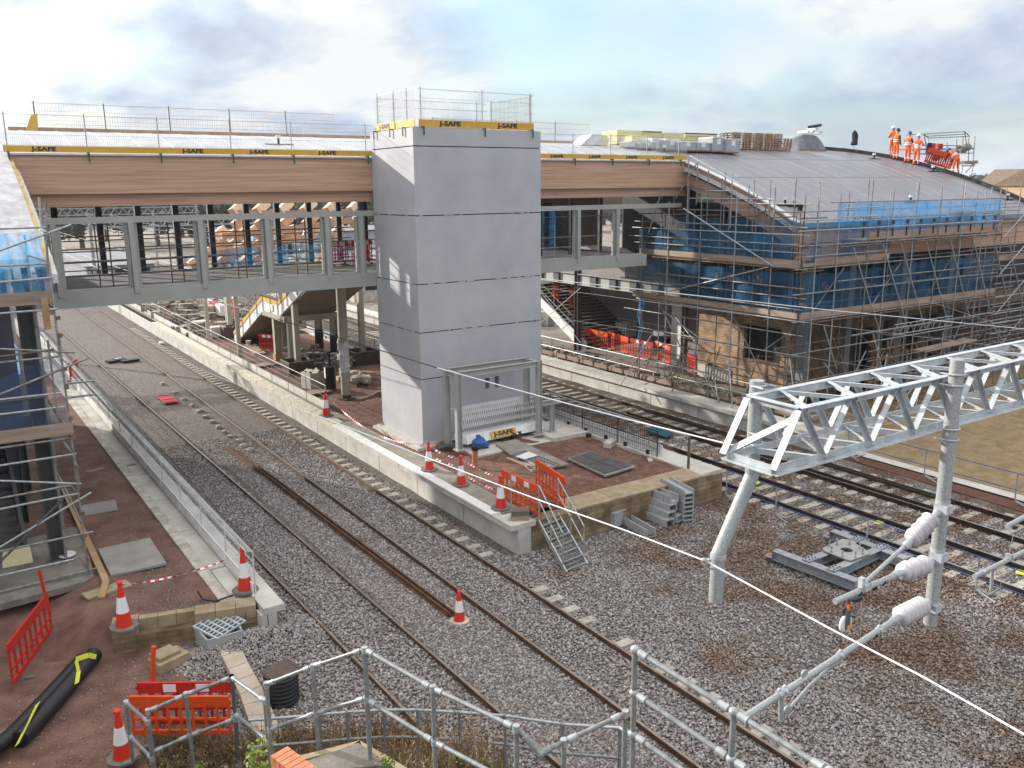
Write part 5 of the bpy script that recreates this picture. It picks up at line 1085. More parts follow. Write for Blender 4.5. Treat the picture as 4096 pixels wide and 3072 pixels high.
t=thing('cantilever_arm','grey cantilever tube end entering at the upper right edge of the view','cantilever',PY(4090,2060,7.0)); b=MB(); b.tube(PY(4028,2105,7),PY(4110,2062,7),.042,14); b.obj('arm_tube',m_drop,t); b=MB(); q=PY(4060,2110,7); b.cbox(q,.09,.06,.05); b.obj('black_band',m_black,t)
t=thing('cantilever_arm','grey registration tube end entering at the right edge above the tracks','cantilever',PY(4090,2210,7.0)); b=MB(); b.tube(PY(3896,2308,7),PY(4110,2200,7),.042,14); b.obj('arm_tube',m_drop,t); b=MB(); 
for x,y in ((3930,2292),(4035,2228)): q=PY(x,y,7); b.cbox(q,.06,.11,.11)
b.obj('clamp',m_galv,t); b=MB(); b.tube(PY(4060,2110,7),PY(4035,2220,7),.005,4); b.tube(PY(4010,2250,7),PY(4000,2380,7),.005,4); b.obj('dropper',m_galv,t); b=MB(); b.tube(PY(3970,2275,7),PY(3965,2360,7),.03,8); b.obj('hanging_stub',m_drop,t)
# wires
def wire(pts,r,mat,label,name='overhead_wire'):
    b=MB(); b.path(pts,r,6); return tag(b.obj(name,mat),label,'wire')
wp=[PZ(600,1392,5.25),PZ(1000,1560,5.1),PZ(1282,1667,5.05),PZ(1730,1840,5.0),PZ(2168,2005,4.98),PZ(2510,2125,4.98),PY(2826,2246,7.68),PZ(3330,2520,4.97),PZ(3700,2712,4.95),PZ(4180,2985,4.95)]
wire(wp[:3],.005,m_wire,'thin far part of the white overhead wire above the island edge'); wire(wp[2:],.0115,m_wire,'thick white overhead wire running down across the foreground')
b=MB(); q=wp[6]; b.cbox(q,.12,.06,.06); b.ball(q+Vector((-.05,0,.03)),.04,5,6); tag(b.obj('wire_clamp',m_galv),'small metal clamp holding the white wire to the cranked drop tube','clamp')
wire([PZ(560,1155,5.2),PZ(900,1215,5.1),PZ(1340,1345,5.0),PZ(1750,1472,5.0)],.016,m_dwire,'dark overhead cable passing in front of the round column and tower')
wire([PZ(1750,1472,5.0),PZ(2169,1588,5.0),PZ(2560,1690,5.0),PZ(3010,1800,5.0)],.016,m_wire,'pale overhead cable crossing the steel frame and running to the boom')
for i,(a_,b_) in enumerate((((2168,1115),(4120,1318)),((2168,1150),(4120,1400)),((2168,1262),(4120,1560)),((3700,1200),(4120,1330)),)):
    r_=(.014,.009,.007,.008)[i]; p,q=PY(*a_,19.5),PY(*b_,19.5*.9); wire([p,lerp(p,q,.5)-Z_*.05,q],r_,m_galv if i else m_wire,['topmost','second','lowest','short right hand'][i]+' thin wire strung in front of the right scaffold')
for i,(pts_,r_) in enumerate(((((2905,2140),(3110,2160),(3290,2235),(3560,2400),(3900,2600),(4120,2700)),.007),(((2750,2085),(2880,2110),(3000,2140)),.006))):
    b=MB(); b.path([PZ(x,y,-.08) for x,y in pts_],r_,5); tag(b.obj('ground_cable',m_dwire),['long','short'][i]+' thin black cable lying across the brown ballast','cable')
# steel foundation frame on the ballast
F_=lambda x,y:(3050+x*600/2212,2080+y*600/2212)
A0=PZ(*F_(190,440),.22); A1=PZ(*F_(1400,890),.22); B0=PZ(*F_(1040,150),.22); B1=PZ(*F_(2120,560),.22)
t=thing('steel_base_frame','heavy grey bolted steel base frame lying on the brown ballast by the blue rails','steel frame',lerp(A0,B1,.5)-Z_*.3)
for p,q in ((A0,A1),(B0,B1)):
    b=MB(); b.ibeam(p-Z_*.13,q-Z_*.13,.26,.26,.022); b.obj('main_beam',m_bf:=M('blue grey galvanised beam',(.24,.26,.29),(.34,.36,.39),scale=6,rough=.5,metal=.3),t)
    for e,f in ((p,q),(q,p)):
        d=(e-f).normalized(); b=MB(); b.cbox(e+d*.12-Z_*.22,.26,.26,.02,math.atan2(d.y,d.x)); b.beam(e+d*.01-Z_*.12,e+d*.02-Z_*.12,.26,.24); b.obj('end_plate',m_bf,t); b=MB(); b.cbox(e+d*.16-Z_*.205,.06,.10,.012,math.atan2(d.y,d.x)); b.obj('red_marker',m_redp,t)
b=MB(); c=A0-Z_*.30; b.tube(c-Z_*.08+(A0-A1).normalized()*.12,c+Z_*.06+(A0-A1).normalized()*.12,.13,14); b.obj('foot_pad',m_dsteel,t)
for f0,f1 in (((700,580),(1420,270)),((1060,720),(1760,390))):
    p,q=PZ(*F_(*f0),.232),PZ(*F_(*f1),.232); b=MB(); b.ibeam(p-Z_*.12,q-Z_*.12,.24,.24,.02); b.obj('cross_beam',m_bf,t)
    for e,f in ((p,q),(q,p)):
        d=(f-e).normalized(); s=d.cross(Z_); c=e+d*.02+Z_*.016; b=MB(); b.cbox(c,.42,.24,.02,math.atan2(d.y,d.x)); b.obj('splice_plate',m_bf,t); b=MB()
        for u in (-.13,0,.13):
            for v in (-.06,.06): b.tube(c+d*u+s*v,c+d*u+s*v+Z_*.045,.018,6)
        b.obj('bolts',m_dsteel,t)
cs=[PZ(*F_(*k),.255) for k in ((850,445),(1230,265),(1600,505),(1290,615))]; c=sum(cs,Vector())/4
b=MB(); n=24; inner=[c+Vector((.16*math.cos(2*math.pi*k/n),.16*math.sin(2*math.pi*k/n),0)) for k in range(n)]
outer=[]
for k in range(n):
    a=2*math.pi*k/n; d=Vector((math.cos(a),math.sin(a),0)); best=9
    for j in range(4):
        p,q=cs[j],cs[(j+1)%4]; e=q-p; den=d.x*e.y-d.y*e.x
        if abs(den)<1e-6: continue
        w0=p-c; tt=(w0.x*e.y-w0.y*e.x)/den; ss=(w0.x*d.y-w0.y*d.x)/den
        if tt>0 and -0.001<=ss<=1.001: best=min(best,tt)
    outer.append(c+d*best)
for dz in (0,.03): b._a([v+Z_*dz for v in inner+outer],[(k,(k+1)%n,n+(k+1)%n,n+k) for k in range(n)])
b._a([v for v in inner]+[v+Z_*.03 for v in inner],[(k,(k+1)%n,n+(k+1)%n,n+k) for k in range(n)]); b._a([v for v in outer]+[v+Z_*.03 for v in outer],[(k,n+k,n+(k+1)%n,(k+1)%n) for k in range(n)])
b.obj('top_plate',M('tan galvanised plate',(.30,.29,.27),(.36,.35,.33),scale=5,rough=.5,metal=.2),t)
for k in ((985,400),(1095,370),(1280,370),(1435,430),(1475,510),(1365,560),(1175,550),(1015,480)):
    p=PZ(*F_(*k),.27); b=MB(); b.tube(p,p+Z_*.20,.016,8); b.tube(p+Z_*.01,p+Z_*.06,.034,6); b.tube(p+Z_*.13,p+Z_*.19,.03,6); b.obj('anchor_bolt',m_galv,t)
# ================= NEAR HANDRAILS ON THE BANK
q1=lambda x,y:(400+x*.4069,2550+y*.4069)
q2=lambda x,y:(1300+x*.4069,2550+y*.4069)
q3=lambda x,y:(2200+x*.4973,2550+y*.4973)
RT_=.0242
def hr(name,label,tops,segs,drop,mids,group=None,r=RT_,balls=False,mat=m_handrail,postlen=None):
    """tops: (px,py,depth); posts under each, rails between neighbours and lower rails beneath"""
    P=[PD(*q) for q in tops]; t=thing(name,label,'handrail',P[0]-Z_*drop,group)
    for i,p in enumerate(P):
        b=MB(); b.tube(p-Z_*drop,p,r*1.05,14)
        b.obj('post',mat,t)
        for m_ in [0]+mids:
            c=p-Z_*m_; b=MB()
            if balls: b.ball(c,r*1.75,8,12)
            else: b.tube(c-Z_*r*1.6,c+Z_*r*1.3,r*1.45,12)
            b.obj('fitting',m_galv,t)
    for i in segs:
        for m_ in [0]+mids:
            a,c=P[i]-Z_*m_,P[i+1]-Z_*m_; b=MB(); b.tube(a,c,r,14); b.obj('rail',mat,t)
            d=(c-a).normalized(); b=MB(); b.tube(a+d*.05,a+d*.14,r*1.35,12); b.tube(c-d*.14,c-d*.05,r*1.35,12); b.obj('sleeve',m_galv,t)
    return t,P
t,P=hr('bank_handrail','near galvanised handrail descending to the right from the tall corner post over the weeds',[(*q2(390,118),9.6),(*q2(1060,500),8.9),(*q2(1880,890),8.15)],[0,1],1.75,[.62],balls=False)
t,P2=hr('bank_handrail','near galvanised handrail running down left from the tall corner post past the black riser',[(*q2(385,118),9.62),(*q1(2095,285),9.95),(*q1(1635,462),10.3)],[0,1],1.35,[.60])
t,P3=hr('bank_handrail','short handrail stepping down between the trough lids and the black riser',[(*q1(1620,625),10.6),(*q1(1295,392),11.6)],[0],1.5,[.55])
t,P4=hr('bank_handrail','handrail in front of the bright orange barrier',[(*q1(1295,392),11.6),(*q1(845,560),11.7),(*q1(470,725),11.6)],[0,1],1.25,[.62])
t,P5=hr('bank_handrail','leftmost short handrail section in front of the orange barriers',[(*q1(470,830),11.6),(*q1(255,640),12.5)],[0],.95,[.55])
t,P6=hr('bank_handrail','nearest galvanised handrail with ball fittings at the bottom centre right',[(*q3(683,98),7.6),(*q3(1478,600),6.85),(*q3(2250,1080),6.2)],[0,1],1.6,[.42,.83],balls=True)
t,P7=hr('bank_handrail','short sloping handrail joining the corner post below the ball fitted rail',[(*q3(605,610),8.3),(*q3(110,840),8.25)],[0],1.3,[.98])
b=MB(); e=P7[1]; f=PD(*q2(1910,905),8.1); g=PD(*q2(2120,1145),8.05); b.tube(f,g,RT_*.9,12); b.tube(f+(g-f)*.25,f+(g-f)*.95,RT_*1.5,12); b.tube(g,PD(*q2(2212,1090),8.1),RT_*1.5,12); b.ball(g,RT_*1.6,8,10); b.tube(PD(*q2(2212,1090),8.1),e,RT_,12); tag(b.obj('elbow_joint',m_handrail),'grey swivel elbow linking two near handrails at the bottom centre','pipe fitting')
# curved low handrail behind
cur=[(*q1(1460,815),13.2),(*q2(-60,760),13.2),(*q2(215,735),13.2),(*q2(580,712),13.1),(*q2(910,712),13.0),(*q2(1320,735),12.8),(*q2(1770,770),12.5),(2250,2897,12.1),(2480,2912,11.8),(*q3(665,780),11.4)]
P=[PD(*q) for q in cur]; t=thing('curved_handrail','low curved galvanised handrail behind the weeds along the bottom of the bank','handrail',P[0]-Z_*1.0)
for m_ in (0,.46):
    for i in range(len(P)-1): b=MB(); b.tube(P[i]-Z_*m_,P[i+1]-Z_*m_,.024,10); b.ball(P[i+1]-Z_*m_,.025,6,8); b.obj('rail',m_handrail if m_ else m_galv,t)
for p in P[1:]: b=MB(); b.tube(p-Z_*1.35,p,.024,10); b.ball(p,.036,6,10); b.obj('post',m_handrail,t)
# landing slab, kerb and red bricks at the bottom edge
zL=3.62
def at(px,py,z=zL): return PZ(px,py,z)
C0=at(*q2(340,1010)); CL=at(*q2(-330,1180)); CR=at(*q2(1050,1420)); back=at(1000,3350)
t=thing('concrete_landing','weathered concrete stair landing with pale kerb edging at the bottom edge','landing',C0-Z_*.8)
inn=lambda p,q,k:lerp(p,q,k)
Rr=at(1700,3300); Ll=at(820,3250)
b=MB(); 
def kerb(p,q,w_,h):
    d=(q-p).normalized(); n=Vector((d.y,-d.x,0)); 
    if n.dot(EYE-p)<0: n=-n
    b.prism([p,q,q+n*w_,p+n*w_] if (q-p).cross(n).z>0 else [p,p+n*w_,q+n*w_,q],(0,0,-h))
kerb(C0,CR,.09,.42); kerb(CL,C0,.09,.42); b.obj('kerb_edging',m_stonetop,t)
b=MB(); P_=[C0+Vector((.02,-.10,-.09)),CR+Vector((0,-.15,-.09)),Vector((CR.x-1.2,CR.y-2.5,zL-.09)),Vector((CL.x-.4,CL.y-2.8,zL-.09)),CL+Vector((0,-.12,-.09))]; b.prism([tuple(p) for p in reversed(P_)],(0,0,-.5)); b.obj('concrete_slab',M('mossy old concrete',(.13,.115,.095),(.22,.20,.17),scale=3,rough=.95,bump=.6,bscale=30,detail=8),t)
b=MB(); b.prism([tuple(p) for p in (at(*q2(330,1070),zL-.0),at(*q2(620,1290),zL),at(*q2(-100,1350),zL),at(*q2(-200,1260),zL))][::-1],(0,0,.05)); b.obj('step',MC['mossy old concrete'],t)
k0=at(*q1(1670,1160),zL+.25); k1=at(*q1(1840,1065),zL+.25); k2=at(*q1(2210,1340),zL+.25); k3=at(*q1(2040,1440),zL+.25)
t=thing('brick_pier','red brick pier with bricks laid on edge, at the bottom of the picture','brick pier',k0-Z_*.8)
for i in range(8):
    f0,f1=i/8+.012,(i+1)/8-.004; b=MB(); q=[lerp(k0,k3,f0),lerp(k1,k2,f0),lerp(k1,k2,f1),lerp(k0,k3,f1)]; b.prism([tuple(v) for v in reversed(q)] if (q[1]-q[0]).cross(q[2]-q[1]).z<0 else [tuple(v) for v in q],(0,0,-.105)); b.obj('brick',m_redbrick,t)
b=MB(); q=[lerp(k0,k1,.04)-Z_*.112,lerp(k1,k0,.04)-Z_*.112,k2-Z_*.112,k3-Z_*.112]; b.prism([tuple(v) for v in q],(0,0,-1.0)); b.obj('pier_body',m_redbrick,t)
# stair flight under the near rails, below the picture
t=thing('concrete_stair','concrete stair flight under the near handrails','stairs',(3.6,5.5,2.5)); b=MB()
for i in range(9): f=i/9.; c=Vector((3.9+.25*f,6.6-2.6*f,2.6+1.6*f)); b.cbox(c,1.1,.34,.5,-.3)
b.obj('treads',MC['mossy old concrete'],t)
# dry weeds
def weeds(name,n,region,hmin,hmax,mat,seed,lean=.18,wd=.004,leaf=0.35):
    r=random.Random(seed); b=MB(); k=0; it=0
    while k<n and it<n*8:
        it+=1; px=r.uniform(*region[0]); py=r.uniform(*region[1]); 
        p=None; d=ray(px,py)
        for s in np.arange(7.5,17,.25):
            q=EYE+d*float(s)
            if q.z<mound(q.x,q.y): p=q; break
        if p is None: p=PZ(px,py,-.1)
        if mound(p.x,p.y)<.0 and (p.x*.65+p.y>17.3 or p.x>6.6 or p.x<2.2): continue
        k+=1; z0=mound(p.x,p.y)-.03; h=r.uniform(hmin,hmax)*(1 if r.random()<.8 else 1.35)*(.45+.55*max(0,min(1,(px-800)/500))); a=r.uniform(0,6.28); l=r.uniform(0,lean)*h; w_=wd*r.uniform(.7,1.6)
        base=Vector((p.x,p.y,z0)); mid=base+Vector((math.cos(a)*l*.35,math.sin(a)*l*.35,h*.55)); top=base+Vector((math.cos(a)*l,math.sin(a)*l,h)); s=Vector((math.cos(a+1.5),math.sin(a+1.5),0))*w_
        b._a([base-s,base+s,mid+s*.8,mid-s*.8,top+s*.3,top-s*.3],[(0,1,2,3),(3,2,4,5)])
        for j in range(r.randint(4,11)):
            u=r.uniform(.2,1); c=lerp(base,top,u); aa=r.uniform(0,6.28); ll=r.uniform(.02,.09); v=Vector((math.cos(aa),math.sin(aa),r.uniform(.2,1.2))).normalized()*ll; sd_=v.cross(Vector((r.random(),r.random(),r.random()))).normalized()*r.uniform(.003,.009)*(1+leaf); b._a([c,c+v*.5+sd_,c+v,c+v*.5-sd_],[(0,1,2,3)])
    return struct(b.obj(name,mat),'stuff')
weeds('dry_weeds',2300,((250,2350),(2800,3120)),.35,.85,m_weed,4)
weeds('dry_weeds',900,((250,2100),(2930,3120)),.2,.5,M('pale dry grass',(.30,.24,.13),(.40,.33,.19),scale=2,rough=.9),5,.5)
weeds('green_weeds',500,((300,2200),(2990,3110)),.08,.28,m_leafg,6,.6,.006,2.5)
for i,(px,py,s,lb) in enumerate(((1025,3020,.30,'bright yellow green weed growing left of the red bricks'),(795,3070,.16,'small pale green leafy weed at the bottom left edge'),(1545,3055,.2,'little green weed creeping over the landing kerb'))):
    c=PD(px,py,9.3 if i!=1 else 11.5); r=random.Random(i); b=MB(); t=thing('leafy_weed',lb,'plant',c-Z_*.3)
    for k in range(150):
        u=r.random(); p=c+Vector((r.gauss(0,s*.22),r.gauss(0,s*.22),r.uniform(-s,.4*s))); v=Vector((r.gauss(0,1),r.gauss(0,1),r.uniform(.2,1.5))).normalized()*s*.22; q=v.cross(Vector((r.random(),r.random(),.3))).normalized()*s*.07; b._a([p,p+v*.5+q,p+v,p+v*.5-q],[(0,1,2,3)])
    b.obj('leaves',M('fresh yellow green leaves',(.22,.27,.06),(.32,.36,.10),scale=6,rough=.7) if i<2 else m_leafg,t); b=MB(); b.tube(c-Z_*(s+.25),c,.006,5); b.obj('stem',m_weed,t)
# ================= RIGHT STATION BUILDING
def roofz(y):
    if y>37: y=max(24.2,74-y)
    for (a,b_),(c,d) in zip(ROOF[:-1],ROOF[1:]):
        if a<=y<=c: return b_+(d-b_)*(y-a)/(c-a)
    return ROOF[0][1]
def RF(px,py,lo=24.2,hi=36.9):
    y=lo; last=None
    while y<hi:
        p=PY(px,py,y)
        if p.z<=roofz(y): return Vector((p.x,y,roofz(y)))
        y+=.05
    p=PY(px,py,hi-1.5); return Vector((p.x,hi-1.5,roofz(hi-1.5)))
def vergeX(y):
    T=[(24,50.6),(25,50.5),(29,49.7),(32,48.7),(35,46.6),(37,45.2),(40,44.5),(50,44.5)]
    for (a,b_),(c,d) in zip(T[:-1],T[1:]):
        if a<=y<=c: return b_+(d-b_)*(y-a)/(c-a)
    return 50.6
m_slope=M('white edge flashing',(.50,.50,.50),(.62,.62,.62),scale=3,rough=.5)
t=thing('station_building','large right hand station building under scaffolding with curved dark grey membrane roof','building',(40,30,.6))
b=MB(); ys_=[24.15+i*(37-24.15)/24 for i in range(25)]
for i in range(24):
    y0,y1=ys_[i],ys_[i+1]; z0,z1=roofz(y0),roofz(y1); b._a([(30.5,y0,z0),(vergeX(y0),y0,z0),(vergeX(y1),y1,z1),(30.5,y1,z1),(30.5,y0,z0-.25),(vergeX(y0),y0,z0-.25),(vergeX(y1),y1,z1-.25),(30.5,y1,z1-.25)],[(0,1,2,3),(7,6,5,4),(0,3,7,4),(1,5,6,2)],False)
z0=roofz(24.15); b.poly([(30.5,24.15,z0-.25),(vergeX(24),24.15,z0-.25),(vergeX(24),24.15,z0),(30.5,24.15,z0)])
b.prism([(30.5,37,12.16),(30.5,43,11.6),(30.5,50,8.4),(30.5,50,8.1),(30.5,43,11.3),(30.5,37,11.9)],(14,0,0)); b.obj('roof_deck',m_membg,t)
b=MB(); x=31.6; r=random.Random(2)
while x<49:
    for k in range(len(ROOF)-1):
        if r.random()<.12: continue
        y0,y1=ROOF[k][0]+.03,ROOF[k+1][0]; 
        if vergeX(y1)<x: continue
        b.beam((x,y0,ROOF[k][1]+.005),(x,y1,ROOF[k+1][1]+.005),.02+.02*r.random(),.008)
    x+=1.05
for y in (28.6,31.6): b.beam((30.6,y,roofz(y)+.006),(vergeX(y)-.2,y,roofz(y)+.006),.025,.008)
b.obj('membrane_seam',m_seam,t)
b=MB()
for i in range(24):
    y0,y1=ys_[i],ys_[i+1]; b.beam((vergeX(y0),y0,roofz(y0)+.05),(vergeX(y1),y1,roofz(y1)+.05),.16,.30)
b.obj('verge_upstand',M('dark verge edging',(.035,.034,.035),(.09,.075,.065),scale=5,rough=.8),t)
# left verge: deep glulam, white flashing
b=MB(); P=[(y,z) for y,z in ROOF[:8]]+[(30.8,11.08)]
b.prism([(30.28,y,z-.02) for y,z in P]+[(30.28,y,z-1.12) for y,z in reversed(P)],(.22,0,0)); b.obj('verge_beam',m_glulamY,t)
b=MB(); P2=[(23.95,7.0),(24.15,7.9)]; 
for (y0,z0),(y1,z1) in zip(P[:-1],P[1:]): b.beam((30.22,y0,z0-.30),(30.22,y1,z1-.30),.10,.16); b.beam((30.35,y0,z0+.02),(30.35,y1,z1+.02),.34,.05)
b.obj('verge_flashing',m_slope,t)
b=MB()
for (y0,z0),(y1,z1) in zip(P[:-1],P[1:]): b.beam((30.20,y0,z0-.42),(30.20,y1,z1-.42),.03,.06)
b.obj('dark_gap',m_joint,t)
b=MB(); b.box(30.3,23.98,6.85,49.8,24.14,8.18); b.obj('eaves_beam',m_glulam,t)
b=MB(); b.box(30.28,23.88,8.20,50.3,24.18,8.44); b.obj('eaves_gutter',M('blue grey eaves trim',(.16,.20,.25),(.22,.26,.31),scale=2,rough=.5),t)
# walls and floors
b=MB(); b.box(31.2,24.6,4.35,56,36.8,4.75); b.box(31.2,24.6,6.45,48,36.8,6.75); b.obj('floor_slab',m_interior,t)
b=MB(); b.box(31.6,25.0,4.76,31.65,36.5,6.44); b.box(31.6,25.0,6.76,31.65,36.5,9.2); b.box(31.66,25.0,4.76,48,25.05,6.44); b.box(31.66,25.0,6.76,48,25.05,8.1); b.obj('glazing',m_glass,t)
for y in (25.2,26.6,28,29.4,30.8,32.2): b=MB(); b.box(31.50,y-.05,4.76,31.598,y+.05,8.6 if y<27 else 9.1); b.obj('mullion',m_dsteel,t)
for x in (31.7,33,34.3,35.6,36.9,38.2,39.5,40.8,42.1,43.4,44.7): b=MB(); b.box(x-.05,24.9,4.76,x+.05,24.998,8.1); b.obj('mullion',m_dsteel,t)
for x in (31.75,34.6,38.6,42.6): b=MB(); b.box(x-.2,24.35,.6,x+.2,24.85,7.9); b.obj('column',M('pale steel column',(.15,.165,.175),(.20,.215,.225),scale=2,rough=.5),t)
b=MB(); r=random.Random(8)
for k in range(46): x=r.uniform(32,47); z=r.choice((5.3,5.5,7.2,7.4,5.9)); b.box(x,24.99,z,x+r.uniform(.06,.4),24.995,z+r.uniform(.05,.35))
for k in range(10): y=r.uniform(25.5,30); z=r.choice((5.4,5.6)); b.box(31.590,y,z,31.595,y+r.uniform(.1,.3),z+r.uniform(.1,.4))
b.obj('interior_glimpses',M('pale things inside',(.25,.10,.06),(.45,.43,.38),scale=2,rough=.8),t)
b=MB(); b.box(30.9,31.2,6.76,31.5,36,10.8); b.obj('inner_wall',M('grey inner wall',(.055,.055,.055),(.08,.08,.078),scale=1,rough=.8),t)
# brick ground floor
def wallseg(b,x0,y0,x1,y1,z0,z1): b.box(min(x0,x1),min(y0,y1),z0,max(x0,x1),max(y0,y1),z1)
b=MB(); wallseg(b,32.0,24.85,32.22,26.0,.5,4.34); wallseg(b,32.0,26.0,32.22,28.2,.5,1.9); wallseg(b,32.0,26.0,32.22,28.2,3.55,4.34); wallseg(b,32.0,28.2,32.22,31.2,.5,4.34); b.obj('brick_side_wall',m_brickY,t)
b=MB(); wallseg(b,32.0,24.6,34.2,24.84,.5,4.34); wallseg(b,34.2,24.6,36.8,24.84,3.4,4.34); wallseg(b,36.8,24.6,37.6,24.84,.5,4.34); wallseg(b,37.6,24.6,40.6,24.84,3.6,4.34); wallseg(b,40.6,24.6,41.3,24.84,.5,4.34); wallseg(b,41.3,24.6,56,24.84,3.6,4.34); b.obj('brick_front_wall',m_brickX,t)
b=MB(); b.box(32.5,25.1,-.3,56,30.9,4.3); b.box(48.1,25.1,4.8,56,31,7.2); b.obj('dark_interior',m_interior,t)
b=MB(); b.box(31.95,28.9,.5,31.995,31.1,1.15); b.box(31.95,24.6,.45,31.995,27.6,.95); b.obj('concrete_plinth',m_pale,t)
b=MB(); b.box(33.95,24.5,2.9,34.75,24.59,3.35); b.obj('plain_sign_panel',M('dull sign board',(.12,.11,.09),rough=.7),t)
# ---- mezzanine edge, wall, stairs on right platform
M2=lambda x,y:(2150+x*.3165,1050+y*.3165)
t=thing('mezzanine_frame','dark steel column and ribbed grey edge beams carrying the right hand landing','steel frame',(31,39.8,.65))
zt_=PX(*M2(600,150),31.0).z; zb_=PX(*M2(600,290),31.0).z
b=MB(); b.ibeam((31.0,39.9,.6),(31.0,39.9,zt_+.35),.32,.30,.03,up=Y_); b.obj('column',M('dark brown steel',(.075,.068,.06),(.10,.09,.08),scale=2,rough=.5),t)
b=MB(); b.ibeam((31.0,31.6,(zt_+zb_)/2),(31.0,39.7,(zt_+zb_)/2),zt_-zb_,.35,.03); b.ibeam((31.0,40.1,(zt_+zb_)/2),(31.0,52,(zt_+zb_)/2),zt_-zb_,.35,.03); b.obj('edge_beam',m_steel,t)
for y in (33.0,34.7,36.4,38.1,41.6,43.3,45): b=MB(); b.box(30.84,y-.01,zb_+.03,30.99,y+.01,zt_-.03); b.box(30.985,y+.0,zb_+.031,31.0,y+.7,zt_-.031) ; b.obj('stiffener',m_dsteel,t)
b=MB(); b.box(31.2,33,zb_+.0,34.5,52,zb_+.12); b.obj('landing_deck',m_soffit,t)
b=MB(); b.box(35.6,32.3,.6,35.8,47,6.3); tag(b.obj('stair_side_wall',M('mauve grey panel wall',(.20,.185,.18),(.26,.24,.235),scale=.6,rough=.7)),'plain mauve grey panelled wall beside the right platform stairs','wall')
b=MB(); 
for z in (1.9,3.2): b.box(35.57,33,z,35.6,47,z+.025)
for (y0,y1,z) in ((33,37,4.6),(33,36.8,4.3)): b.tube((35.4,y0,z),(35.4,y1,z),.04,8)
tag(b.obj('wall_rails',m_white),'white rails and dark joints fixed on the mauve grey panel wall','rail')
t=thing('staircase','dark staircase with white zigzag stringer on the right platform, orange workers on it','staircase',(31.2,40,.65))
b=MB(); n=20
for i in range(n): z=.65+.165*(i+1); y=39.6+.30*i; b.box(31.35,y,z-.165,35.5,y+.32,z-.02); 
b.obj('steps',M('dark stair concrete',(.075,.065,.058),(.13,.115,.10),scale=3,rough=.9),t)
b=MB()
for i in range(n): z=.65+.165*(i+1); y=39.6+.30*i; b.box(31.35,y-.02,z-.04,35.5,y+.02,z+.005)
b.obj('nosings',M('stair nosing',(.19,.17,.15),rough=.8),t)
b=MB(); b.prism([(31.22,39.4,.65),(31.22,39.9,.65),(31.22,45.9,3.75),(31.22,45.9,4.25),(31.22,39.4,1.15)],(.10,0,0)); b.obj('white_stringer',m_white,t)
for h in (.55,1.0): b=MB(); b.tube((31.25,39.5,.95+h),(31.25,45.9,4.2+h),.022,8); b.obj('handrail',m_ply if h>.8 else m_tube,t)
for i in range(5): y=39.6+1.5*i; b=MB(); b.tube((31.25,y,.9+.516*(y-39.5)),(31.25,y,1.95+.516*(y-39.5)),.022,8); b.obj('post',m_tube,t)
b=MB(); a_,c_=PX(*M2(545,320),30.6),PX(*M2(45,760),30.6); b.tube(a_,c_,.02,6); a_,c_=PX(*M2(40,370),30.6),PX(*M2(550,1020),30.6); b.tube(a_,c_,.02,6); tag(b.obj('cross_brace',m_galv),'crossed galvanised bracing in front of the right platform stairs','brace')
p=PZ(*M2(1090,1020),.65)
t=thing('water_tank','white caged liquid tank standing at the foot of the right platform stairs','tank',(p.x+.2,p.y,.65)); cx0,cy0=p.x+.25,p.y
b=MB(); b.box(cx0,cy0,.80,cx0+1.3,cy0+1.1,1.78); b.obj('tank_body',m_white,t); b=MB()
for k in range(8): f=k/7; b.box(cx0-.03+1.33*f,cy0-.035,.7,cx0+1.33*f,cy0-.01,1.85)
for k in range(6): f=k/5; b.box(cx0-.035,cy0+1.1*f-.02,.7,cx0-.01,cy0+1.1*f+.01,1.85)
for z in (.72,.98,1.25,1.5,1.83): b.box(cx0-.04,cy0-.05,z,cx0+1.35,cy0-.03,z+.025); b.box(cx0-.05,cy0-.04,z,cx0-.03,cy0+1.15,z+.025)
b.obj('cage',m_galv,t)
p=PZ(*M2(1800,1235),.6); t=thing('pillar','white faced pillar with brown sides standing under the right building','pillar',p); b=MB(); b.box(p.x,p.y,.5,p.x+.06,p.y+.75,4.3); b.obj('white_face',m_white,t); b=MB(); b.box(p.x+.065,p.y,.5,p.x+.55,p.y+.75,4.3); b.obj('shaft',m_soffit,t)
p=PZ(*M2(1600,1100),.6); t=thing('access_lift','small white and black powered access lift parked under the right building','machine',p); b=MB(); b.cbox(p+Vector((.2,.2,.9)),1.1,.8,.18,.3,Matrix.Rotation(-.35,3,'Y')); b.cbox(p+Vector((-.25,.1,1.0)),.45,.7,.25,.3); b.obj('white_cover',m_white,t); b=MB(); b.cbox(p+Vector((.1,.2,.45)),1.2,.8,.7,.3); b.obj('chassis',m_black,t); b=MB(); b.tube(p+Vector((-.2,-.25,.95)),p+Vector((-.2,-.30,.95)),.09,10); b.tube(p+Vector((-.2,-.25,.8)),p+Vector((-.2,-.32,.8)),.07,10); b.obj('yellow_caps',m_yellow,t)
BR=[((590,1040),(890,1110)),((895,1100),(1150,1180)),((1165,1185),(1465,1255)),((1490,1220),(1680,1310))]
lab=['leftmost','second','third','fourth']
for i,(a_,c_) in enumerate(BR):
    a_=PZ(*M2(*a_),.68); c_=PZ(*M2(*c_),.68); d=c_-a_
    chapter8((a_+c_)/2,math.atan2(d.y,d.x),d.length*.96,'%s orange plastic barrier in the row on the right platform'%lab[i],m_orange if i!=2 else m_redp,'orange barriers along the right platform',h=1.05,reflect=i>1,style='tall' if i<2 else 'slots')
p=PZ(2765,1500,.65); chapter8(p,1.2,1.0,'red plastic barrier end standing behind the fourth orange barrier under the scaffold',m_redp,None)
p=PZ(2825,1490,.65); chapter8(p,1.5,1.0,'red plastic barrier leaning at the left edge of the brick wall',m_redp,None)
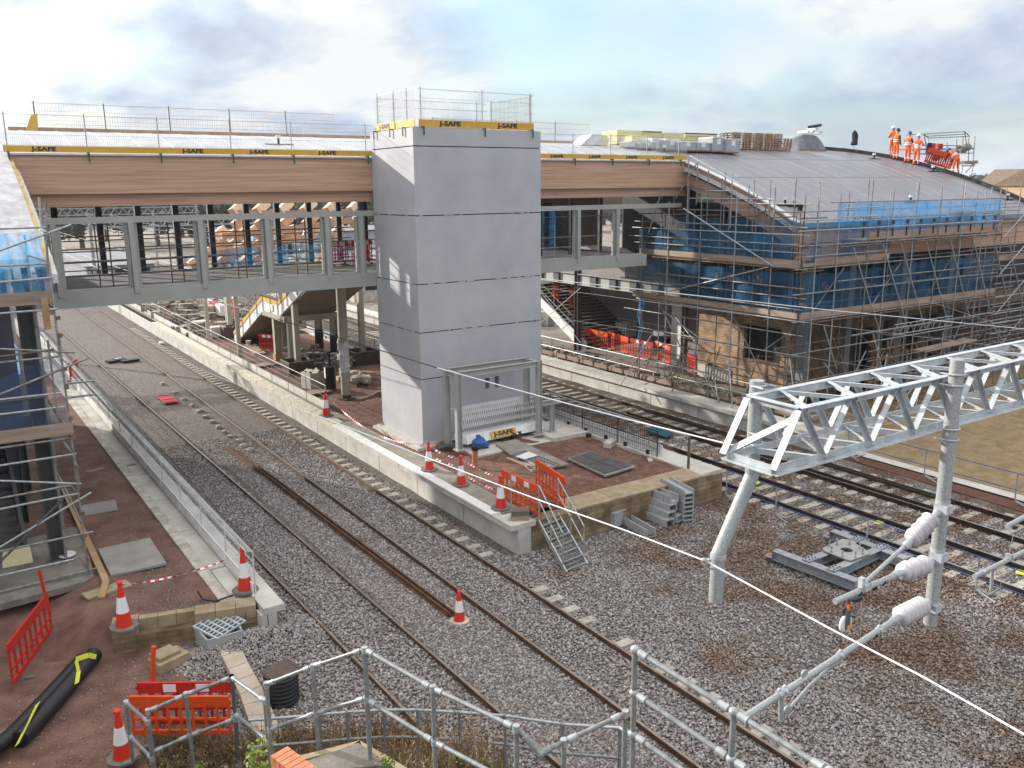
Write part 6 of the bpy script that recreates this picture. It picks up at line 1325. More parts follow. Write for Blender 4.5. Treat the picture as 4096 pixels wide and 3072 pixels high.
b=MB(); r=random.Random(4)
for k in range(220):
    y=r.uniform(22,46); b.cbox((r.uniform(28.9,30.6),y,ZR-.15+r.uniform(0,.15)),r.uniform(.1,.6),r.uniform(.05,.3),r.uniform(.03,.2),r.uniform(0,3))
tag(b.obj('debris_strip',M('mixed rubble',(.05,.045,.035),(.42,.38,.30),scale=2.4,rough=.95,detail=8)),'long strip of rubble, timber and pipes behind the right platform handrails','debris')['kind']='stuff'
b=MB(); p=PX(*M2(1310,290),29.4); q=PX(*M2(1295,1140),29.4)
n=14
for i in range(n):
    f0,f1=i/n,(i+1)/n; w0=.16*(1-f0)+.03; w1=.16*(1-f1)+.03; a_=lerp(p,q,f0)+Vector((0,.1*math.sin(i*1.3),0)); c_=lerp(p,q,f1)+Vector((0,.1*math.sin((i+1)*1.3),0)); b.tube(a_,c_,w0,6,w1)
tag(b.obj('hanging_net',m_netb),'twisted rope of blue netting hanging from the scaffold corner by the stairs','netting')
# ================= SCAFFOLDS
def scaffold(name,label,loc): return thing(name,label,'scaffold',loc)
def tub(t,p,q,nm='ledger',mat=None,r=.028,n=6):
    b=MB(); b.tube(p,q,r,n); return b.obj(nm,mat or m_tube,t)
def wrap(t,pts): 
    pass
def boardrun(t,p,q,h=.23,nm='toe_board'):
    b=MB(); b.beam(p,q,.04,h); b.obj(nm,m_board,t)
def netting(t,p,q,z0,z1,mat,nm='debris_netting',seed=0,nx=26,wav=.07,sag=.06):
    p=Vector(p);q=Vector(q); d=(q-p).normalized(); n=Vector((d.y,-d.x,0)); b=MB()
    b.grid(nx,6,lambda u,v: lerp(p,q,u)+n*(wav*math.sin(u*37+seed)*math.sin(v*5+u*11))+Vector((0,0,z0+(z1-z0)*v-(sag*abs(math.sin(u*nx*.42+seed)) if v>.99 else 0)))); b.obj(nm,mat,t)
XS=28.75; YC=22.6
rs=random.Random(21)
t=scaffold('scaffold','side scaffold with blue netting wrapping the left side of the right building',(XS,27,.6))
sy=[22.6,24.1,26.1,28.15,30.2,32.0]
for i,y in enumerate(sy): tub(t,(XS,y,.62),(XS,y,[9.6,9.9,9.75,9.9,9.3,8.6][i]+.0),'standard',m_galv if i in (2,4) else m_tube)
for i,y in enumerate(sy[1:]): tub(t,(XS+1.3,y+.05,.62),(XS+1.3,y+.05,[10.3,9.6,10.3,10.2,9.9][i]),'standard')
for k,z in enumerate((2.2,4.05,4.62,5.55,6.7,7.65,8.05,9.25)): tub(t,(XS,22.3,z),(XS,[32.4,33.2,32.3,33.5,32.3,33,32.7,27][k],z),'ledger',[m_rust,m_tube,m_galv,m_tube][k%4])
for k,z in enumerate((2.3,4.55,6.62,8.9)): tub(t,(XS+1.3,23.9,z),(XS+1.3,32.3,z),'ledger')
for y in sy:
    for z in (4.5,6.58,8.7): tub(t,(XS-.2,y+.08,z),(XS+1.5,y+.08,z),'transom',m_rust)
for y0,z0,y1,z1 in ((24.05,6.8,30.0,9.05),(31.0,4.9,24.2,6.7),(30.3,4.2,24.0,1.6),(30.6,9.9,31.5,7.8)): tub(t,(XS-.06,y0,z0) if (y0,z0)!=(24.05,6.8) else (XS-.06,23.95,6.75),(XS-.06,y1,z1) if (y0,z0)!=(24.05,6.8) else (XS-.06,29.2,9.0),'brace',m_galv)
for y in (24.4,26.6,28.8,31): tub(t,(XS-.1,y,3.0),(XS-2.1,y-.0,ZR+.02) if y>30 else (XS-.1,y+.8,.7),'brace')
rr=random.Random(77)
for k in range(12): y=22.8+k*.8; tub(t,(XS-.12,y,rr.uniform(1.2,3.6)),(XS-rr.uniform(.1,1.0),y+rr.uniform(-1.5,1.5),.68),'prop',rr.choice((m_galv,m_tube,m_rust)))
for k in range(8): y=rr.uniform(23,31); tub(t,(XS+rr.uniform(.2,1.2),y,rr.uniform(.8,3.9)),(XS+rr.uniform(.2,1.6),y+rr.uniform(-2.5,2.5),rr.uniform(.8,3.9)),'brace',rr.choice((m_tube,m_rust)))
boardrun(t,(XS+.04,22.5,6.93),(XS+.04,32.2,6.93),.25); boardrun(t,(XS+.04,22.5,4.83),(XS+.04,32.6,4.83),.25)
for z in (6.74,4.65):
    for k in range(5): b=MB(); b.box(XS+.1+k*.235,22.7,z,XS+.32+k*.235,32.2,z+.035); b.obj('platform_board',m_board,t)
netting(t,(XS+.06,23.2,0),(XS+.06,32.3,0),7.05,8.05,m_net,seed=1); netting(t,(XS+.06,22.6,0),(XS+.06,32.4,0),4.95,6.55,m_net,seed=2)
netting(t,(XS+1.36,24.0,0),(XS+1.36,31,0),7.0,8.6,m_net,seed=5)
for y in (23.3,25.1,27.1,29.2,31.1): tub(t,(XS+.65,y,4.7),(XS+.65,y,9.2+.3*math.sin(y)),'standard',m_rust)
for z in (5.1,5.95,7.35,8.35,3.2,1.4): tub(t,(XS-.03,22.4,z),(XS-.03,32.5,z),'ledger',m_tube if z>2 else m_rust)
for y0,y1 in ((23.4,26.4),(28,31)): tub(t,(XS+.3,y0,.7),(XS+.3,y1,4.5),'brace',m_tube)
t=scaffold('scaffold','front scaffold with bright blue netting along the eaves of the right building',(36,YC,.6))
sx=[28.75,29.6,30.95,33.0,34.3,36.2,38.1,40.0,41.8,43.1]
tp_=[9.0,10.0,9.6,10.15,9.7,10.1,9.7,10.05,9.55,9.75]
for i,x in enumerate(sx): tub(t,(x,YC,.0),(x,YC,tp_[i]),'standard',m_galv if i%3 else m_tube)
for i,x in enumerate(sx[1:]): tub(t,(x+.3,YC+1.3,.0),(x+.3,YC+1.3,tp_[i]+.1),'standard')
for z,x0,x1,m_ in ((9.29,30.2,43.6,m_tube),(8.62,28.4,31.2,m_galv),(8.60,32.8,43.4,m_tube),(8.22,28.4,43.4,m_galv),(7.62,28.5,43.6,m_tube),(7.50,31,43.4,m_rust),(7.2,28.3,34.5,m_tube),(6.72,28.3,43.5,m_tube),(6.1,31,43.5,m_tube),(5.72,28.3,43.5,m_tube),(4.62,28.3,43.5,m_tube),(4.5,30,43.5,m_rust),(3.3,28.3,43.5,m_tube),(2.1,28.3,43.5,m_tube),(9.05,31.2,33.6,m_galv),(8.7,31,33.4,m_galv)): tub(t,(x0,YC-.05,z),(x1,YC-.05,z+rs.uniform(-.02,.02)),'ledger',m_)
for z in (7.6,6.7,5.5,4.6,3.3,2.1,5.0,8.9,1.2): tub(t,(29,YC+1.3,z),(43.5,YC+1.3,z),'ledger')
for x in sx[2:]: tub(t,(x+.9,YC-.1,7.45),(x+3.3,YC-.1,3.55),'brace',m_galv)
for x in (29.2,33.2,37.2): tub(t,(x,YC+.1,4.4),(x+2.4,YC+.1,6.6),'brace'); 
for x in sx:
    for z in (7.56,4.56): tub(t,(x+.08,YC-.25,z),(x+.08,YC+1.5,z),'transom',m_rust)
boardrun(t,(33.0,YC+.04,7.86),(43.6,YC+.04,7.86),.28); boardrun(t,(29.6,YC+.04,6.95),(34.6,YC+.04,6.95),.28); boardrun(t,(28.75,YC+.04,4.80),(43.6,YC+.04,4.80),.28)
for k in range(5): b=MB(); b.box(32.8,YC+.1+k*.235,7.66,43.6,YC+.32+k*.235,7.70); b.obj('platform_board',m_board,t); b=MB(); b.box(29,YC+.1+k*.235,4.60,43.6,YC+.32+k*.235,4.64); b.obj('platform_board',m_board,t); b=MB(); b.box(28.6,YC+.1+k*.235,6.74,34.6,YC+.32+k*.235,6.78); b.obj('platform_board',m_board,t)
netting(t,(30.9,YC+.08,0),(43.4,YC+.08,0),8.02,9.27,m_netb,seed=3,nx=40,wav=.03,sag=.02); netting(t,(34.7,YC+.08,0),(43.4,YC+.08,0),4.95,6.6,m_net,seed=4,nx=40)
netting(t,(29.0,YC+.08,0),(34.6,YC+.08,0),6.9,8.5,m_net,seed=6,nx=24); netting(t,(29.0,YC+.08,0),(34.6,YC+.08,0),4.95,6.5,m_net,seed=7,nx=24)
for k in range(11):
    x=32.6+k*1.02; b=MB(); b.tube((x,YC+.0,8.40),(x,YC-.03,8.40),.10,10); b.obj('dark_disc',m_black,t); b=MB(); b.cbox((x,YC-.0,7.98),.05,.05,.34); b.obj('dark_tie',m_black,t)
b=MB()
for k in range(60): x=32+k*.19; b.cbox((x,YC+.02,8.62+rs.uniform(-.02,.02)),.03,.03,.06); b.cbox((x,YC+.02,8.12),.03,.03,.05)
b.obj('net_clips',m_dwire,t)['kind']='stuff'
t=scaffold('scaffold','lower tangle of dark scaffold tubes propping the ground floor front on the right',(40,24,0))
r=random.Random(31)
for x in (32.2,34.6,36.9,39.3,41.6,44.2,46.8): tub(t,(x,YC-1.4,-.1),(x,YC-1.4,r.uniform(3.4,4.4)),'standard',m_galv if r.random()<.3 else m_tube)
for z in (.5,1.0,1.6,2.0,2.4,2.9,3.3,3.7,4.1): tub(t,(30.8+r.uniform(-1,1),YC-1.45,z),(48,YC-1.45,z+r.uniform(-.1,.1)),'ledger',m_rust if r.random()<.5 else m_tube)
for k in range(46): x=r.uniform(31,47); y=r.uniform(YC-1.5,YC+1); z=r.uniform(.2,2.6); tub(t,(x,y,z),(x+r.uniform(-2.5,2.5),y+r.uniform(-.3,.6),min(4.4,z+r.uniform(.8,2.2))),'brace',m_galv if r.random()<.4 else m_rust)
for k in range(22): x=r.uniform(32,47); z=r.uniform(.6,4.0); tub(t,(x,YC-1.6,z),(x+.1,YC+1.6,z),'transom',m_rust)
b=MB(); b.beam((35.5,YC-1.2,2.85),(39.6,YC-1.2,2.95),.6,.05); b.obj('loose_board',m_board,t)
zz=3.95; pts=[]; b=MB(); b.tube((34.9,YC-.3,zz),(39.4,YC-.3,zz),.024,6); b.tube((34.9,YC-.3,zz-.45),(39.4,YC-.3,zz-.45),.024,6)
for k in range(9): x=34.9+k*.5; b.tube((x,YC-.3,zz-.45),(x+.25,YC-.3,zz),.015,5); b.tube((x+.25,YC-.3,zz),(x+.5,YC-.3,zz-.45),.015,5)
b.obj('ladder_beam',m_galv,t)
for x in (33.0,35.9,38.6): tub(t,(x,YC-1.3,3.0),(x-1.5,YC-1.9,.0),'brace',m_galv)
t=scaffold('scaffold','dense scaffold stair tower at the right edge of the picture',(45,YC,0))
for x in (43.6,44.9,46.3,47.7):
    for y in (YC,YC+1.4): tub(t,(x,y,-.1),(x,y,9.4+rs.uniform(-.3,.6)),'standard',m_galv if rs.random()<.5 else m_tube)
z=.8
while z<9: tub(t,(43.3,YC-.05,z),(48,YC-.05,z+rs.uniform(-.02,.02)),'ledger',m_galv if rs.random()<.4 else m_tube); tub(t,(43.3,YC+1.4,z+.1),(48,YC+1.4,z+.1),'ledger'); z+=rs.choice((.35,.5,.65))
for z in (1.5,3.6,5.6,7.4): tub(t,(43.6,YC-.1,z),(46.3,YC-.1,z+1.7),'brace',m_galv)
boardrun(t,(43.6,YC+.04,6.4),(48,YC+.04,6.4),.3); boardrun(t,(43.6,YC+.04,8.0),(48,YC+.04,8.0),.3)
# tubes poking over the left verge
t=scaffold('scaffold','few scaffold tubes standing above the left verge of the right roof',(30,29,7))
for px,y0,y1,py_ in ((2697,520,700,0),): pass
for (x0,y0,x1,y1) in ((1243,500,1240,720),(1360,370,1355,700),(1435,345,1435,545),(1525,480,1520,700),(1665,490,1660,720),(1722,500,1715,730),(1905,565,1895,760),(2040,560,2030,780),(1860,605,1855,720)):
    p=PX(2100+x0*.4822,450+y0*.4822,30.0); q=PX(2100+x1*.4822,450+y1*.4822,30.0); q=Vector((p.x,p.y,q.z-1.2)); tub(t,q,p,'standard',m_galv if x0 in (1722,1360) else m_tube)
for (x0,y0,x1,y1) in ((1230,493,1440,493),(1440,395,1250,715),(1365,355,1985,710),(1505,650,1730,650),(1370,712,2070,720)):
    tub(t,PX(2100+x0*.4822,450+y0*.4822,29.95),PX(2100+x1*.4822,450+y1*.4822,29.95),'brace',m_galv)
# ================= ROOF LOADS
def ru(px0,px1,py0,py1,label,cat,mat,name,y=34.4,dep=1.2,group=None,cap=None,bulge=0,band=True,rz=0):
    a_=PY(px0,(py0+py1)/2,y); c_=PY(px1,(py0+py1)/2,y); zb=roofz(y+dep/2)+.02; dd=(a_-EYE).dot(FW); h=abs(py1-py0)*dd/FPX; zb=max(PY(px0,py1,y).z,roofz(y)-.0)
    t=thing(name,label,cat,((a_.x+c_.x)/2,y,zb),group); b=MB(); b.box(a_.x,y,zb+.06,c_.x,y+dep,zb+h)
    if mat is m_cream:
        b=MB(); n=max(2,int(h/.13)); rr=random.Random(int(px0))
        for k in range(n): o=rr.uniform(-.03,.03); z0=zb+.08+(h-.08)*k/n; b.box(a_.x+o,y+o,z0,c_.x+o,y+dep,z0+(h-.08)/n-.008)
    b.obj('stack_body',mat,t); b=MB(); b.box(a_.x,y+.02,zb,c_.x,y+dep-.02,zb+.07); b.obj('pallet_base',m_pallet,t)
    if cap: b=MB(); b.box(a_.x-.01,y-.01,zb+h,c_.x+.01,y+dep,zb+h+.05); b.obj('wrap_top',cap,t)
    if mat is m_tarp or mat is m_wgrey: 
        b=MB(); b.box((a_.x+c_.x)/2-.13,y-.006,zb+h*.55,(a_.x+c_.x)/2+.13,y-.002,zb+h*.55+.26); b.obj('white_label',m_white,t)
    return t
m_wgrey=M('grey shrink wrap',(.28,.285,.30),(.38,.385,.40),scale=4,rough=.35)
gI='pallets of roof insulation and wrapped boards'
ru(2468,2568,523,583,'tall stack of cream insulation boards nearest the bridge barriers','insulation stack',m_cream,'insulation_stack',35.2,group=gI)
ru(2570,2648,529,583,'second cream insulation stack, brown topped','insulation stack',m_cream,'insulation_stack',35.25,group=gI,cap=m_ply)
ru(2652,2735,531,583,'third cream insulation stack behind the wrapped pallets','insulation stack',m_cream,'insulation_stack',35.3,group=gI)
ru(2740,2868,536,575,'long low cream stack with a dark top edge, farthest right of the insulation','insulation stack',m_cream,'insulation_stack',35.6,group=gI,cap=m_black)
ru(2527,2600,543,583,'short cream stack in front of the tall one','insulation stack',m_cream,'insulation_stack',34.3,.9,group=gI)
ru(2515,2600,566,592,'low white wrapped pallet at the left end','wrapped pallet',m_wrap,'wrapped_pallet',33.5,.7,group=gI); ru(2562,2625,572,595,'low grey wrapped pallet next to the left end','wrapped pallet',m_wgrey,'wrapped_pallet',33.1,.6,group=gI)
ru(2608,2668,558,600,'white wrapped pallet left of the pair of joined ones','wrapped pallet',m_wrap,'wrapped_pallet',33.4,.9,group=gI,cap=m_white); ru(2660,2718,563,602,'grey fronted wrapped pallet near the middle of the row','wrapped pallet',m_wgrey,'wrapped_pallet',33.0,.9,group=gI,cap=m_white)
ru(2722,2784,570,604,'grey wrapped pallet with a white label, third from the right','wrapped pallet',m_wgrey,'wrapped_pallet',32.6,.8,group=gI,cap=m_white); ru(2786,2842,574,605,'low grey wrapped pallet between taller ones','wrapped pallet',m_wgrey,'wrapped_pallet',32.6,.8,group=gI,cap=m_white)
ru(2850,2902,553,608,'tall grey wrapped pallet with a label, second from the right','wrapped pallet',m_wgrey,'wrapped_pallet',32.5,1.0,group=gI,cap=m_white); ru(2908,2958,560,612,'tall grey wrapped pallet at the right end of the row','wrapped pallet',m_wgrey,'wrapped_pallet',32.3,1.0,group=gI,cap=m_white)
t=thing('insulation_stack','torn open heap of insulation boards under white sheeting, nearest the tower','insulation stack',PY(2380,580,34.6),gI)
a_=PY(2345,580,34.6); b=MB(); b.prism([(a_.x,34.6,a_.z),(a_.x+1.35,34.6,a_.z),(a_.x+1.45,34.6,a_.z+.3),(a_.x+1.25,34.6,a_.z+.48),(a_.x+.45,34.6,a_.z+.46)],(0,1.1,0)); b.obj('boards',m_cream,t)
b=MB(); b.prism([(a_.x-.35,34.5,a_.z),(a_.x+.62,34.5,a_.z),(a_.x+.95,34.5,a_.z+.50),(a_.x+.3,34.5,a_.z+.50),(a_.x-.1,34.5,a_.z+.22)],(0,.9,0)); b.obj('white_sheet',m_wrap,t)
# empty pallets
r=random.Random(9); col=0
for px0,n,lb in ((2930,9,'leftmost'),(2975,9,'second'),(3020,10,'third'),(3062,10,'fourth'),(3098,9,'fifth'),(3135,7,'rightmost leaning')):
    a_=PY(px0,595,33.9); z0=roofz(33.9)+.0; t=thing('pallet_stack','%s stack of empty wooden pallets on the roof'%lb,'pallet stack',(a_.x,33.9,z0),'stacks of empty pallets'); b=MB()
    nn=8 if n>7 else 6
    for k in range(nn):
        o=r.uniform(-.03,.03)+(.02*k if n==7 else 0); z=z0+k*.118; w_=.62
        for j in (0,.27,.54):
            for jy in (0,.9): b.box(a_.x+o+j,33.9+jy,z,a_.x+o+j+.07,34.0+jy,z+.080)
        b.box(a_.x+o,33.9,z,a_.x+o+w_,34.0,z+.016)
        for j in range(4): b.box(a_.x+o,33.9+j*.27,z+.080,a_.x+o+w_,34.0+j*.27,z+.105)
    b.obj('pallets',m_pallet,t)
# tarpaulin mound
c=RF(3255,604); y=c.y; a_=PY(3190,600,y); e_=PY(3318,606,y); w_=e_.x-a_.x; t=thing('covered_stack','grey tarpaulin covered stack with rolls of felt on top, on the roof','covered stack',((a_.x+e_.x)/2,y,c.z))
b=MB(); r=random.Random(3)
def tf(u,v):
    s=abs(2*u-1); h=1.05*(1-s**3.2); k=abs(2*v-1); h*=(1-k**4); return (a_.x+w_*u+.05*math.sin(v*9),y+1.4*v,c.z-.1+max(0,h)+.04*math.sin(u*17+v*9))
b.grid(26,12,tf,False); b.obj('tarpaulin',m_tarp,t); b=MB(); b.box(a_.x+.3,y-.05,c.z-.15,e_.x-.3,y+1.2,c.z+.10); b.obj('pallet_base',m_pallet,t)
b=MB()
for (u,z,l,r_) in ((.30,1.05,.9,.09),(.45,1.08,1.0,.10),(.55,1.25,.8,.09),(.68,1.05,.9,.10)): b.tube((a_.x+w_*u-.1,y-.1,c.z+z),(a_.x+w_*u+.25,y+l,c.z+z+.03),r_,10)
b.obj('felt_rolls',m_wrap,t); b=MB(); b.tube((a_.x+w_*.35,y+.1,c.z+1.35),(a_.x+w_*.75,y+.2,c.z+1.5),.09,8); b.obj('dark_roll',m_black,t)
# jacket on post
c=RF(3414,607); t=thing('jacket_post','dark jacket hung on a thin post at the roof crest','post',c); b=MB(); b.tube(c-Z_*.1,c+Z_*.95,.02,6); b.obj('post',m_tube,t)
b=MB(); b.lathe([(.03,1.25),(.14,1.15),(.19,1.0),(.17,.7),(.22,.45),(.15,.42)],c,Z_,9,False); b.v=[(x+.05*math.sin(z*19),y,z+.04*math.sin(x*40)) for x,y,z in b.v]; b.obj('jacket',m_dark,t)
# vents
for i,(px,py,lb) in enumerate(((388,560,'on the white bridge roof'),(2657,600,'beside the wrapped pallets'),(3496,627,'near the crest by the workers'),(3731,677,'near the bending worker'),(3642,800,'half way down the slope above the blue netting'),(3177,815,'lower left, right of a pair'),(3140,812,'lower left, left of a pair'),(4030,790,'at the far right lower corner'))):
    if i==0: c=PY(388+720*1,560,33.0); c=Vector((PY(1113,556,33.0).x,33.0,roofz(33.0)))
    else: c=RF(px,py+8)
    t=thing('roof_vent','small white capped roof vent '+lb,'vent',c,'small vents on the roofs'); b=MB(); b.tube(c,c+Z_*.22,.05,8); b.obj('vent_pipe',m_black,t); b=MB(); b.tube(c+Z_*.20,c+Z_*.32,.09,10); b.obj('vent_cap',m_white,t)
    b=MB(); b.beam(c+Vector((-.55,0,0)),c+Vector((.55,0,0)),.30,.012); b.obj('patch',m_joint if i else m_wgrey,t)
# hoist scaffold beyond the verge
e_=lambda x,y,Y=31.5:PY(3250+x*846/2212,500+y*846/2212,Y)
t=scaffold('hoist_scaffold','small scaffold loading bay with open frame top beyond the right verge of the roof',e_(1400,300))
t['label']='scaffold loading bay with open frame top beyond the right verge of the roof'
for a_,c_ in (((1165,95),(1590,68)),((1185,118),(1600,95)),((1215,138),(1635,118)),((1165,95),(1188,210)),((1215,138),(1200,205)),((1590,68),(1618,235)),((1640,115),(1615,235)),((1165,95),(1215,138)),((1590,68),(1640,115)),
    ((1040,120),(1018,365)),((1700,118),(1680,380)),((1310,190),(1310,300)),((1410,180),(1405,300)),((1510,150),(1500,310)),((1635,180),(1630,400)),((1145,215),(1480,215)),((1050,250),(1690,250)),((1480,215),(1690,245)),((1045,300),(1300,310)),((1200,290),(1690,295)),((1560,400),(1700,410)),((1560,425),(1700,428)),((1690,380),(1660,540)),((1600,500),(1690,400)),((1640,530),(1705,505)),((1570,430),(1560,510)),((830,240),(820,330)),((1575,120),(1570,240))):
    tub(t,e_(*a_),e_(*c_),'tube',m_tube,.03,6); 
for a_,c_ in (((1165,95),(1590,68)),((1050,250),(1690,250)),((1200,290),(1690,295)),((1560,400),(1700,410))): tub(t,e_(*a_)+Y_*1.2,e_(*c_)+Y_*1.2,'tube',m_tube,.03,6)
b=MB(); b.beam(e_(1560,395),e_(1690,388),.5,.2); b.obj('loading_board',m_board,t)
b=MB(); r=random.Random(12)
for k in range(14): p=e_(r.uniform(1250,1650),r.uniform(225,330),31.8); b.ball(p,r.uniform(.15,.35),5,7,.8)
tag(b.obj('site_bags',M('grey and black bags',(.04,.04,.045),(.35,.35,.36),scale=1.2,rough=.6)),'jumble of dark bags and sheeting piled on the loading bay','bags')
for i,(a0,c0) in enumerate((((1240,190),(1290,260)),((1320,195),(1370,250)))):
    p=e_(*a0); q=e_(*c0); b=MB(); b.tube(Vector(((p.x+q.x)/2,31.6,q.z)),Vector(((p.x+q.x)/2,31.6,p.z)),.2,10); tag(b.obj('red_drum',m_redp),['left','right'][i]+' red plastic drum on the scaffold loading bay','drum')
p=e_(1215,250); b=MB(); b.tube(p-Z_*.3,p+Z_*.35,.17,8); tag(b.obj('dark_sack',m_dark),'dark upright sack beside the red drums on the loading bay','sack')
for i in range(5):
    f=i*.11; a_=RF(3690+i*2,652+i*2); c_=RF(3805,692+i*2); a_=e_(1140+i*6,345,30.9); c_=e_(1430+i*5,430,29.9); a_=RF(3685,655+i*.5); c_=RF(3800,690)
    d=Vector((c_.x-a_.x,c_.y-a_.y,0)); rz=math.atan2(d.y,d.x); sl=math.atan2(c_.z-a_.z,d.length)
    off=Vector((.35+.09*i,.15+.07*i,.0)); chapter8((a_+c_)/2+off+Z_*.05,rz,d.length*.95,'%s orange plastic barrier leaning at the right roof verge'%['front','second','third','fourth','rearmost'][i],m_orange,'orange barriers stacked at the roof verge',h=.95,style='tall',tilt=Matrix.Rotation(-sl,3,'Y'))
# ================= LEFT STATION BUILDING
t=thing('station_building','left hand station building with white sheeted sloping roof and yellow verge boards','building',(0,30,.6))
b=MB(); b.prism([(2.3,y,z) for y,z in ROOF]+[(2.3,44,11.3),(2.3,44,11.1)]+[(2.3,y,z-.2) for y,z in reversed(ROOF)],(-18,0,0)); b.obj('roof_deck',M('streaky white sheeting',(.38,.36,.37),(.60,.59,.60),scale=3,rough=.5,detail=7),t)
b=MB(); PL=ROOF[:8]+[(30.75,11.06)]
b.prism([(2.32,y,z-.10) for y,z in PL]+[(2.32,y,z-.55) for y,z in reversed(PL)],(.10,0,0)); b.obj('verge_board',M('weathered yellow verge ply',(.42,.28,.10),(.62,.47,.22),scale=2.5,rough=.6),t)
b=MB(); b.prism([(2.43,y,z-.40) for y,z in PL]+[(2.43,y,z-.62) for y,z in reversed(PL)],(.12,0,0)); b.obj('verge_flashing',m_slope,t)
b=MB(); b.prism([(2.25,y,z-.62) for y,z in PL]+[(2.25,y,z-1.4) for y,z in reversed(PL)],(.10,0,0)); b.obj('verge_beam',m_glulamY,t)
b=MB(); b.prism([PY(x,y,36.9) for x,y in ((92,572),(103,520),(122,462),(150,455),(152,538),(120,545),(116,572))],(0,.06,0)); tag(b.obj('yellow_gable_board',m_yellow),'tall yellow gable board standing at the far left end of the white roof','board')
b=MB(); b.box(-14,25.5,4.4,1.5,44.5,9.0); b.obj('upper_wall',M('dark blue grey wall',(.05,.06,.075),(.09,.10,.12),scale=1,rough=.6),t)
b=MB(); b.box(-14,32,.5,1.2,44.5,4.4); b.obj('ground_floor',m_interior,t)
b=MB(); b.box(-6,24.9,4.1,1.9,31,4.39); b.obj('floor_edge',m_dsteel,t)
for x,y in ((1.75,24.4),(1.25,28.2),(1.6,31.2)): b=MB(); b.ibeam((x,y,.5),(x,y,8.3),.34,.34,.03,up=X_); b.obj('column',m_dsteel,t)
t=thing('staircase','dark concrete staircase behind the left scaffold, climbing away from the camera','staircase',(.3,26,.5)); b=MB()
for i in range(22): b.box(-2.6,25.9+i*.29,.5+i*.17,1.05,26.2+i*.29,.66+i*.17)
b.obj('steps',M('dark dusty concrete',(.085,.082,.078),(.13,.125,.118),scale=3,rough=.9),t); b=MB(); b.prism([(1.08,25.8,.5),(1.08,26.3,.5),(1.08,32.4,4.2),(1.08,32.4,4.7),(1.08,25.8,1.0)],(.10,0,0)); b.obj('side_stringer',m_dsteel,t)
b=MB(); b.prism([(p.x,p.y,.42) for p in [PZ(*q,.42) for q in ((-60,2200),(180,2160),(330,2120),(380,2330),(340,2350),(-60,2460))]][::-1],(0,0,.16)); tag(b.obj('concrete_pad',M('dirty footing concrete',(.13,.115,.095),(.24,.22,.19),scale=1.6,rough=.9,bump=.4)),'rough pale concrete pad under the left scaffold','slab')
q=[PZ(*z9(15,470),.60),PZ(*z9(25,435),.60),PZ(*z9(170,410),.60),PZ(*z9(188,495),.60),PZ(*z9(15,530),.60)]; b=MB(); b.prism([tuple(v) for v in reversed(q)],(0,0,.06)); tag(b.obj('insulation_board',m_cream),'cream board with yellow taped edge lying on the pad under the left scaffold','board')
q=[PZ(*z9(*k),.2) for k in ((-10,640),(265,600),(280,670),(0,740))]; b=MB(); b.prism([tuple(v) for v in reversed(q)],(0,0,.06)); tag(b.obj('access_cover',MC['weathered grey board']),'grey framed access cover on the ground left of the red bar','access cover')
c=PZ(*z9(380,455),.62); b=MB(); b.lathe([(.20,0),(.22,.02),(.2,.05)],c,n=16); tag(b.obj('white_disc',m_white),'round white lid lying by the left steel column','lid')
b=MB(); r=random.Random(14)
for k in range(60): p=PZ(*z9(r.uniform(60,540),r.uniform(590,760)),.05); b.cbox(p,r.uniform(.05,.35),r.uniform(.04,.15),r.uniform(.03,.1),r.uniform(0,3))
tag(b.obj('rubble_pieces',m_paledirt),'scattered broken concrete and offcuts under the left scaffold','rubble')['kind']='stuff'
chapter8(PZ(300,1520,.6)+Vector((0,0,0)),1.1,1.1,'red plastic barrier half hidden behind the left scaffold netting',m_redp,None)
# left scaffold
YL=22.9
l1=lambda x,y,Y=YL:PY(x*500/691,1300+y*500/691,Y)
l2=lambda x,y,Y=YL:PY(x*500/1037,500+y*500/1037,Y)
t=scaffold('scaffold','left scaffold with blue netting and timber boards at the left edge of the picture',(1,YL,.4))
XL=2.28
tub(t,(XL,YL,.42),(XL,YL,6.75),'standard'); tub(t,(XL-.02,YL+.06,6.2),(XL-.02,YL+.06,9.25),'standard',m_galv); tub(t,(XL-.24,YL+.0,4.2),(XL-.24,YL,6.6),'standard'); tub(t,l2(380,645),l2(395,1240),'standard'); tub(t,l2(325,600),l2(345,840),'standard',m_galv)
tub(t,(XL-.35,YL+1.1,.5),(XL-.35,YL+1.1,9),'standard'); tub(t,(-.3,YL,.3),(-.3,YL,9.3),'standard'); tub(t,(-1.5,YL+1.1,.3),(-1.5,YL+1.1,9.3),'standard')
for (a0,c0,nm,mt) in (((-40,130),(415,152),'brace',m_tube),((-40,180),(300,135),'ledger',m_rust),((-40,212),(335,172),'ledger',m_tube),((-40,400),(490,182),'brace',m_tube),((360,325),(520,308),'transom',m_tube),((370,403),(528,383),'transom',m_tube),((-20,415),(340,375),'ledger',m_galv),((-20,497),(355,452),'ledger',m_galv),((-20,430),(255,395),'ledger',m_dsteel),((-20,683),(385,625),'ledger',m_tube),((-20,780),(420,712),'ledger',m_galv),((350,645),(400,708),'transom',m_tube),((-20,860),(450,878),'brace',m_galv),((-20,962),(395,885),'ledger',m_tube),((-20,1022),(440,930),'ledger',m_galv),((-20,1240),(505,925),'brace',m_galv),((390,880),(418,920),'transom',m_tube),((-20,1255),(515,1143),'ledger',m_tube),((-20,1330),(350,960),'brace',m_dsteel),((-20,1390),(410,1295),'ledger',m_galv),((-20,1480),(535,1345),'ledger',m_tube),((440,1280),(480,1350),'transom',m_tube),((400,660),(440,880),'brace',m_tube)):
    tub(t,l1(*a0),l1(*c0),nm,mt)
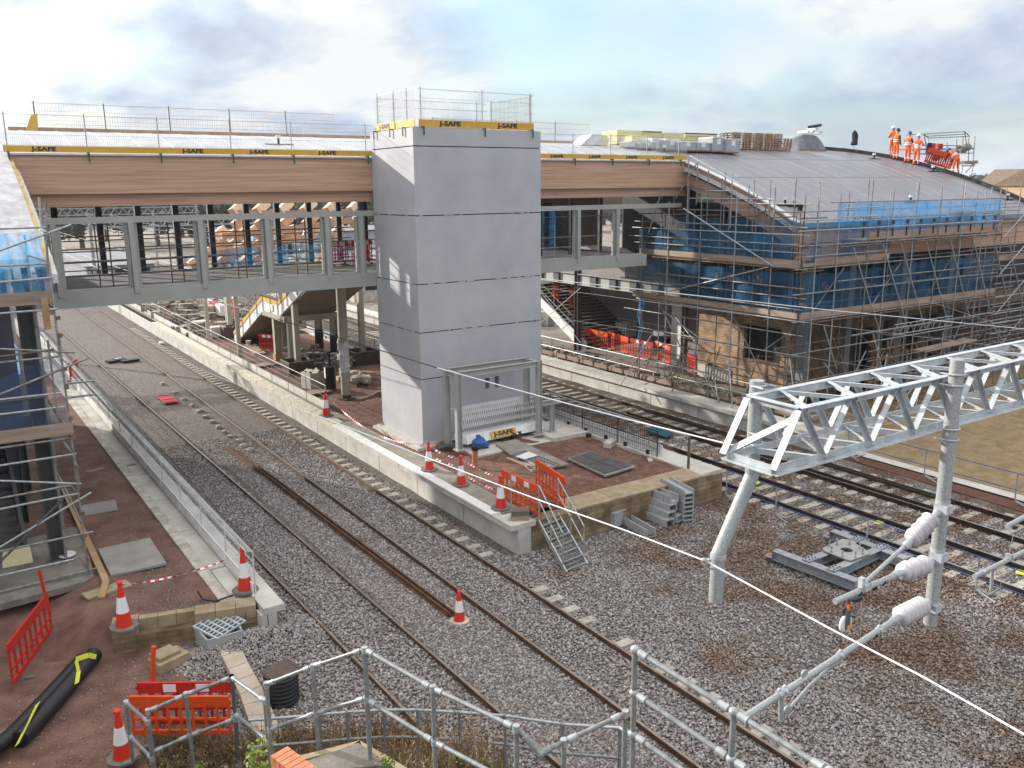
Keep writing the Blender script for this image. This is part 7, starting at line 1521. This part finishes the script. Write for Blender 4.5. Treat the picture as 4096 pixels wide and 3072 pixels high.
for (a0,c0,nm,mt) in (((-20,862),(385,848),'ledger',m_galv),((-20,1048),(590,828),'brace',m_galv),((-20,1172),(400,1148),'ledger',m_galv),((-20,1305),(450,1265),'ledger',m_galv),((-20,1565),(480,1525),'ledger',m_galv),((330,870),(390,885),'transom',m_white),((225,1080),(395,1128),'transom',m_galv)):
    tub(t,l2(*a0),l2(*c0),nm,mt)
boardrun(t,l2(-30,1458),l2(415,1430),.30); boardrun(t,l1(-20,625,YL-.03),l1(405,570,YL-.03),.30)
for z in (7.45,4.25): b=MB(); b.box(-3,YL+.05,z,XL,YL+1.2,z+.04); b.obj('platform_board',m_board,t)
tub(t,(XL,YL,1.9),(XL,YL+8,1.9),'ledger'); tub(t,(XL,YL,4.15),(XL,YL+8,4.15),'ledger',m_rust); tub(t,(XL,YL,7.3),(XL,YL+8,7.3),'ledger'); 
for y in (25.5,28.2): tub(t,(XL-.2,y,.5),(XL-.2,y,7.6),'standard')
b=MB()
for k in range(11): z=1.0+k*.62; b.cbox((XL+.03,YL+.0,z+.1*math.sin(k*3)),.10,.09,.09)
b.obj('couplers',m_rust,t)
b=MB(); a_,c_=l2(-40,900,YL+.1),l2(400,1430,YL+.1)
def nf(u,v):
    top=l2(-40+u*370,905-u*25,YL+.08); bot=l2(-40+u*455,1450-u*55,YL+.08); p=lerp(bot,top,v); return p+Vector((.03*math.sin(v*9+u*5),.07*math.sin(u*22+v*4),0))
b.grid(24,14,nf); b.obj('debris_netting',netmat('light blue torn netting',(.10,.40,.70),.48,2.6,.30),t)
b=MB()
def nf2(u,v):
    top=l1(-20+u*350,300-u*140,YL+.08); bot=l1(-20+u*395,600-u*55,YL+.08); return lerp(bot,top,v)+Vector((0,.05*math.sin(u*15+v*4),0))
b.grid(16,10,nf2); b.obj('debris_netting',netmat('dark blue netting',(.05,.13,.32),.28,2,.2),t)
b=MB(); p=l2(385,1600); b.cbox(p+Vector((0,0,.1)),.14,.1,.75); b.obj('hanging_board',m_ply,t)
b=MB(); q=[l2(75,1115,YL+.6),l2(150,1115,YL+.6),l2(185,1275,YL+.6),l2(120,1275,YL+.6)]; b.prism([tuple(v) for v in q],(0,.03,0)); tag(b.obj('white_board',m_white),'small white board seen through the light blue netting at the left edge','board')
# ================= PEOPLE
def body_mesh(J,R,E_):
    me=bpy.data.meshes.new('person'); me.from_pydata(J,E_,[]); o=bpy.data.objects.new('p',me); COL.objects.link(o)
    sk=o.modifiers.new('s','SKIN'); sk.use_smooth_shade=True; me.skin_vertices[0].data[0].use_root=True
    for i,r in enumerate(R): me.skin_vertices[0].data[i].radius=(r,r) if not isinstance(r,tuple) else r
    sb=o.modifiers.new('u','SUBSURF'); sb.levels=1; sb.render_levels=1
    bpy.context.view_layer.update(); m2=bpy.data.meshes.new_from_object(o.evaluated_get(bpy.context.evaluated_depsgraph_get())); bpy.data.objects.remove(o); bpy.data.meshes.remove(me); return m2
def person(loc,rz,label,helmet,pose='stand',vest=True,sleeves=True,group='site workers in orange',scale=1.0):
    """joints: pelvis, chest, neck, head; legs; arms. x right, y forward (faced), z up"""
    lean=0
    P={'pel':(0,0,.95),'wai':(0,0,1.08),'che':(0,.0,1.30),'nk':(0,.01,1.47),'hd':(0,.03,1.60),'ht':(0,.035,1.70),
       'hl':(-.10,0,.90),'kl':(-.11,.03,.50),'al':(-.12,-.02,.09),'tl':(-.13,.13,.05),'hr':(.10,0,.90),'kr':(.11,.03,.50),'ar':(.12,-.02,.09),'tr':(.13,.13,.05),
       'sl':(-.19,0,1.39),'el':(-.25,-.03,1.12),'wl':(-.25,.08,.88),'fl':(-.245,.12,.80),'sr':(.19,0,1.39),'er':(.25,-.03,1.12),'wr':(.25,.08,.88),'fr':(.245,.12,.80)}
    if pose=='arms': P.update({'el':(-.27,.05,1.15),'wl':(-.10,.26,1.15),'fl':(-.03,.27,1.16),'er':(.27,.05,1.15),'wr':(.10,.27,1.10),'fr':(.03,.29,1.10)})
    if pose=='reach': P.update({'er':(.27,.14,1.18),'wr':(.22,.36,1.22),'fr':(.20,.44,1.24),'kl':(-.13,.10,.52),'al':(-.16,.05,.09),'tl':(-.17,.2,.05)})
    if pose=='bend':
        for k in ('wai','che','nk','hd','ht','sl','sr'):
            x,y,z=P[k]; d=z-.95; P[k]=(x,y+d*.80,.95+d*.62)
        P.update({'el':(-.27,.50,.95),'wl':(-.20,.62,.72),'fl':(-.18,.66,.63),'er':(.27,.50,.95),'wr':(.20,.62,.72),'fr':(.18,.66,.63),'hl':(-.10,-.05,.90),'hr':(.10,-.05,.90),'kl':(-.16,.02,.50),'kr':(.16,.02,.50),'al':(-.2,-.05,.09),'ar':(.2,-.05,.09),'tl':(-.21,.10,.05),'tr':(.21,.10,.05)})
    K=list(P); I={k:i for i,k in enumerate(K)}; rad={'pel':(.16,.13),'wai':(.15,.115),'che':(.175,.125),'nk':.062,'hd':.10,'ht':.075,'hl':.10,'kl':.075,'al':.055,'tl':.045,'hr':.10,'kr':.075,'ar':.055,'tr':.045,'sl':.07,'el':.052,'wl':.036,'fl':.036,'sr':.07,'er':.052,'wr':.036,'fr':.036}
    E_=[('pel','wai'),('wai','che'),('che','nk'),('nk','hd'),('hd','ht'),('pel','hl'),('hl','kl'),('kl','al'),('al','tl'),('pel','hr'),('hr','kr'),('kr','ar'),('ar','tr'),('che','sl'),('sl','el'),('el','wl'),('wl','fl'),('che','sr'),('sr','er'),('er','wr'),('wr','fr')]
    me=body_mesh([P[k] for k in K],[rad[k] for k in K],[(I[a],I[c]) for a,c in E_])
    me.materials.clear()
    for m_ in (m_hiv,m_refl,m_skin,m_dark): me.materials.append(m_)
    V={k:Vector(v) for k,v in P.items()}
    def seg(c,a,b_):
        d=V[b_]-V[a]; t_=max(0,min(1,(c-V[a]).dot(d)/d.length_squared)); return (c-(V[a]+d*t_)).length,t_
    for p in me.polygons:
        c=p.center; best=min(((seg(c,a,b_)[0],a,b_,seg(c,a,b_)[1]) for a,b_ in E_),key=lambda q:q[0]); a,b_,u=best[1],best[2],best[3]
        mi=0
        if b_ in('ht','hd') or (b_=='nk' and u>.8): mi=2
        elif b_ in('fl','fr'): mi=2
        elif b_ in('tl','tr') or (b_ in('al','ar') and u>.86): mi=3
        elif b_ in('al','ar') and (.42<u<.52 or .62<u<.72): mi=1
        elif b_ in('el','er','wl','wr'): mi=(3 if sleeves else (1 if .45<u<.6 else 0))
        elif (b_=='wai' and .3<u<.8) or (b_=='che' and .35<u<.6): mi=1
        p.material_index=mi
    o=bpy.data.objects.new('person',me); COL.objects.link(o); o.location=loc; o.rotation_euler=(0,0,rz); o.scale=(scale,)*3; tag(o,label,'person',group)
    h=V['ht']; up=(V['ht']-V['nk']).normalized()
    def child(b,name,mat): c=b.obj(name,mat); c.parent=o; return c
    b=MB(); b.lathe([(.128,-.03),(.126,.02),(.11,.075),(.07,.115),(.02,.13)],h-up*.0,up,14); b.lathe([(.15,-.035),(.15,-.025)],h+Vector((0,.02,0)),up,14); child(b,'hard_hat',helmet)
    f=V['hd']; fw=Vector((0,1,0)) if pose!='bend' else Vector((0,.6,-.8)); 
    b=MB(); b.ball(f+fw*.105-up*.01,.018,4,6); child(b,'nose',m_skin); b=MB()
    for s in (-1,1): b.ball(f+fw*.092+Vector((s*.033,0,0))+up*.03,.011,4,6)
    b.cbox(f+fw*.095-up*.055,.045,.012,.010); child(b,'eyes_and_mouth',m_dark); b=MB()
    for s in (-1,1): b.ball(f+Vector((s*.10,0,0)),.022,4,6)
    child(b,'ears',m_skin)
    if vest:
        b=MB(); c0=V['wai']-(V['che']-V['wai'])*.5; c1=V['che']+(V['nk']-V['che'])*.55; d=(c1-c0); 
        b.lathe([(.190,0),(.188,d.length*.5),(.19,d.length*.78),(.11,d.length)],c0,d,14); b.v=[(x*1.08,(y-c0.y-(z-c0.z)*0)*.86+c0.y,z) if pose!='bend' else (x*1.05,y,z) for x,y,z in b.v]; ve=child(b,'vest',m_hiv)
        b=MB()
        for u in (.22,.45): q=c0+d*u; b.lathe([(.197,-.025),(.197,.025)],q,d,14); b.v=[(x,y,z) for x,y,z in b.v]
        n0=0; b.v=[(x*1.08,(y-c0.y)*.86+c0.y,z) if pose!='bend' else (x*1.05,y,z) for x,y,z in b.v]; cc=child(b,'reflective_band',m_refl); cc.parent=ve
    return o
e5=lambda x,y:(3250+x*846/2212,500+y*846/2212)
w1=RF(*e5(865,368)); person(w1,math.radians(-100),'worker in dark jacket and orange vest, leftmost in the group at the roof crest',m_black,'stand',group='workers on the roof')
w2=w1+Vector((.75,.75,0)); w2.z=roofz(w2.y); person(w2,math.radians(-20),'worker in a white helmet partly hidden behind the leftmost roof worker',m_white,'arms',sleeves=False,group='workers on the roof')
w3=RF(*e5(985,402)); person(w3,math.radians(-95),'worker in a blue helmet with dark sleeves, in the middle of the roof group',m_blueh,'arms',group='workers on the roof')
w4=RF(*e5(1080,432)); person(w4,math.radians(-75),'worker all in orange with a white helmet, reaching towards the scaffold on the roof',m_white,'reach',vest=False,sleeves=False,group='workers on the roof')
w5=RF(*e5(1490,522)); person(w5,math.radians(-15),'worker bending over at the right verge of the roof, seen from behind',m_blueh,'bend',group='workers on the roof')
k2_=lambda zx,zy:(900+zx*600/2212,1180+zy*600/2212)
p=PZ(*k2_(160,410),.8); person(p,math.radians(20),'worker in orange with a white helmet walking on the island beyond the stairs',m_white,'stand',sleeves=False,group='workers below the bridge',scale=1.03)
a_=PX(*M2(235,470),32.2); person((a_.x,a_.y,.65+.165*int(max(0,(a_.y-39.6)/.3))),math.radians(170),'left of two workers in orange on the right platform stairs, head hidden by the beam',m_white,'stand',sleeves=False,group='workers below the bridge')
a2=PX(*M2(430,470),32.9); person((a2.x,a2.y,.65+.165*int(max(0,(a2.y-39.6)/.3))),math.radians(190),'right of two workers in orange on the right platform stairs, head hidden by the beam',m_white,'stand',sleeves=False,group='workers below the bridge')
# ================= GLULAM LATTICE CANOPY BEHIND THE BRIDGE
t=thing('timber_canopy','sun-painted glulam lattice canopy frame under construction behind the bridge, on the island','canopy',(15,46,5))
b=MB()
YC_=46
def cp(px,py,y=YC_): return PY(px,py,y)
S=1300/1270
for (a0,c0) in (((730,98),(1240,92)),((690,190),(1200,125)),((620,262),(1010,196)),):
    n=8
    for k in range(n): f0,f1=k/n,(k+1)/n; p,q=cp(180+S*(a0[0]+(c0[0]-a0[0])*f0),750+S*(a0[1]+(c0[1]-a0[1])*f0+6*math.sin(f0*3))),cp(180+S*(a0[0]+(c0[0]-a0[0])*f1),750+S*(a0[1]+(c0[1]-a0[1])*f1+6*math.sin(f1*3))); b.beam(p,q,.20,.30)
b.obj('curved_beam',m_glulam,t)
BL=[]
for row in range(5):
    for k in range(7):
        x=760+k*92-row*38+(46 if row%2 else 0); y=78+row*52-k*1.5
        if x<560+row*10 or x>1235 or y>300: continue
        if row>2 and x>900: continue
        BL.append((x,y,46+.4*row))
for (x,y,y_) in BL:
    p=cp(180+S*(x-27),750+S*(y+21),y_); q=cp(180+S*(x+25),750+S*(y-17),y_)
    b=MB(); b.beam(p,q+Vector((0,.5,0)),.44,.40,up=Y_); b.obj('lattice_block',m_lattice,t)
for (x0,y0,x1,y1) in ((620,290,870,120),(700,300,930,150),(560,300,780,140),(790,300,1010,160)):
    b=MB(); b.beam(cp(180+S*x0,750+S*y0,47.5),cp(180+S*x1,750+S*y1,47.5),.3,.22); b.obj('diagonal_beam',m_lattice,t)
for (x0,y0,x1,y1) in ((1035,90,985,300),(1010,150,1060,300)): b=MB(); b.beam(cp(180+S*x0,750+S*y0),cp(180+S*x1,750+S*y1),.12,.12); b.obj('pale_prop',m_galv,t)
for (x,y) in ((13.6,48),(16.8,50),(14,56)): b=MB(); b.tube((x,y,.8),(x,y,7.5),.12,10); b.obj('column',m_colm,t)
# ================= FAR YARD
def bldg(name,label,x0,y0,x1,y1,h,wall,roof,rh=1.2,z=-.4,cat='building',ridge='x',win=0):
    t=thing(name,label,cat,((x0+x1)/2,y0,z)); b=MB(); b.box(x0,y0,z,x1,y1,z+h); b.obj('wall',wall,t); b=MB()
    if ridge=='x': ym=(y0+y1)/2; b.prism([(x0-.3,y0-.4,z+h),(x0-.3,ym,z+h+rh),(x0-.3,y1+.4,z+h)],(x1-x0+.6,0,0))
    else: xm=(x0+x1)/2; b.prism([(x0-.4,y0-.3,z+h),(x1+.4,y0-.3,z+h),(xm,y0-.3,z+h+rh)],(0,y1-y0+.6,0))
    b.obj('roof',roof,t)
    for i in range(win): 
        f=(i+.5)/win; b=MB(); xx=x0+(x1-x0)*f; b.box(xx-.6,y0-.03,z+h*.45,xx+.6,y0-.005,z+h*.45+1.3); b.obj('window',m_glass,t)
    return t
def farat(px,d): r=ray(px,745); r.z=0; r.normalize(); return r*d
p=farat(4165,150); bldg('house','buff brick house with twin gables at the far right edge of the picture',p.x-4,p.y-4,p.x+9,p.y+8,9.2,m_buff,m_roofslate,3.2,z=-.4,ridge='y',win=2,cat='house')
p=farat(4330,130); bldg('house','second buff house with a slate roof cut by the right picture edge',p.x-3,p.y-3,p.x+9,p.y+9,10,m_buff,m_roofslate,3.4,z=-.4,ridge='x',win=2,cat='house')
p=farat(3985,230); bldg('house','far house with a long brown roof beyond the hedge on the right',p.x-16,p.y-4,p.x+6,p.y+10,7.5,m_buff,m_roofslate,3,z=-.4,cat='house')
p=farat(3975,300); bldg('house','furthest low house roof before the hills on the right',p.x-6,p.y-4,p.x+16,p.y+10,7,m_roofslate,m_roofslate,3,z=-.4,cat='house')
b=MB(); pts=[]; r=random.Random(1)
for i in range(81): a=math.radians(-70+i*2.0); d=1900; h=12+22*(.5+.5*math.sin(a*5+1.2))*(.6+.4*math.sin(a*17)); pts.append((Vector((math.sin(a)*d,math.cos(a)*d,0)),max(6,h)))
for (p,h),(q,g) in zip(pts[:-1],pts[1:]): b._a([p-Z_*5,q-Z_*5,q+Z_*g,p+Z_*h,p*1.15+Z_*(h*.9),q*1.15+Z_*(g*.9)],[(0,1,2,3),(3,2,5,4)])
struct(b.obj('hills',m_hill))
# hedges and trees in the distance
def tree(label,x,y,h,w_,seed,kind='broadleaf_tree',group='trees beyond the yard',z=-.4):
    r=random.Random(seed); t=thing(kind,label,'tree',(x,y,z),group); b=MB(); b.tube((x,y,z),(x,y,z+h*.5),w_*.05,7,w_*.03)
    for k in range(4): a=r.uniform(0,6.3); b.tube((x,y,z+h*.3),(x+math.cos(a)*w_*.3,y+math.sin(a)*w_*.3,z+h*.65),w_*.025,5,w_*.01)
    b.obj('trunk',m_bark,t); b=MB(); cl=[(r.gauss(0,w_*.25),r.gauss(0,w_*.25),r.uniform(h*.35,h*.88),r.uniform(.14,.28)*w_) for k in range(11)]
    for cx,cy,cz,cr in cl:
        for k in range(62):
            v=Vector((r.gauss(0,1),r.gauss(0,1),r.gauss(0,.8))).normalized()*cr*r.uniform(.5,1.1); p=Vector((x+cx,y+cy,z+cz))+v; s=w_*.035*r.uniform(.6,1.5); u=Vector((r.gauss(0,1),r.gauss(0,1),r.gauss(0,1))).normalized()*s; w2=u.cross(Vector((r.gauss(0,1),r.gauss(0,1),1))).normalized()*s; b._a([p-u-w2,p+u-w2,p+u+w2,p-u+w2],[(0,1,2,3)])
    b.obj('crown',m_tree,t)
def trees(px0,px1,n,d0,d1,h0,h1,seed,where):
    r=random.Random(seed)
    for i in range(n):
        px=px0+(px1-px0)*(i+.5)/n; p=farat(px,r.uniform(d0,d1)); tree('%s tree from the left in the row %s'%(ORD[i].replace('nearest','first'),where),p.x,p.y,r.uniform(h0,h1),r.uniform(8,13),seed*50+i)
trees(3930,4090,5,170,260,7,10.5,2,'below the hills at the right edge')
trees(250,1480,12,170,230,8.0,11,3,'seen through the footbridge')
trees(2180,2560,4,200,250,7,9.5,4,'seen right of the lift tower')
b=MB(); r=random.Random(5)
for i in range(9000):
    px=r.uniform(-200,4300); d=r.uniform(280,360); p=farat(px,d); z=r.uniform(-.4,11.5)*(.75+.25*math.sin(px*.01)); s=r.uniform(.5,1.6); u=Vector((r.gauss(0,1),r.gauss(0,1),r.gauss(0,1))).normalized()*s; v=u.cross(Vector((r.gauss(0,1),r.gauss(0,1),1))).normalized()*s; c=Vector((p.x,p.y,z)); b._a([c-u-v,c+u-v,c+u+v,c-u+v],[(0,1,2,3)])
struct(b.obj('distant_woodland',m_tree),'stuff')
# far tracks, gantries, platforms and hoardings behind the bridge
def fgantry(y,x0,x1,z,label):
    t=thing('line_gantry',label,'gantry',(x0,y,-.4)); b=MB()
    for zz in (z,z+.9): b.beam((x0,y,zz),(x1,y,zz),.12,.12); b.beam((x0,y+.8,zz),(x1,y+.8,zz),.12,.12)
    n=int((x1-x0)/1.1)
    for i in range(n): x=x0+i*(x1-x0)/n; w_=(x1-x0)/n; b.beam((x,y,z),(x+w_/2,y,z+.9),.07,.07); b.beam((x+w_/2,y,z+.9),(x+w_,y,z),.07,.07)
    b.obj('lattice_beam',m_fg,t)
    for x in (x0+.3,x1-.3): b=MB(); b.tube((x,y+.4,-.4),(x,y+.4,z+1.4),.16,8); b.obj('mast',m_fg,t)
fgantry(92,12.7,31,6.6,'nearest far gantry seen through the footbridge windows'); fgantry(135,2,34,6.8,'second far gantry beyond the bridge'); fgantry(185,-6,34,7,'furthest gantry across the tracks in the distance'); fgantry(62,-8,4.0,6.3,'left hand far gantry over the platform seen through the first bridge windows')
r=random.Random(77)
for i,(x,y) in enumerate(((4.0,95),(24,80),(24,118),(24,160),(33,95),(-4,90))):
    t=thing('line_mast','%s slim line mast in the distance behind the footbridge'%ORD[i],'mast',(x,y,-.2),'slim masts along the far tracks'); b=MB(); b.tube((x,y,-.2),(x,y,7.6),.11,8); b.obj('pole',m_fg,t); b=MB(); b.tube((x,y,6.2),(x-2.6,y,6.6),.035,6); b.tube((x,y,5.0),(x-2.8,y,5.4),.035,6); b.obj('arm',m_galv,t)
for i in range(9):
    x=(7.2,10.9,22.6,25.9,7.2,10.9,22.6,25.9,18)[i]; z=(4.9,4.9,4.9,4.9,6.1,6.1,6.1,6.1,5.6)[i]; b=MB(); b.tube((x,43,z),(x-2 if i<2 else x,190,z),.012,4); tag(b.obj('overhead_wire',m_galv),'%s %s wire above the far tracks beyond the bridge'%(('first','second','third','fourth')[i%4] if i<8 else 'odd','contact' if i<4 else 'carrier'),'wire')
t=thing('hoarding','long blue hoarding running beside the left platform beyond the bridge','hoarding',(3.2,52,.6)); b=MB()
for i in range(20): y=50+i*2.45; b.box(3.3+lx(y)*1.0,y,.6,3.36+lx(y),y+2.4,2.2)
b.obj('blue_panel',M('blue hoarding panel',(.06,.17,.38),(.10,.24,.48),scale=1,rough=.6),t)
t=thing('barrier_row','row of red and white blocks along the far island edge beyond the bridge','barrier',(17,70,.8))
for i in range(26): b=MB(); b.box(17.5,66+i*1.6,.8,17.9,67.3+i*1.6,1.6); b.obj('block',m_redp if i%2 else m_white,t)
for i,(x0,y0,x1,y1,h,lb) in enumerate(((-14,80,-3,100,3.2,'grey flat cabin left beyond the bridge'),(12.6,95,19,118,3.2,'low pale canopy roof far along the island'),(30,70,40,86,4.0,'pale site cabin beyond the right platform'),(34,110,60,124,5.0,'long low grey shed far beyond the tower'),(-2,140,4,160,4,'distant pale hut by the tracks'))):
    bldg('site_cabin',lb,x0,y0,x1,y1,h,m_wgrey if i%2 else m_paledirt,MC['grey flat roofing'] if 'grey flat roofing' in MC else M('grey flat roofing',(.17,.17,.18),(.24,.24,.25),scale=1,rough=.7),.25,cat='cabin',win=3)
b=MB(); r=random.Random(6)
for k in range(260):
    x=r.uniform(13.5,19.8); y=r.uniform(55,105); b.cbox((x,y,.8+r.uniform(0,.5)),r.uniform(.2,1.4),r.uniform(.1,1.0),r.uniform(.1,.7),r.uniform(0,3))
tag(b.obj('stored_materials',M('stored site materials',(.05,.05,.055),(.42,.36,.28),scale=1.6,rough=.85)),'clutter of stored pipes, pallets and boards far along the island','materials')['kind']='stuff'
b=MB()
for k in range(150): x=r.choice((r.uniform(-12,2),r.uniform(29,60))); y=r.uniform(52,130); b.cbox((x,y,.0+r.uniform(0,.8)),r.uniform(.3,2.4),r.uniform(.3,1.5),r.uniform(.2,1.4),r.uniform(0,3))
tag(b.obj('stored_materials',M('stored yard materials',(.10,.11,.13),(.50,.46,.40),scale=.6,rough=.85)),'clutter of yard materials far beyond both outer platforms','materials')['kind']='stuff'
# air between here and the hills
b=MB(); b.box(-2600,-150,-1.6,3000,2500,48); o=b.obj('haze',None); struct(o,'stuff')
m=bpy.data.materials.new('haze'); m.use_nodes=True; nt=m.node_tree; nt.nodes.remove(nt.nodes['Principled BSDF']); pv=nt.nodes.new('ShaderNodeVolumePrincipled'); pv.inputs['Color'].default_value=(.82,.88,.95,1); pv.inputs['Density'].default_value=.00022; pv.inputs['Anisotropy'].default_value=.2
nt.links.new(pv.outputs[0],nt.nodes['Material Output'].inputs['Volume']); o.data.materials.clear(); o.data.materials.append(m)
HAZE=o
